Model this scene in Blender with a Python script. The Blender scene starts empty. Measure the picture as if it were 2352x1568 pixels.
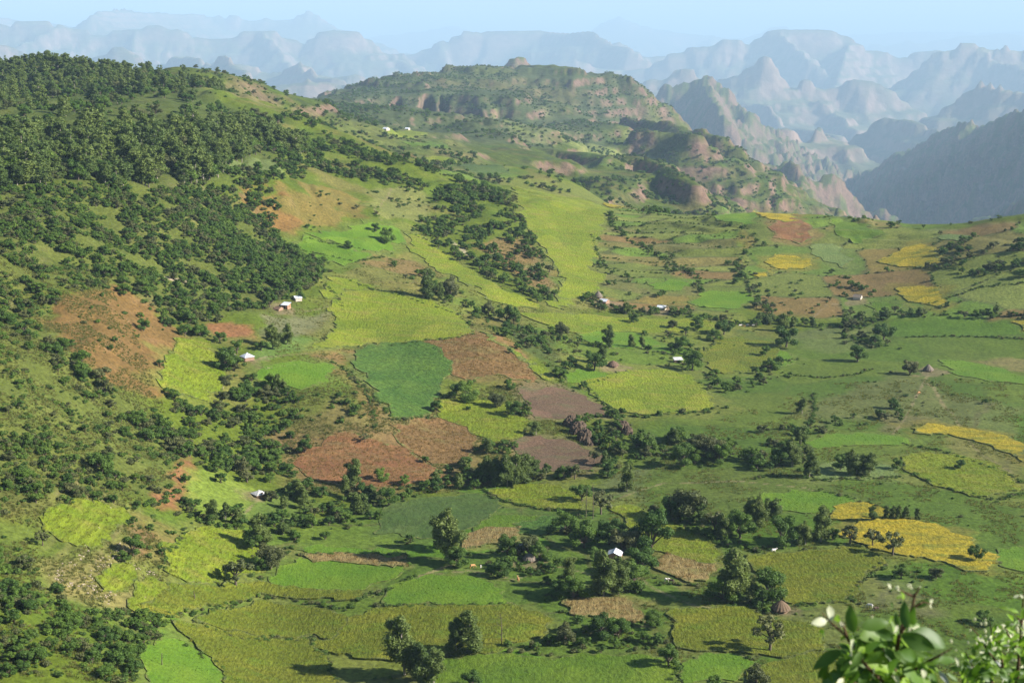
import bpy, bmesh, math, random
import numpy as np
from mathutils import Vector, Matrix, geometry as mgeo

random.seed(7)
RNG = np.random.default_rng(7)
scene = bpy.context.scene
R = math.radians

# ------------------------------------------------------------------ camera, sky, sun, exposure
CAM_Z = 180.0
FPX = 3231.0                      # focal length in photograph units (picture 2352 x 1568 units)
CX, CY = 1176.0, 784.0
PITCH = math.atan((784 - 100) / FPX)
cam = bpy.data.cameras.new('camera')
cam.sensor_width = 36.0
cam.lens = 36.0 * FPX / 2352.0
cam.clip_start = 0.1
cam.clip_end = 400000
cam.dof.use_dof = True
cam.dof.focus_distance = 700.0
cam.dof.aperture_fstop = 10.0
cam_o = bpy.data.objects.new('camera', cam)
scene.collection.objects.link(cam_o)
cam_o.location = (0, 0, CAM_Z)
cam_o.rotation_euler = (math.pi / 2 - PITCH, 0, 0)
scene.camera = cam_o

SUN_EL, SUN_ROT = 29.0, 99.0
world = bpy.data.worlds.new('World')
scene.world = world
world.use_nodes = True
wn = world.node_tree
sky = wn.nodes.new('ShaderNodeTexSky')
sky.sky_type = 'NISHITA'
sky.sun_disc = False
sky.sun_elevation = R(SUN_EL)
sky.sun_rotation = R(SUN_ROT)
sky.altitude = 2000
sky.air_density = 1.0
sky.dust_density = 1.0
wn.links.new(sky.outputs[0], wn.nodes['Background'].inputs[0])
wn.nodes['Background'].inputs[1].default_value = 0.055

sun = bpy.data.lights.new('sun', 'SUN')
sun.energy = 5.0
sun.angle = R(0.5)
sun.color = (1.0, 0.94, 0.88)
sun_o = bpy.data.objects.new('sun', sun)
scene.collection.objects.link(sun_o)
SD = Vector((math.sin(R(SUN_ROT)) * math.cos(R(SUN_EL)), math.cos(R(SUN_ROT)) * math.cos(R(SUN_EL)), math.sin(R(SUN_EL))))
sun_o.rotation_euler = SD.to_track_quat('Z', 'Y').to_euler()
sun_o.location = (400, 0, 600)

scene.view_settings.view_transform = 'Standard'
scene.view_settings.look = 'None'
scene.view_settings.gamma = 1.0
scene.view_settings.use_curve_mapping = False
scene.view_settings.exposure = 1.42
try:
    scene.cycles.use_denoising = True
    scene.cycles.max_bounces = 6
    scene.cycles.diffuse_bounces = 2
    scene.cycles.transmission_bounces = 3
    scene.cycles.transparent_max_bounces = 4
    scene.cycles.volume_bounces = 0
except Exception:
    pass

# ------------------------------------------------------------------ helpers
def link(o):
    scene.collection.objects.link(o)
    return o

def tag(o, label=None, cat=None, group=None, kind=None):
    if label: o['label'] = label
    if cat: o['category'] = cat
    if group: o['group'] = group
    if kind: o['kind'] = kind
    return o

def mesh_np(name, V, F=None, mats=(), midx=None, smooth=False, quads=None, tris=None):
    """mesh from numpy arrays; quads (n,4) and tris (m,3)"""
    me = bpy.data.meshes.new(name)
    V = np.asarray(V, np.float32)
    me.vertices.add(len(V))
    me.vertices.foreach_set('co', V.ravel())
    parts, sizes = [], []
    if quads is not None and len(quads):
        parts.append(np.asarray(quads, np.int32).ravel()); sizes.append(np.full(len(quads), 4, np.int32))
    if tris is not None and len(tris):
        parts.append(np.asarray(tris, np.int32).ravel()); sizes.append(np.full(len(tris), 3, np.int32))
    idx = np.concatenate(parts); sz = np.concatenate(sizes)
    me.loops.add(len(idx)); me.loops.foreach_set('vertex_index', idx)
    me.polygons.add(len(sz))
    st = np.concatenate([[0], np.cumsum(sz)[:-1]]).astype(np.int32)
    me.polygons.foreach_set('loop_start', st)
    if midx is not None:
        me.polygons.foreach_set('material_index', np.asarray(midx, np.int32))
    me.polygons.foreach_set('use_smooth', np.full(len(sz), bool(smooth)))
    for m in mats: me.materials.append(m)
    me.update(calc_edges=True)
    return me

def _hash(ix, iy, seed):
    h = (ix.astype(np.int64) * 374761393 + iy.astype(np.int64) * 668265263 + seed * 974634777) & 0xffffffff
    h = ((h ^ (h >> 13)) * 1274126177) & 0xffffffff
    return ((h ^ (h >> 16)) & 0xffff) / 65535.0

def noise2(x, y, seed=0):
    """smooth value-gradient noise in about -1..1"""
    x0 = np.floor(x); y0 = np.floor(y)
    fx = x - x0; fy = y - y0
    u = fx * fx * fx * (fx * (fx * 6 - 15) + 10); v = fy * fy * fy * (fy * (fy * 6 - 15) + 10)
    def g(ax, ay):
        a = _hash(x0 + ax, y0 + ay, seed) * 6.2831853
        return np.cos(a) * (fx - ax) + np.sin(a) * (fy - ay)
    n = (g(0, 0) * (1 - u) + g(1, 0) * u) * (1 - v) + (g(0, 1) * (1 - u) + g(1, 1) * u) * v
    return n * 1.6

def fbm(x, y, oct=4, seed=0, gain=0.5, lac=2.03):
    t = 0; a = 1.0; s = 0
    for o in range(oct):
        t = t + a * noise2(x, y, seed + o * 17); s += a
        x = x * lac + 3.1; y = y * lac + 7.7; a *= gain
    return t / s

def ridged(x, y, oct=4, seed=0):
    t = 0; a = 1.0; s = 0
    for o in range(oct):
        t = t + a * (1 - np.abs(noise2(x, y, seed + o * 31)) * 1.7); s += a
        x = x * 2.05 + 1.3; y = y * 2.05 + 5.2; a *= 0.5
    return t / s

def sstep(a, b, x):
    t = np.clip((x - a) / (b - a), 0, 1)
    return t * t * (3 - 2 * t)

cp, sp = math.cos(PITCH), math.sin(PITCH)
def ray(u, v):
    dx = (np.asarray(u, float) - CX) / FPX; dy = (CY - np.asarray(v, float)) / FPX
    return dx, cp + dy * sp, -sp + dy * cp
def P(u, v, y):
    """world point seen at photograph position (u, v), y metres out along the ground"""
    dx, dy, dz = ray(u, v)
    k = y / dy
    return np.array([dx * k, y, CAM_Z + dz * k])
def proj(x, y, z):
    zz = z - CAM_Z
    f = y * cp - zz * sp; up = y * sp + zz * cp
    return CX + FPX * x / f, CY - FPX * up / f

def pip(px, py, poly):
    """points in polygon and distance to its outline"""
    inside = np.zeros(len(px), bool); d2 = np.full(len(px), 1e18)
    n = len(poly)
    for i in range(n):
        x1, y1 = poly[i]; x2, y2 = poly[(i + 1) % n]
        c = (y1 > py) != (y2 > py)
        if y1 != y2:
            inside ^= c & (px < (x2 - x1) * (py - y1) / (y2 - y1) + x1)
        ex, ey = x2 - x1, y2 - y1; L = ex * ex + ey * ey + 1e-9
        t = np.clip(((px - x1) * ex + (py - y1) * ey) / L, 0, 1)
        d2 = np.minimum(d2, (px - x1 - t * ex) ** 2 + (py - y1 - t * ey) ** 2)
    return inside, np.sqrt(d2)

def segdist(px, py, pts):
    """distance to a polyline"""
    d2 = np.full(len(px), 1e18)
    for (x1, y1), (x2, y2) in zip(pts[:-1], pts[1:]):
        ex, ey = x2 - x1, y2 - y1; L = ex * ex + ey * ey + 1e-9
        t = np.clip(((px - x1) * ex + (py - y1) * ey) / L, 0, 1)
        d2 = np.minimum(d2, (px - x1 - t * ex) ** 2 + (py - y1 - t * ey) ** 2)
    return np.sqrt(d2)

# ------------------------------------------------------------------ node material helper
def new_mat(name):
    m = bpy.data.materials.new(name); m.use_nodes = True
    nt = m.node_tree; nt.nodes.clear()
    out = nt.nodes.new('ShaderNodeOutputMaterial')
    return m, nt, out
def N(nt, t, **kw):
    n = nt.nodes.new(t)
    for k, v in kw.items():
        if k.startswith('i_'):
            n.inputs[k[2:].replace('_', ' ')].default_value = v
        else: setattr(n, k, v)
    return n
def mixc(nt, fac, a, b, blend='MIX'):
    n = nt.nodes.new('ShaderNodeMix'); n.data_type = 'RGBA'; n.blend_type = blend
    for s, val in ((n.inputs[0], fac), (n.inputs[6], a), (n.inputs[7], b)):
        if isinstance(val, bpy.types.NodeSocket): nt.links.new(val, s)
        elif isinstance(val, (int, float)): s.default_value = val
        else: s.default_value = (*val[:3], 1)
    return n.outputs[2]
def ramp(nt, sock, a, b, lo=0.0, hi=1.0):
    n = nt.nodes.new('ShaderNodeMapRange')
    nt.links.new(sock, n.inputs[0])
    n.inputs[1].default_value = a; n.inputs[2].default_value = b; n.inputs[3].default_value = lo; n.inputs[4].default_value = hi
    return n.outputs[0]
def noise_node(nt, coord, scale, detail=3, rough=0.55, vec_scale=None):
    n = nt.nodes.new('ShaderNodeTexNoise'); n.inputs['Scale'].default_value = scale
    n.inputs['Detail'].default_value = detail; n.inputs['Roughness'].default_value = rough
    if vec_scale is not None:
        mp = nt.nodes.new('ShaderNodeMapping'); mp.inputs['Scale'].default_value = vec_scale
        nt.links.new(coord, mp.inputs[0]); coord = mp.outputs[0]
    nt.links.new(coord, n.inputs['Vector'])
    return n.outputs[0]
# ------------------------------------------------------------------ terrain
APEX = 40.0
CPTS = []       # (x, y, z)
def far_y(y):
    """distances beyond the first ridge open out"""
    return y if y < 1500 else 1500 + (y - 1500) * 2.1
def cpv(*rows):
    for u, v, y in rows: CPTS.append(tuple(P(u, v, far_y(y))))
def cpz(*rows):
    for u, y, z in rows:
        if y > 1500: z = CAM_Z + (z - CAM_Z) * far_y(y) / y; y = far_y(y)
        CPTS.append(((u - CX) / FPX / math.cos(PITCH) * y, y, z))
# hill the viewer stands on
for u in (-1600, -200, 1176, 2600, 4000):
    cpz((u, 0.01, 178.2), (u, 4, 176.2), (u, 10, 172), (u, 50, 140), (u, 140, 86), (u, 230, 42), (u, 290, 14))
# left hillside, seen from its foot up to the wooded crest
cpv((-500, 1300, 360), (-500, 900, 480), (-500, 600, 620), (-500, 400, 770), (-500, 260, 1150), (-500, 235, 1400),
    (0, 1568, 320), (0, 1300, 385), (0, 1000, 470), (0, 784, 550), (0, 600, 660), (0, 430, 770), (0, 300, 950), (0, 212, 1330),
    (60, 182, 1430), (105, 162, 1500), (160, 156, 1510), (250, 176, 1500), (330, 190, 1480), (420, 196, 1550), (430, 196, 1640), (500, 190, 1680), (560, 184, 1700), (450, 192, 1760), (540, 188, 1790), (610, 204, 1730), (640, 215, 1750),
    (200, 1300, 405), (200, 1100, 470), (200, 900, 550), (200, 700, 645), (200, 550, 730), (200, 450, 800), (200, 350, 900), (200, 250, 1150),
    (400, 1300, 432), (400, 1100, 512), (400, 900, 600), (400, 750, 690), (400, 650, 740), (400, 550, 800), (400, 450, 860), (400, 350, 970), (400, 250, 1250),
    (600, 1568, 372), (600, 1400, 430), (600, 1200, 500), (600, 1100, 548), (600, 1000, 600), (600, 850, 655), (600, 750, 720), (600, 650, 800), (600, 550, 890), (600, 480, 955),
    (600, 400, 1020), (600, 300, 1200), (600, 230, 1500),
    (800, 1400, 430), (800, 1200, 510), (800, 1060, 580), (800, 950, 620), (800, 850, 680), (800, 750, 770), (800, 660, 845), (800, 560, 950), (800, 480, 1040), (800, 430, 1110), (800, 350, 1280),
    (700, 272, 1500), (850, 332, 1350), (1000, 387, 1280), (1150, 434, 1250), (1300, 452, 1310), (1400, 472, 1360))
cpz((-500, 1800, 110), (0, 1750, 85), (160, 1950, 90), (330, 1950, 85), (560, 2100, 85), (620, 2250, 70), (700, 1700, 78), (850, 1560, 60), (1000, 1480, 44), (1150, 1430, 28), (1400, 1500, -5))
# middle slopes and the valley floor
cpv((1000, 1568, 375), (1000, 1400, 428), (1000, 1200, 512), (1000, 1060, 590), (1000, 950, 645), (1000, 880, 690), (1000, 800, 735), (1000, 740, 790), (1000, 680, 850), (1000, 600, 960), (960, 540, 1025), (1000, 500, 1090), (1000, 440, 1180),
    (1200, 1400, 428), (1200, 1200, 513), (1200, 1060, 595), (1200, 960, 650), (1200, 900, 690), (1200, 840, 725), (1110, 780, 745), (1160, 735, 845), (1200, 680, 900), (1200, 600, 1010), (1200, 520, 1110), (1200, 450, 1230),
    (1400, 1568, 376), (1400, 1200, 513), (1400, 1000, 632), (1400, 900, 705), (1400, 800, 800), (1400, 700, 930), (1400, 600, 1045), (1400, 520, 1170), (1450, 478, 1290),
    (1700, 1568, 376), (1700, 1400, 428), (1700, 1200, 513), (1700, 1000, 636), (1700, 850, 772), (1700, 740, 900), (1700, 650, 1000), (1700, 560, 1100), (1700, 492, 1210),
    (2000, 1568, 376), (2000, 1400, 428), (2000, 1200, 513), (2000, 1000, 638), (2000, 850, 772), (2000, 740, 905), (2000, 650, 1000), (2000, 570, 1090), (1900, 492, 1215), (2000, 505, 1200),
    (2120, 528, 1230), (2200, 516, 1200), (2352, 492, 1150), (2352, 600, 980), (2352, 720, 900), (2352, 850, 776), (2352, 1000, 640), (2352, 1200, 515), (2352, 1568, 377),
    (2900, 1500, 395), (2900, 1000, 640), (2900, 720, 880), (2900, 560, 980), (2900, 440, 1150))
cpz((1450, 1450, -10), (1700, 1350, -5), (1900, 1350, -15), (2120, 1380, -30), (2352, 1330, -5), (2900, 1400, 10),
    (1600, 1650, -100), (1900, 1650, -150), (2200, 1650, -170), (2600, 1700, -90))
# valley fields behind the wooded ridge, tableland and its shoulders
cpv((760, 285, 1950), (900, 312, 1900), (1000, 332, 1880), (1060, 380, 1620), (1150, 405, 1560), (880, 290, 2150), (760, 250, 2300),
    (700, 222, 2600), (800, 214, 3000), (880, 192, 3400), (1000, 190, 3500), (1150, 198, 3500), (1250, 222, 3600), (1350, 242, 3500), (1450, 264, 3500),
    (800, 225, 2750), (900, 214, 2800), (1000, 216, 2800), (1090, 226, 2750), (860, 262, 2690), (950, 276, 2700), (1000, 288, 2690), (1050, 308, 2680), (1110, 318, 2630),
    (1200, 232, 3000), (1250, 300, 2500), (1180, 330, 2150), (1300, 332, 2250), (1350, 270, 2900), (1450, 300, 2600), (1200, 390, 1750),
    (1550, 266, 3200), (1300, 420, 1600), (1500, 445, 1850), (1620, 450, 1950))
cpz((0, 2600, -100), (400, 2800, -80), (600, 3000, -20), (0, 4000, -350), (600, 4300, -200), (1000, 4500, -60), (1200, 4600, -120), (1400, 4600, -230),
    (1780, 2200, -240), (1900, 2400, -330), (2200, 2400, -380), (2600, 2400, -350), (1720, 3000, -330), (1700, 3600, -400), (1900, 3600, -500), (2300, 3600, -560), (2800, 3600, -520),
    (0, 6000, -560), (600, 6200, -520), (1200, 6500, -520), (1800, 6000, -560), (2400, 6000, -560), (-800, 3000, -150), (-800, 6000, -560), (3200, 6000, -560), (-800, 9000, -640), (1200, 9000, -640), (3200, 9000, -640))
CP = np.array(CPTS)
def lp(x, y):
    return x / (y + APEX), np.log(y + APEX)
ca, cb = lp(CP[:, 0], CP[:, 1])
def _k(r2):
    return r2 * np.log(np.maximum(r2, 1e-12)) * 0.5
n = len(CP)
K = _k((ca[:, None] - ca) ** 2 + (cb[:, None] - cb) ** 2) + np.eye(n) * 1e-4
Pm = np.stack([np.ones(n), ca, cb], 1)
A = np.zeros((n + 3, n + 3)); A[:n, :n] = K; A[:n, n:] = Pm; A[n:, :n] = Pm.T
W = np.linalg.solve(A, np.concatenate([CP[:, 2], [0, 0, 0]]))
def tps(x, y):
    a, b = lp(x, y); out = W[n] + W[n + 1] * a + W[n + 2] * b
    a = a.ravel(); b = b.ravel(); r = np.zeros(len(a))
    for i in range(0, len(a), 20000):
        s = slice(i, i + 20000)
        r[s] = _k((a[s, None] - ca) ** 2 + (b[s, None] - cb) ** 2) @ W[:n]
    return out + r.reshape(np.shape(out))

# ridges: ((x,y,z) points, steepness near the crest, width of that, steepness below, half width of the flat top)
def ridge_field(X, Y, Z, feats, warp=None, soft=0.3):
    for pts, s1, d1, s2, w in feats:
        for (a, b) in zip(pts[:-1], pts[1:]):
            reach = w + d1 + (max(a[2], b[2]) + 1900 - s1 * d1) / s2
            m = (X > min(a[0], b[0]) - reach) & (X < max(a[0], b[0]) + reach) & (Y > min(a[1], b[1]) - reach) & (Y < max(a[1], b[1]) + reach)
            if not m.any(): continue
            x = X[m]; y = Y[m]
            ex, ey = b[0] - a[0], b[1] - a[1]; L = ex * ex + ey * ey + 1e-9
            t = np.clip(((x - a[0]) * ex + (y - a[1]) * ey) / L, 0, 1)
            d = np.hypot(x - a[0] - t * ex, y - a[1] - t * ey)
            if warp is not None: d = d * warp[m]
            zc = a[2] + (b[2] - a[2]) * t
            d = np.maximum(d - w, 0); rd = d1 * soft; d = np.sqrt(d * d + rd * rd) - rd
            c = zc - s1 * np.minimum(d, d1) - s2 * np.maximum(d - d1, 0)
            Z[m] = np.maximum(Z[m], c)
    return Z
def crest(rows, s1=0.9, d1=150, s2=0.4, w=0, k=None):
    """a crest line at its distance; k opens the distance out further"""
    q = k or far_y(rows[0][2]) / rows[0][2]
    return ([tuple(P(u, v, y * q)) for u, v, y in rows], s1, d1 * q, s2, w * q)

MID = [
    crest([(1235, 338, 2150), (1330, 345, 2080), (1400, 352, 2030), (1470, 358, 1990), (1530, 378, 1940), (1570, 405, 1930)], 1.0, 26, 0.5, 5),
    crest([(1400, 352, 2030), (1380, 372, 1900)], 0.9, 24, 0.5, 3),
    crest([(1530, 378, 1940), (1560, 400, 1850), (1600, 430, 1800)], 1.0, 30, 0.55, 3),
    crest([(1440, 268, 2900), (1550, 290, 2700), (1620, 305, 2600), (1660, 318, 2550), (1720, 365, 2500)], 1.1, 40, 0.55, 6),
    crest([(1470, 300, 2500), (1560, 305, 2450), (1600, 312, 2400)], 1.0, 32, 0.5, 4),
    crest([(1640, 430, 2250), (1720, 412, 2300), (1780, 378, 2350), (1815, 368, 2360), (1850, 392, 2340), (1885, 405, 2380), (1910, 400, 2420), (1950, 450, 2420), (2000, 500, 2400)], 1.5, 60, 0.88, 2, 2.7),
    crest([(1815, 368, 2360), (1850, 440, 2150), (1870, 500, 2050)], 1.4, 40, 0.85, 2, 2.7),
    crest([(1720, 412, 2300), (1730, 450, 2150)], 1.4, 40, 0.85, 2, 2.7),
    crest([(1990, 480, 2500), (2020, 468, 2500), (2050, 490, 2480), (2110, 522, 2450)], 1.4, 40, 0.85, 0, 2.9),
    crest([(1150, 170, 4400), (1178, 140, 4450), (1196, 132, 4480), (1212, 140, 4480), (1245, 170, 4450), (1300, 200, 4350), (1340, 215, 4300)], 1.2, 70, 0.6, 2),
    crest([(1440, 250, 4800), (1510, 228, 4900), (1545, 198, 4950), (1580, 188, 4950), (1620, 183, 4950), (1655, 196, 4900), (1690, 240, 4850), (1710, 270, 4700)], 1.5, 130, 0.6, 20, 2.3),
    crest([(1620, 183, 4950), (1640, 232, 4500), (1660, 270, 4200)], 1.4, 60, 0.6, 5, 2.3),
    crest([(1088, 214, 2850), (1104, 222, 2760), (1114, 244, 2660), (1126, 282, 2560), (1156, 318, 2460)], 1.6, 60, 0.42, 6),
]
# the big shaded flank at the right: its crests run towards the viewer, so that one side turns from the sun
MID += [crest([(1930, 446, 9700), (2000, 398, 9100), (2060, 362, 8600), (2140, 322, 8100), (2200, 292, 7800), (2240, 287, 7500), (2275, 290, 7300), (2352, 258, 6900), (2600, 150, 6300), (3000, -40, 5800)], 0.95, 260, 0.72, 8, 1.25),
        crest([(1990, 526, 8000), (2080, 470, 7500), (2150, 432, 7200), (2300, 360, 6500), (2500, 270, 6000), (2900, 80, 5400)], 0.9, 160, 0.7, 4, 1.25),
        crest([(2100, 540, 5600), (2250, 500, 5000), (2400, 440, 4600), (2700, 330, 4200)], 0.85, 120, 0.7, 4, 1.25)]
def bowl(Z, X, Y, u, v, y, rx, ry, depth):
    k = far_y(y) / y; c = P(u, v, y * k)
    q = np.hypot((X - c[0]) / (rx * k), (Y - c[1]) / (ry * k))
    return Z - depth * k * (1 - sstep(0.75, 1.05, q))
def carve(X, Y, Z):
    return Z

# grid of the near and middle ground: fine where the picture is, coarse outside
S_HALF = 0.95
s_lo = np.linspace(-S_HALF, -0.40, 24)[:-1]
s_mid = np.linspace(-0.40, 0.40, 640)
s_hi = np.linspace(0.40, S_HALF, 24)[1:]
SG = np.concatenate([s_lo, s_mid, s_hi])
RG = np.concatenate([np.exp(np.linspace(math.log(38.0), math.log(345.0), 46))[:-1], np.exp(np.linspace(math.log(345.0), math.log(1900.0), 620))[:-1], np.exp(np.linspace(math.log(1900.0), math.log(14000.0), 330))])
LRG = np.log(RG)
GS, GR = np.meshgrid(SG, RG)
GX = GS * GR; GY = GR - APEX
GZ = tps(GX, GY)
# the viewer's own hill is an even slope
own = np.interp(GY, [-40, 0, 4, 10, 50, 140, 230, 290, 400], [178.6, 178.2, 176.2, 172, 140, 86, 42, 14, -10])
GZ = own + (GZ - own) * sstep(190, 320, GR)
# relief: gullies on the slopes, undulation on the floor
slopey = sstep(22, 60, GZ) * (1 - sstep(1500, 2400, GR)) * sstep(340, 420, GR)
mid_m = sstep(1500, 2000, GR)
GZ = GZ + fbm(GX / 120, GY / 120, 4, 3) * (1.4 + 7.5 * slopey) * sstep(80, 300, GR) * (1 - mid_m)
GZ = GZ - (ridged(GX / 75 + fbm(GX / 200, GY / 200, 2, 9), GY / 160, 3, 5) - 0.45) * 5.0 * slopey
GZ = GZ + fbm(GX / 22, GY / 22, 3, 12) * (0.35 + 1.1 * slopey) * sstep(100, 350, GR) * (1 - mid_m)
wmid = 1 + 0.10 * fbm(GX / 38, GY / 90, 3, 23) + 0.30 * fbm(GX / 210, GY / 210, 3, 21) + 0.12 * fbm(GX / 80, GY / 80, 3, 22)
GZ = GZ + mid_m * (fbm(GX / 600, GY / 600, 5, 41) * 18 + (ridged(GX / 380, GY / 560, 4, 43) - 0.5) * 24)
GZ = ridge_field(GX, GY, GZ, MID, wmid, 0.14)
GZ = GZ + sstep(2300, 3200, GR) * ((ridged(GX / 300 + fbm(GX / 500, GY / 500, 2, 27), GY / 520, 5, 25) - 0.5) * 85 + (ridged(GX / 110, GY / 190, 3, 26) - 0.5) * 26) * (0.3 + 0.7 * sstep(4600, 6000, GR))
def amphitheatre(Z, X, Y, u, v_floor, y, rx, ry, back):
    """a steep walled bay cut into the tableland edge, open towards the viewer"""
    yy = far_y(y); c = P(u, v_floor, yy); wob = 1 + 0.16 * fbm(X / 60, Y / 60, 3, 28)
    q = np.hypot((X - c[0]) / rx, (Y - yy - back) / ry) * wob
    return np.minimum(Z, c[2] + sstep(0.82, 1.12, q) * 900 + np.maximum(Y - yy, 0) * 0.03)
_w = np.array([P(990, 300, 4420)[:2], P(1004, 300, 4480)[:2], P(1018, 300, 4420)[:2], P(1122, 300, 3720)[:2], P(1040, 300, 3560)[:2], P(965, 300, 3780)[:2]])
_m = (np.abs(GX - _w[:, 0].mean()) < 400) & (GY > 3400) & (GY < 4700)
_in, _d = pip(GX[_m], GY[_m], _w)
_d = np.where(_in, _d, -_d) + 9 * fbm(GX[_m] / 45, GY[_m] / 45, 4, 29)
_z0 = P(1060, 330, 3760)[2]
GZ[_m] = np.minimum(GZ[_m], _z0 + 210 * (1 - sstep(-6, 62, _d)) + np.maximum(GY[_m] - 3760, 0) * 0.03 + (_d < -6) * 1e4)
GZ = amphitheatre(GZ, GX, GY, 968, 296, 2660, 34, 240, 90)
GZ = amphitheatre(GZ, GX, GY, 900, 278, 2670, 30, 200, 60)
GZ = bowl(GZ, GX, GY, 1290, 365, 1830, 40, 60, 8)
GZ = bowl(GZ, GX, GY, 1350, 372, 1800, 30, 50, 10)
# strata on the steep middle hills
T = 34.0
q = (GZ + fbm(GX / 300, GY / 300, 2, 77) * 10) / T
st = T * (np.floor(q) + sstep(0.30, 0.70, q - np.floor(q))) - fbm(GX / 300, GY / 300, 2, 77) * 10
GZ = GZ + (st - GZ) * 0.45 * sstep(1900, 2300, GR)

# stepped terraces
GU = CX + FPX * GX / np.maximum(GY * cp - (GZ - CAM_Z) * sp, 1.0)
RISER = np.zeros(GX.shape)
for (u0, u1, y0, y1, T, sd, wob) in ((1400, 1760, 1030, 1215, 4.0, 301, 2.2), (70, 400, 375, 480, 2.2, 302, 1.5), (400, 640, 445, 490, 1.0, 303, 0.8), (1780, 2120, 1080, 1200, 3.2, 304, 2.5)):
    m_ = sstep(u0, u0 + 70, GU) * (1 - sstep(u1 - 70, u1, GU)) * sstep(y0, y0 + 20, GY) * (1 - sstep(y1 - 20, y1, GY))
    w_ = fbm(GX / 60, GY / 60, 3, sd) * wob; q = (GZ + w_) / T; f_ = q - np.floor(q)
    GZ = GZ + (T * (np.floor(q) + sstep(0.55, 0.95, f_)) - w_ - GZ) * m_ * (0.9 if T > 2.5 else 0.4)
    RISER = np.maximum(RISER, m_ * (1.0 if T > 2.5 else 0.5) * sstep(0.45, 0.6, f_) * (1 - sstep(0.9, 1.0, f_)))

def height(x, y):
    """terrain height, exactly as the mesh interpolates it"""
    x = np.asarray(x, float); y = np.asarray(y, float)
    r = np.clip(y + APEX, RG[0], RG[-1] * 0.9999); s = np.clip(x / r, SG[0], SG[-1] * 0.99999)
    j = np.clip(np.searchsorted(SG, s, 'right') - 1, 0, len(SG) - 2)
    i = np.clip(np.searchsorted(RG, r, 'right') - 1, 0, len(RG) - 2)
    fs = (s - SG[j]) / (SG[j + 1] - SG[j]); fr = (r - RG[i]) / (RG[i + 1] - RG[i])
    return (GZ[i, j] * (1 - fs) + GZ[i, j + 1] * fs) * (1 - fr) + (GZ[i + 1, j] * (1 - fs) + GZ[i + 1, j + 1] * fs) * fr

_ys = np.concatenate([np.exp(np.linspace(math.log(300.0), math.log(13500.0), 1700))])
def at(u, v):
    """ground points (n,3) seen at photograph positions"""
    u = np.atleast_1d(np.asarray(u, float)); v = np.atleast_1d(np.asarray(v, float))
    out = np.zeros((len(u), 3))
    for k in range(len(u)):
        dx, dy, dz = ray(u[k], v[k])
        t = _ys / dy
        d = (CAM_Z + dz * t) - height(dx * t, _ys)
        h = np.nonzero(d < 0)[0]
        if len(h) == 0 or h[0] == 0:
            yy = 13500.0 if len(h) == 0 else _ys[0]
        else:
            i = h[0]; f = d[i - 1] / (d[i - 1] - d[i]); yy = _ys[i - 1] + (_ys[i] - _ys[i - 1]) * f
        x = dx * yy / dy
        out[k] = (x, yy, float(height(x, yy)))
    return out
def atp(pts):
    a = np.array(pts, float)
    return at(a[:, 0], a[:, 1])
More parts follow.
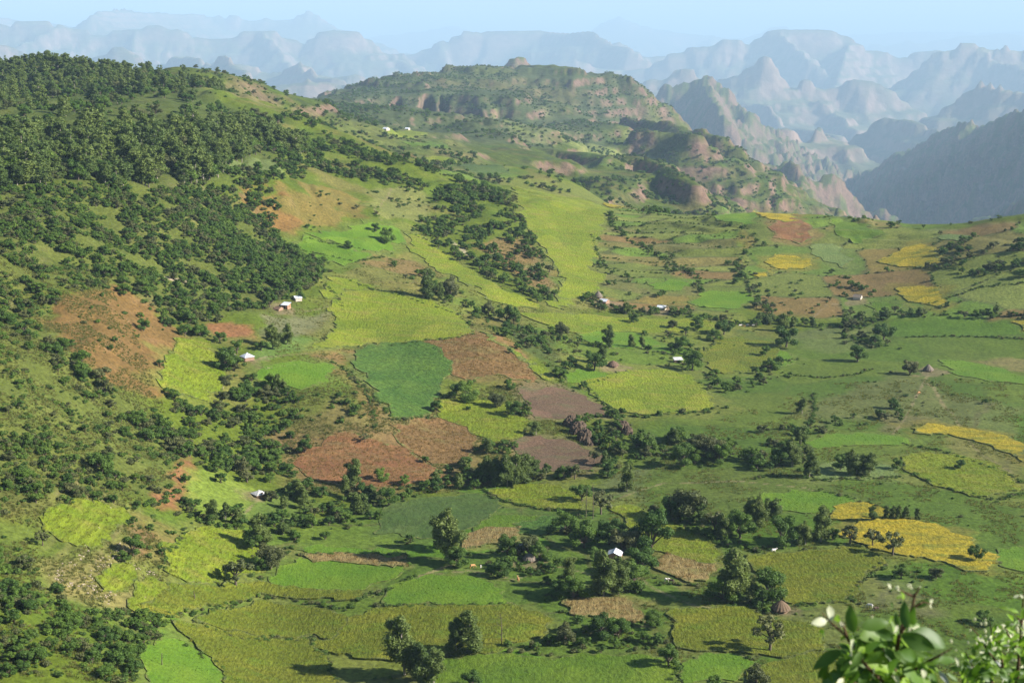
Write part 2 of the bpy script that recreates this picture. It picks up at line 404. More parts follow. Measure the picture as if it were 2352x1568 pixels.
# ------------------------------------------------------------------ the fields: crop, label, outline
F = [
 ('ygreen', 'wide yellow green grain field on the shoulder below the two tin roofs', [(795, 672), (850, 670), (925, 680), (1000, 703), (1050, 722), (1075, 745), (1088, 766), (1040, 772), (960, 780), (880, 786), (800, 793), (720, 796), (745, 770), (775, 750), (772, 720), (785, 695)]),
 ('ygreen', 'small yellow green strip above the wide grain field, beside the wooded slope', [(752, 635), (800, 642), (862, 662), (830, 668), (795, 666), (784, 688), (748, 682)]),
 ('lime', 'vivid green oval field beside the pyramid roofed house', [(575, 856), (600, 846), (650, 838), (700, 832), (745, 838), (766, 851), (760, 866), (730, 884), (690, 892), (640, 882), (590, 869)]),
 ('teal', 'blue green bean field running downhill between brown grass banks', [(822, 802), (900, 791), (975, 785), (1000, 800), (1025, 835), (1030, 862), (1005, 890), (1000, 925), (985, 945), (945, 957), (905, 953), (880, 920), (862, 890), (838, 862), (818, 842)]),
 ('brown', 'brown grassy slope right of the blue green bean field', [(985, 784), (1050, 777), (1095, 768), (1130, 787), (1170, 817), (1215, 842), (1230, 866), (1180, 872), (1120, 863), (1080, 866), (1040, 862), (1028, 830), (1008, 802)]),
 ('ygreen', 'thin pale green strip along the edge of the brown slope', [(1105, 762), (1150, 790), (1220, 830), (1268, 862), (1248, 870), (1215, 845), (1172, 812), (1122, 780)]),
 ('ygreen', 'bright leafy field with two small trees standing in it', [(1010, 930), (1060, 913), (1100, 916), (1160, 941), (1190, 957), (1214, 985), (1190, 1005), (1140, 1011), (1090, 990), (1050, 971), (1015, 951)]),
 ('plough', 'purplish ploughed plot above the rock outcrop', [(1192, 893), (1230, 889), (1290, 895), (1340, 911), (1375, 930), (1395, 950), (1350, 956), (1290, 961), (1230, 955), (1205, 926)]),
 ('plough', 'purplish ploughed mound below the rock outcrop', [(1182, 1017), (1230, 1000), (1290, 1012), (1340, 1032), (1395, 1050), (1375, 1068), (1310, 1080), (1245, 1078), (1215, 1060), (1192, 1042)]),
 ('brown', 'rough brown grass plot left of the leafy bright field', [(912, 977), (960, 964), (1010, 960), (1058, 977), (1085, 1000), (1090, 1028), (1050, 1068), (1000, 1060), (942, 1030), (917, 1002)]),
 ('rust', 'large reddish brown banded field sloping down to the tree line', [(692, 1030), (760, 1004), (820, 997), (880, 1012), (940, 1042), (1000, 1077), (1036, 1094), (980, 1104), (900, 1112), (830, 1117), (760, 1107), (702, 1088), (678, 1064)]),
 ('ygreen', 'pale oval grain field left of the pyramid roofed house', [(372, 870), (386, 820), (411, 786), (442, 776), (480, 791), (502, 830), (507, 870), (510, 903), (462, 913), (412, 899), (377, 889)]),
 ('lime', 'bright green hillside plot under the ochre cliff', [(667, 553), (705, 542), (760, 558), (830, 575), (855, 586), (800, 604), (740, 602), (692, 580)]),
 ('lime', 'bright green upper terrace beside two round trees', [(705, 540), (790, 530), (846, 512), (900, 519), (930, 534), (915, 568), (870, 582), (815, 570), (760, 552)]),
 ('ygreen', 'long pale grass spur falling from the upper terrace to the valley', [(935, 536), (962, 537), (1000, 565), (1050, 600), (1110, 640), (1170, 670), (1225, 698), (1243, 709), (1180, 704), (1125, 688), (1085, 660), (1035, 632), (985, 610), (955, 585)]),
 ('ygreen', 'broad light green slope on the far side of the wooded gully', [(1182, 434), (1250, 442), (1330, 457), (1396, 480), (1392, 512), (1368, 560), (1358, 600), (1385, 640), (1348, 680), (1290, 712), (1268, 698), (1292, 660), (1282, 610), (1242, 560), (1215, 530), (1197, 484)]),
 ('ygreen', 'yellow green strip along the valley floor before the tree row', [(1210, 729), (1300, 723), (1400, 730), (1500, 735), (1600, 737), (1650, 746), (1640, 757), (1560, 760), (1490, 764), (1400, 759), (1330, 764), (1272, 750)]),
 ('lime', 'fresh green plot behind the two pale trees in the valley', [(1332, 768), (1400, 763), (1470, 770), (1520, 785), (1450, 800), (1370, 792)]),
 ('lime', 'deep green garden plot at the foot of the brown slope', [(1300, 860), (1340, 852), (1390, 862), (1400, 872), (1350, 880), (1310, 876)]),
 ('ygreen', 'large yellow green oval field above the green plain', [(1337, 881), (1400, 871), (1450, 852), (1520, 851), (1580, 866), (1620, 900), (1652, 930), (1600, 944), (1520, 949), (1450, 947), (1402, 934), (1372, 905)]),
 ('olive', 'gold and green knoll field with a dark hedge at its edge', [(1622, 805), (1650, 785), (1700, 776), (1760, 790), (1790, 800), (1800, 815), (1780, 835), (1740, 848), (1680, 858), (1632, 848), (1612, 822)]),
 ('lime', 'small bright green tip of the knoll by the tall round tree', [(1762, 812), (1800, 806), (1825, 822), (1800, 838), (1765, 842)]),
 ('lime', 'narrow bright strip in front of the dark woodland', [(1857, 1015), (1900, 1001), (1960, 998), (2040, 1003), (2093, 1010), (2060, 1019), (1980, 1019), (1900, 1027), (1852, 1027)]),
 ('pale', 'pale green field behind the tall eucalyptus clump', [(1868, 1076), (1920, 1062), (1990, 1063), (2060, 1075), (2062, 1091), (1980, 1099), (1872, 1099)]),
 ('ygreen', 'broad pale green field with scattered bushes on the gentle rise', [(2072, 1050), (2130, 1043), (2200, 1048), (2260, 1065), (2310, 1085), (2338, 1120), (2290, 1137), (2220, 1139), (2180, 1120), (2130, 1104), (2082, 1084)]),
 ('yellow', 'thin golden flowering strip bending over the rise', [(2097, 986), (2140, 976), (2200, 981), (2240, 990), (2290, 1000), (2360, 1017), (2360, 1058), (2310, 1038), (2250, 1014), (2190, 1003), (2120, 999)]),
 ('lime', 'brightest green field beside the smaller golden field', [(1732, 1150), (1760, 1139), (1830, 1131), (1900, 1133), (1972, 1155), (1920, 1160), (1908, 1174), (1860, 1174), (1810, 1171), (1792, 1160)]),
 ('yellow', 'smaller golden flowering field behind the row of slim trees', [(1907, 1167), (1950, 1156), (2010, 1166), (2050, 1181), (2058, 1194), (2000, 1194), (1932, 1188), (1912, 1180)]),
 ('yellow', 'largest golden flowering field with thin trees in front', [(1921, 1234), (1960, 1206), (2020, 1199), (2100, 1196), (2150, 1211), (2210, 1236), (2268, 1266), (2298, 1290), (2268, 1314), (2230, 1309), (2170, 1290), (2100, 1274), (2020, 1264), (1960, 1244)]),
 ('lime', 'bright green field end right of the largest golden field', [(2292, 1264), (2365, 1256), (2365, 1322), (2310, 1300), (2277, 1277)]),
 ('olive', 'large grain field behind the round thatched hut', [(1720, 1278), (1800, 1273), (1880, 1268), (1955, 1256), (2028, 1286), (2008, 1310), (1968, 1340), (1948, 1384), (1880, 1388), (1810, 1382), (1770, 1340), (1730, 1310)]),
 ('ygreen', 'yellow green field running diagonally behind the white gabled house', [(1402, 1167), (1450, 1161), (1490, 1181), (1560, 1216), (1620, 1241), (1658, 1270), (1648, 1290), (1580, 1288), (1522, 1270), (1482, 1250), (1442, 1212)]),
 ('straw', 'dry golden stalks on the slope right of the white gabled house', [(1520, 1275), (1580, 1290), (1640, 1300), (1640, 1330), (1580, 1335), (1520, 1310)]),
 ('ygreen', 'light green grain wedge under the eucalyptus grove', [(1132, 1136), (1180, 1119), (1260, 1116), (1328, 1141), (1343, 1164), (1300, 1174), (1230, 1164), (1172, 1150)]),
 ('pasture', 'dark green pasture left of the pale earth track', [(900, 1160), (1000, 1146), (1080, 1136), (1138, 1151), (1128, 1178), (1080, 1209), (1020, 1228), (940, 1229), (860, 1215), (872, 1188)]),
 ('green', 'grass plot right of the pale earth track', [(1080, 1212), (1140, 1184), (1240, 1185), (1250, 1195), (1180, 1205), (1110, 1225)]),
 ('teal', 'small blue green plot beside the dark round trees', [(1180, 1205), (1250, 1190), (1292, 1196), (1286, 1215), (1240, 1225), (1190, 1228)]),
 ('straw', 'golden dry strip above the farmstead trees', [(1060, 1245), (1110, 1222), (1180, 1215), (1185, 1232), (1160, 1245), (1100, 1255), (1060, 1258)]),
 ('lime', 'thin light green strip above the cut straw plot', [(680, 1262), (740, 1256), (830, 1262), (920, 1262), (925, 1273), (800, 1271), (720, 1272)]),
 ('straw', 'cut straw plot ending in a short dark bank', [(692, 1274), (800, 1275), (926, 1279), (930, 1304), (860, 1299), (760, 1290), (682, 1281)]),
 ('lime', 'long bright green field below the cut straw plot', [(640, 1292), (720, 1284), (800, 1296), (900, 1307), (925, 1311), (880, 1334), (820, 1353), (720, 1353), (622, 1338), (612, 1315)]),
 ('lime', 'bright green rectangular field in the middle of the valley floor', [(918, 1342), (970, 1327), (1095, 1326), (1120, 1341), (1150, 1370), (1172, 1387), (1090, 1389), (940, 1387), (872, 1381), (905, 1362)]),
 ('ygreen', 'terraced grain field left of the dark tree clump', [(378, 1292), (418, 1227), (470, 1213), (540, 1221), (572, 1246), (590, 1270), (578, 1308), (520, 1328), (442, 1330), (390, 1316)]),
 ('olive', 'brownish grain band below the long bright green field', [(330, 1392), (400, 1345), (520, 1345), (620, 1346), (720, 1360), (830, 1360), (820, 1372), (720, 1374), (600, 1366), (500, 1388), (400, 1408)]),
 ('olive', 'tall grain field with a curved upper hedge, left of the valley floor', [(445, 1425), (520, 1400), (600, 1386), (700, 1396), (790, 1412), (770, 1470), (700, 1458), (620, 1462), (520, 1446), (480, 1440)]),
 ('olive', 'widest grain field at the foot of the bright rectangular field', [(800, 1415), (900, 1395), (1000, 1397), (1100, 1394), (1190, 1392), (1268, 1422), (1268, 1450), (1180, 1478), (1120, 1500), (1000, 1506), (900, 1512), (760, 1502), (715, 1466), (780, 1470)]),
 ('olive', 'grain field bounded by a dark diagonal ditch', [(395, 1425), (478, 1448), (560, 1460), (620, 1470), (690, 1468), (735, 1500), (760, 1540), (776, 1580), (520, 1580), (530, 1542), (452, 1492), (420, 1462)]),
 ('lime', 'dark fresh green wedge left of the diagonal ditch', [(345, 1490), (408, 1468), (470, 1512), (522, 1546), (500, 1580), (330, 1580)]),
 ('green', 'grain field along the near edge below the bushy hedge', [(1010, 1522), (1100, 1503), (1250, 1508), (1400, 1504), (1535, 1513), (1560, 1540), (1552, 1585), (1000, 1585)]),
 ('lime', 'bright green plot under the open branched tree', [(1552, 1512), (1620, 1502), (1700, 1512), (1728, 1530), (1700, 1558), (1600, 1562), (1572, 1540)]),
 ('olive', 'grain field around the open branched tree', [(1532, 1402), (1620, 1397), (1720, 1402), (1750, 1420), (1850, 1432), (1905, 1462), (1880, 1500), (1800, 1510), (1722, 1503), (1622, 1493), (1542, 1488)]),
 ('olive', 'grain strip beside the foreground leaves', [(1735, 1540), (1800, 1518), (1900, 1510), (1960, 1520), (1960, 1590), (1720, 1590)]),
 ('straw', 'standing dry maize behind the dark round bushes', [(1302, 1386), (1350, 1376), (1420, 1376), (1470, 1400), (1480, 1428), (1400, 1428), (1330, 1414)]),
 ('ygreen', 'grassy terrace with pale stone walls on the left slope', [(110, 1182), (170, 1152), (230, 1156), (288, 1176), (292, 1200), (252, 1230), (192, 1260), (142, 1240), (102, 1211)]),
 ('ygreen', 'light grass terrace beside the stony gully', [(225, 1320), (262, 1296), (292, 1288), (300, 1330), (268, 1362), (232, 1360)]),
 ('ygreen', 'pale grass terrace ending at the curved hedge', [(315, 1330), (352, 1330), (410, 1360), (398, 1400), (340, 1410), (300, 1385)]),
 ('yellow', 'golden flowering plot high on the right hill', [(1762, 596), (1800, 588), (1870, 590), (1874, 609), (1830, 617), (1772, 614)]),
 ('yellow', 'narrow golden tail below the high golden plot', [(1737, 634), (1780, 616), (1792, 620), (1752, 637)]),
 ('yellow', 'broad golden field below the saddle of the right hill', [(2040, 590), (2082, 566), (2120, 558), (2150, 575), (2154, 600), (2110, 614), (2050, 609), (2012, 600)]),
 ('yellow', 'golden field stepping down beside the green slope', [(2062, 660), (2110, 656), (2163, 661), (2168, 680), (2188, 690), (2150, 704), (2112, 699), (2082, 680)]),
 ('yellow', 'tiny golden plot behind the end of the ridge', [(1395, 471), (1430, 473), (1426, 478), (1400, 477)]),
 ('yellow', 'golden strip along the skyline of the right hill', [(1722, 486), (1780, 490), (1828, 507), (1790, 509), (1735, 496)]),
 ('rust', 'reddish bare field on top of the right hill', [(1800, 502), (1840, 506), (1868, 530), (1870, 549), (1830, 559), (1792, 545), (1764, 521)]),
 ('lime', 'light green terraces near the skyline beside the reddish field', [(1652, 492), (1700, 491), (1738, 509), (1690, 514), (1642, 505)]),
 ('pale', 'pale green field folding over the right hill', [(1858, 574), (1880, 560), (1920, 562), (1958, 600), (1948, 618), (1900, 600)]),
 ('green', 'smooth green slope right of the reddish field', [(1902, 502), (1980, 512), (2028, 540), (1980, 558), (1922, 545)]),
 ('lime', 'light green terrace above the far thatched hut', [(1482, 646), (1540, 641), (1580, 651), (1560, 669), (1502, 667)]),
 ('lime', 'light green plots beside the dark valley hedge', [(1582, 692), (1640, 667), (1718, 671), (1728, 690), (1690, 709), (1622, 704)]),
 ('lime', 'bright green triangle beyond the green plain', [(2157, 829), (2220, 831), (2290, 850), (2365, 862), (2365, 880), (2270, 874), (2202, 860)]),
 ('green', 'green plot beside the pale thatched hut', [(1985, 705), (2010, 694), (2060, 700), (2070, 712), (2020, 716)]),
 ('yellow', 'golden corner at the far side of the green plain', [(2338, 742), (2365, 738), (2365, 760), (2346, 752)]),
 ('pale', 'light field on the far rise at the edge of the valley', [(2140, 548), (2180, 540), (2240, 545), (2200, 552)]),
 ('pasture', 'dark blue green strip in the valley behind the ridge', [(1052, 380), (1100, 376), (1168, 390), (1150, 399), (1082, 397)]),
 ('ygreen', 'light strip in the valley behind the ridge', [(972, 361), (1040, 366), (1060, 374), (1000, 374)]),
 ('ygreen', 'pale fields beside the far pair of houses', [(880, 306), (950, 300), (985, 312), (930, 318)]),
 ('green', 'green plot in the valley behind the ridge', [(925, 332), (990, 326), (1035, 338), (960, 346)]),
]
VERGE = dict(ygreen=(0.14, 0.155, 0.032), olive=(0.12, 0.14, 0.03), lime=(0.10, 0.145, 0.025), green=(0.095, 0.135, 0.025), pasture=(0.07, 0.11, 0.022), pale=(0.12, 0.15, 0.04), teal=(0.10, 0.125, 0.035), yellow=(0.17, 0.15, 0.03), straw=(0.17, 0.15, 0.05), brown=(0.165, 0.12, 0.045), rust=(0.18, 0.115, 0.048), plough=(0.15, 0.12, 0.06), soil=(0.15, 0.13, 0.05))
# ------------------------------------------------------------------ far mountains (12 to 130 km)
KF = 1.8      # kilometres per step of the distance figures below
FS = np.linspace(-0.62, 0.62, 720)
FR = np.exp(np.linspace(math.log(5200.0 * KF), math.log(70000.0 * KF), 470))
FX, FR2 = np.meshgrid(FS, FR); FX = FX * FR2; FY = FR2 - APEX
FZ = np.full(FX.shape, -640.0 * KF) + fbm(FX / 2500 / KF, FY / 2500 / KF, 5, 5) * 150 * KF
FZ = FZ - (1 - sstep(5400 * KF, 8200 * KF, FR2)) * 150 * KF
rs = random.Random(11)
FAR = []
def massif(rows, y, s1, d1, s2, w, spur=900, drop=0.33, lean=0.5, dens=1.0, base=-640 * KF):
    """a crest with spurs running down from it towards the viewer"""
    y, d1, w, spur = y * KF, d1 * KF, w * KF, spur * KF
    pts = [P(u, v, y) for u, v in rows]
    FAR.append(([tuple(p) for p in pts], s1, d1, s2, w))
    L = sum(math.hypot(b[0] - a[0], b[1] - a[1]) for a, b in zip(pts[:-1], pts[1:]))
    k = max(2, int(L / spur * dens))
    for i in range(k):
        t = (i + rs.uniform(0.2, 0.8)) / k * L
        for a, b in zip(pts[:-1], pts[1:]):
            l = math.hypot(b[0] - a[0], b[1] - a[1])
            if t <= l or b is pts[-1]: break
            t -= l
        f = min(t / l, 1); p = a + (b - a) * f
        chain = [tuple(p)]
        step = rs.uniform(0.8, 1.3) * spur
        ang = rs.uniform(-lean, lean)
        for j in range(rs.choice((2, 3, 3))):
            ang += rs.uniform(-0.35, 0.35)
            q = (p[0] + math.sin(ang) * step, p[1] - math.cos(ang) * step, p[2] - step * drop * rs.uniform(0.6, 1.25))
            if rs.random() < 0.25: q = (q[0], q[1], min(p[2], q[2] + step * drop * 0.9))
            if q[2] < base: break
            chain.append(q); p = np.array(q)
        if len(chain) > 1:
            FAR.append((chain, s1 * 0.9, d1 * 0.7, s2 * 1.15, 0))
# pale ranges at the horizon
massif([(-200, 70), (60, 75), (200, 80), (420, 70), (600, 76), (800, 92), (980, 72), (1040, 60), (1080, 72), (1150, 88), (1300, 90), (1500, 85), (1740, 90), (1790, 84), (2000, 78), (2180, 72), (2240, 76), (2500, 70)], 42000, 0.5, 600, 0.3, 0, spur=3500)
massif([(1280, 98), (1350, 84), (1378, 66), (1392, 50), (1410, 42), (1424, 37), (1440, 46), (1470, 58), (1520, 70), (1600, 78), (1700, 92), (1740, 78), (1770, 62), (1800, 60), (1850, 95)], 36000, 0.7, 500, 0.32, 0, spur=2500)
massif([(1960, 110), (2060, 98), (2160, 92), (2230, 80), (2300, 78), (2500, 90)], 34000, 0.6, 500, 0.3, 0, spur=2500)
massif([(-300, 60), (0, 40), (60, 46), (140, 52), (200, 60), (260, 55), (305, 50), (318, 38), (332, 48), (348, 42), (362, 31), (395, 31), (412, 42), (435, 42), (455, 34), (500, 32), (516, 44), (530, 35), (545, 34), (568, 46), (590, 46), (612, 38), (635, 46), (665, 40), (690, 30), (707, 23), (722, 32), (738, 52), (760, 78), (820, 92), (900, 100)], 26000, 0.75, 420, 0.36, 10, spur=1700)
massif([(-200, 70), (0, 58), (30, 60), (44, 48), (100, 47), (112, 66), (130, 78), (138, 58), (160, 66), (195, 70), (240, 84), (300, 66), (340, 62), (405, 62), (430, 84), (480, 92), (530, 84), (565, 68), (625, 68), (660, 86), (700, 96), (740, 74), (770, 70), (815, 70), (850, 92), (900, 128), (960, 150)], 17000, 0.9, 300, 0.38, 25, spur=1100)
massif([(-200, 130), (0, 110), (60, 118), (120, 130), (200, 140), (270, 116), (300, 112), (340, 140), (420, 130), (480, 150), (560, 134), (620, 150), (700, 140), (760, 160), (850, 165)], 12500, 0.8, 200, 0.42, 5, spur=800)
massif([(900, 130), (960, 118), (1000, 104), (1015, 94), (1030, 104), (1050, 84), (1068, 78), (1150, 76), (1240, 72), (1256, 76), (1285, 106), (1340, 110), (1385, 100), (1420, 92), (1480, 118), (1560, 140)], 19000, 0.95, 320, 0.4, 20, spur=1200)
massif([(1280, 140), (1360, 150), (1400, 158), (1430, 160), (1480, 150), (1540, 118), (1580, 118), (1630, 116), (1650, 104), (1668, 96), (1720, 98), (1745, 92), (1765, 74), (1795, 64), (1835, 63), (1890, 68), (1935, 76), (1965, 96), (1990, 112), (2030, 122), (2090, 130), (2150, 122), (2250, 120)], 16500, 0.95, 330, 0.42, 20, spur=1100, dens=1.2)
massif([(1500, 172), (1535, 166), (1550, 152), (1575, 150), (1592, 170), (1640, 178), (1720, 150), (1760, 120), (1785, 150), (1830, 190), (1850, 160), (1890, 195), (1960, 185), (2030, 200)], 11500, 1.0, 180, 0.5, 4, spur=700)
massif([(2000, 210), (2060, 190), (2110, 160), (2150, 132), (2180, 118), (2210, 112), (2260, 104), (2300, 106), (2352, 112), (2450, 100), (2700, 80)], 13500, 0.9, 300, 0.45, 10, spur=900, dens=1.3)
massif([(2090, 296), (2150, 262), (2200, 228), (2232, 206), (2248, 204), (2275, 232), (2330, 262), (2400, 250), (2600, 200)], 9000, 0.95, 150, 0.5, 0, spur=700)
massif([(1800, 300), (1850, 288), (1920, 292), (1990, 270), (2050, 250), (2075, 246), (2090, 268), (2130, 330), (2170, 360)], 8200, 0.9, 130, 0.5, 4, spur=600)
massif([(1640, 330), (1720, 322), (1790, 318), (1880, 316), (1960, 330), (2010, 362), (2050, 400)], 7000, 0.7, 120, 0.45, 30, spur=520)
massif([(-200, 190), (100, 185), (300, 178), (420, 190), (520, 172), (560, 170), (660, 196), (760, 200), (860, 190)], 9500, 0.8, 120, 0.5, 0, spur=650)
fw = 1 + 0.20 * fbm(FX / 900 / KF, FY / 900 / KF, 4, 51) + 0.12 * fbm(FX / 260 / KF, FY / 260 / KF, 3, 52)
FZ = ridge_field(FX, FY, FZ, FAR, fw, 0.03)
FZ = FZ + (ridged(FX / 1000 / KF + 0.5 * fbm(FX / 1500 / KF, FY / 1500 / KF, 2, 62), FY / 1500 / KF, 5, 61) - 0.5) * 190 * KF * sstep(-600 * KF, -350 * KF, FZ) * (1 - 0.7 * sstep(-100 * KF, 250 * KF, FZ))
T = 85.0 * KF
fo = fbm(FX / 2500 / KF, FY / 2500 / KF, 2, 71) * 60 * KF
q = (FZ + fo) / T
st = T * (np.floor(q) + sstep(0.35, 0.65, q - np.floor(q))) - fo
FZ = FZ + (st - FZ) * 0.5

def grid_quads(nr, nc):
    i = np.arange(nr * nc).reshape(nr, nc)
    return np.stack([i[:-1, :-1], i[:-1, 1:], i[1:, 1:], i[1:, :-1]], -1).reshape(-1, 4)
def slope_of(X, Y, Z):
    dZr = np.gradient(Z, axis=0); dXr = np.gradient(X, axis=0); dYr = np.gradient(Y, axis=0)
    dZc = np.gradient(Z, axis=1); dXc = np.gradient(X, axis=1); dYc = np.gradient(Y, axis=1)
    det = dXr * dYc - dXc * dYr
    zx = (dZr * dYc - dZc * dYr) / det; zy = (dXr * dZc - dXc * dZr) / det
    return np.hypot(zx, zy)

def ground_material(name, fine, coarse, bump_d, amount=0.5):
    m, nt, out = new_mat(name)
    at_ = N(nt, 'ShaderNodeAttribute', attribute_name='cover')
    tc = N(nt, 'ShaderNodeTexCoord').outputs['Object']
    n1 = noise_node(nt, tc, fine, 4, 0.65); n2 = noise_node(nt, tc, coarse, 4, 0.6)
    c = mixc(nt, 1.0, at_.outputs['Color'], mixc(nt, ramp(nt, n1, 0.3, 0.7), (1 - amount,) * 3, (1 + amount,) * 3), 'MULTIPLY')
    c = mixc(nt, 1.0, c, mixc(nt, ramp(nt, n2, 0.3, 0.7), (0.82, 0.86, 0.8), (1.2, 1.14, 1.15)), 'MULTIPLY')
    b = N(nt, 'ShaderNodeBsdfPrincipled'); b.inputs['Roughness'].default_value = 0.9; b.inputs['Specular IOR Level'].default_value = 0.1
    nt.links.new(c, b.inputs['Base Color'])
    bp = N(nt, 'ShaderNodeBump'); bp.inputs['Strength'].default_value = 0.8; bp.inputs['Distance'].default_value = bump_d
    nt.links.new(n1, bp.inputs['Height']); nt.links.new(bp.outputs[0], b.inputs['Normal'])
    nt.links.new(b.outputs[0], out.inputs[0])
    return m

def ground_mesh(name, X, Y, Z, C, mat):
    V = np.stack([X, Y, Z], -1).reshape(-1, 3)
    me = mesh_np(name, V, quads=grid_quads(*X.shape), mats=[mat], smooth=True)
    ca_ = me.color_attributes.new('cover', 'FLOAT_COLOR', 'POINT')
    col = np.concatenate([np.clip(C.reshape(-1, 3), 0.005, 0.9), np.ones((X.size, 1))], 1).astype(np.float32)
    ca_.data.foreach_set('color', col.ravel())
    o = link(bpy.data.objects.new(name, me)); o['kind'] = 'structure'
    return o

def lerp(a, b, t):
    return a + (np.array(b) - a) * t[..., None]
fsl = slope_of(FX, FY, FZ)
FC = np.ones(FX.shape + (3,)) * np.array((0.085, 0.09, 0.04))
FC = lerp(FC, (0.15, 0.155, 0.065), sstep(0.1, 0.5, fbm(FX / 600 / KF, FY / 600 / KF, 4, 81)) * (1 - sstep(0.2, 0.5, fsl)))
FC = lerp(FC, (0.21, 0.14, 0.105), sstep(0.45, 0.95, fsl + 0.15 * fbm(FX / 300 / KF, FY / 300 / KF, 3, 82)) * 0.85)
FC = lerp(FC, (0.05, 0.065, 0.035), sstep(0.15, 0.5, fbm(FX / 400 / KF, FY / 400 / KF, 4, 83)) * 0.6)
mtn_mat = ground_material('mountain_ground', 0.006, 0.0015, 28.0, 0.3)
cut = int(np.searchsorted(FR, 15000 * KF))
ground_mesh('hills', FX[:cut + 1], FY[:cut + 1], FZ[:cut + 1], FC[:cut + 1], mtn_mat)
ground_mesh('mountains', FX[cut:], FY[cut:], FZ[cut:], FC[cut:], mtn_mat)
# ------------------------------------------------------------------ ground cover of the near and middle ground
gsl = slope_of(GX, GY, GZ)
GC = np.ones(GX.shape + (3,)) * np.array((0.088, 0.122, 0.012))
nz = fbm(GX / 60, GY / 60, 4, 101)
GC = lerp(GC, (0.15, 0.122, 0.042), sstep(0.0, 0.45, nz) * 0.6)
GC = lerp(GC, (0.085, 0.15, 0.018), sstep(0.05, 0.5, fbm(GX / 90, GY / 90, 4, 103)) * 0.7)
COVER = []
def cover(color, poly, feather=8, amt=0.9, rough=1.0):
    """land cover of a patch, with a soft irregular outline"""
    global GC
    w = atp(poly)[:, :2]
    lo = w.min(0) - feather * 3; hi = w.max(0) + feather * 3
    m = (GX > lo[0]) & (GX < hi[0]) & (GY > lo[1]) & (GY < hi[1])
    x = GX[m]; y = GY[m]
    ins, d = pip(x, y, w)
    sd = np.where(ins, d, -d) + feather * rough * 1.6 * fbm(x / (feather * 2.5 + 4), y / (feather * 2.5 + 4), 4, 131)
    k = sstep(-feather * 0.5, feather * 0.5, sd) * amt
    GC[m] = GC[m] * (1 - k[:, None]) + np.array(color) * k[:, None]
def track(color, pts, width, amt=0.9):
    global GC
    w = atp(pts)[:, :2]
    lo = w.min(0) - 30; hi = w.max(0) + 30
    m = (GX > lo[0]) & (GX < hi[0]) & (GY > lo[1]) & (GY < hi[1])
    x = GX[m]; y = GY[m]
    d = segdist(x, y, w) + 1.2 * width * fbm(x / 9, y / 9, 3, 141)
    k = (1 - sstep(width * 0.4, width, d)) * amt
    GC[m] = GC[m] * (1 - k[:, None]) + np.array(color) * k[:, None]
PASTURE = (0.060, 0.106, 0.013); OLIVE = (0.11, 0.135, 0.04); BROWN = (0.19, 0.12, 0.05); RUST = (0.24, 0.10, 0.05)
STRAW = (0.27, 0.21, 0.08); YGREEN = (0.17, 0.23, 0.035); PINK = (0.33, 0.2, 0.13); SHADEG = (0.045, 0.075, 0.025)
# the green plain of the valley
cover(PASTURE, [(640, 1260), (900, 1160), (1160, 1130), (1400, 1150), (1420, 1060), (1500, 960), (1650, 940), (1800, 800), (1850, 750), (2050, 735), (2420, 730), (2420, 1568), (1500, 1568), (1000, 1440), (700, 1350)], 14, 0.85)
cover((0.11, 0.125, 0.045), [(1820, 760), (2000, 750), (2040, 790), (1900, 810), (1830, 800)], 14, 0.7)
cover((0.13, 0.12, 0.05), [(1850, 930), (2060, 850), (2200, 900), (2352, 940), (2352, 1010), (2050, 960), (1900, 975)], 14, 0.7)
cover((0.15, 0.115, 0.06), [(2020, 960), (2130, 940), (2150, 975), (2040, 990)], 8, 0.8)
cover((0.15, 0.13, 0.045), [(2190, 1005), (2352, 1045), (2352, 1120), (2260, 1070), (2150, 1040)], 8, 0.8)
cover((0.10, 0.12, 0.045), [(1400, 1085), (1480, 1080), (1460, 1150), (1400, 1160), (1330, 1130)], 8, 0.8)
cover((0.13, 0.115, 0.06), [(1990, 1320), (2140, 1330), (2150, 1400), (2000, 1400), (1960, 1370)], 8, 0.6)
cover((0.20, 0.15, 0.07), [(2230, 828), (2400, 820), (2400, 860), (2290, 852)], 6, 0.8)
# left hillside
cover((0.06, 0.08, 0.02), [(-80, 200), (160, 160), (420, 198), (480, 235), (640, 270), (720, 345), (520, 400), (430, 440), (-80, 450)], 20, 0.7)
cover((0.085, 0.10, 0.022), [(-80, 430), (300, 430), (560, 450), (740, 600), (720, 690), (560, 740), (430, 760), (300, 660), (100, 700), (-80, 700)], 16, 0.75)
cover((0.095, 0.11, 0.026), [(-60, 690), (120, 690), (220, 820), (330, 940), (430, 1040), (430, 1120), (290, 1180), (-60, 1190)], 16, 0.7)
cover((0.15, 0.09, 0.03), [(95, 735), (140, 680), (270, 662), (350, 705), (440, 768), (400, 800), (370, 850), (372, 885), (400, 905), (340, 915), (290, 900), (220, 860), (150, 800)], 6, 0.95)
cover(RUST, [(480, 742), (530, 738), (585, 745), (575, 770), (510, 778), (485, 765)], 5, 0.8)
cover((0.10, 0.135, 0.022), [(-50, 1190), (110, 1180), (300, 1170), (330, 1290), (250, 1330), (170, 1400), (-50, 1300)], 8, 0.8)
cover(STRAW, [(200, 1260), (290, 1240), (350, 1330), (300, 1400), (130, 1360), (120, 1310)], 10, 0.6)
cover((0.2, 0.115, 0.05), [(270, 1190), (330, 1190), (420, 1230), (400, 1280), (330, 1300), (290, 1240)], 7, 0.8)
cover(RUST, [(385, 1080), (440, 1050), (450, 1110), (420, 1150), (370, 1170)], 5, 0.75)
cover(YGREEN, [(430, 1080), (500, 1080), (560, 1110), (620, 1120), (560, 1190), (470, 1190), (430, 1150)], 7, 0.7)
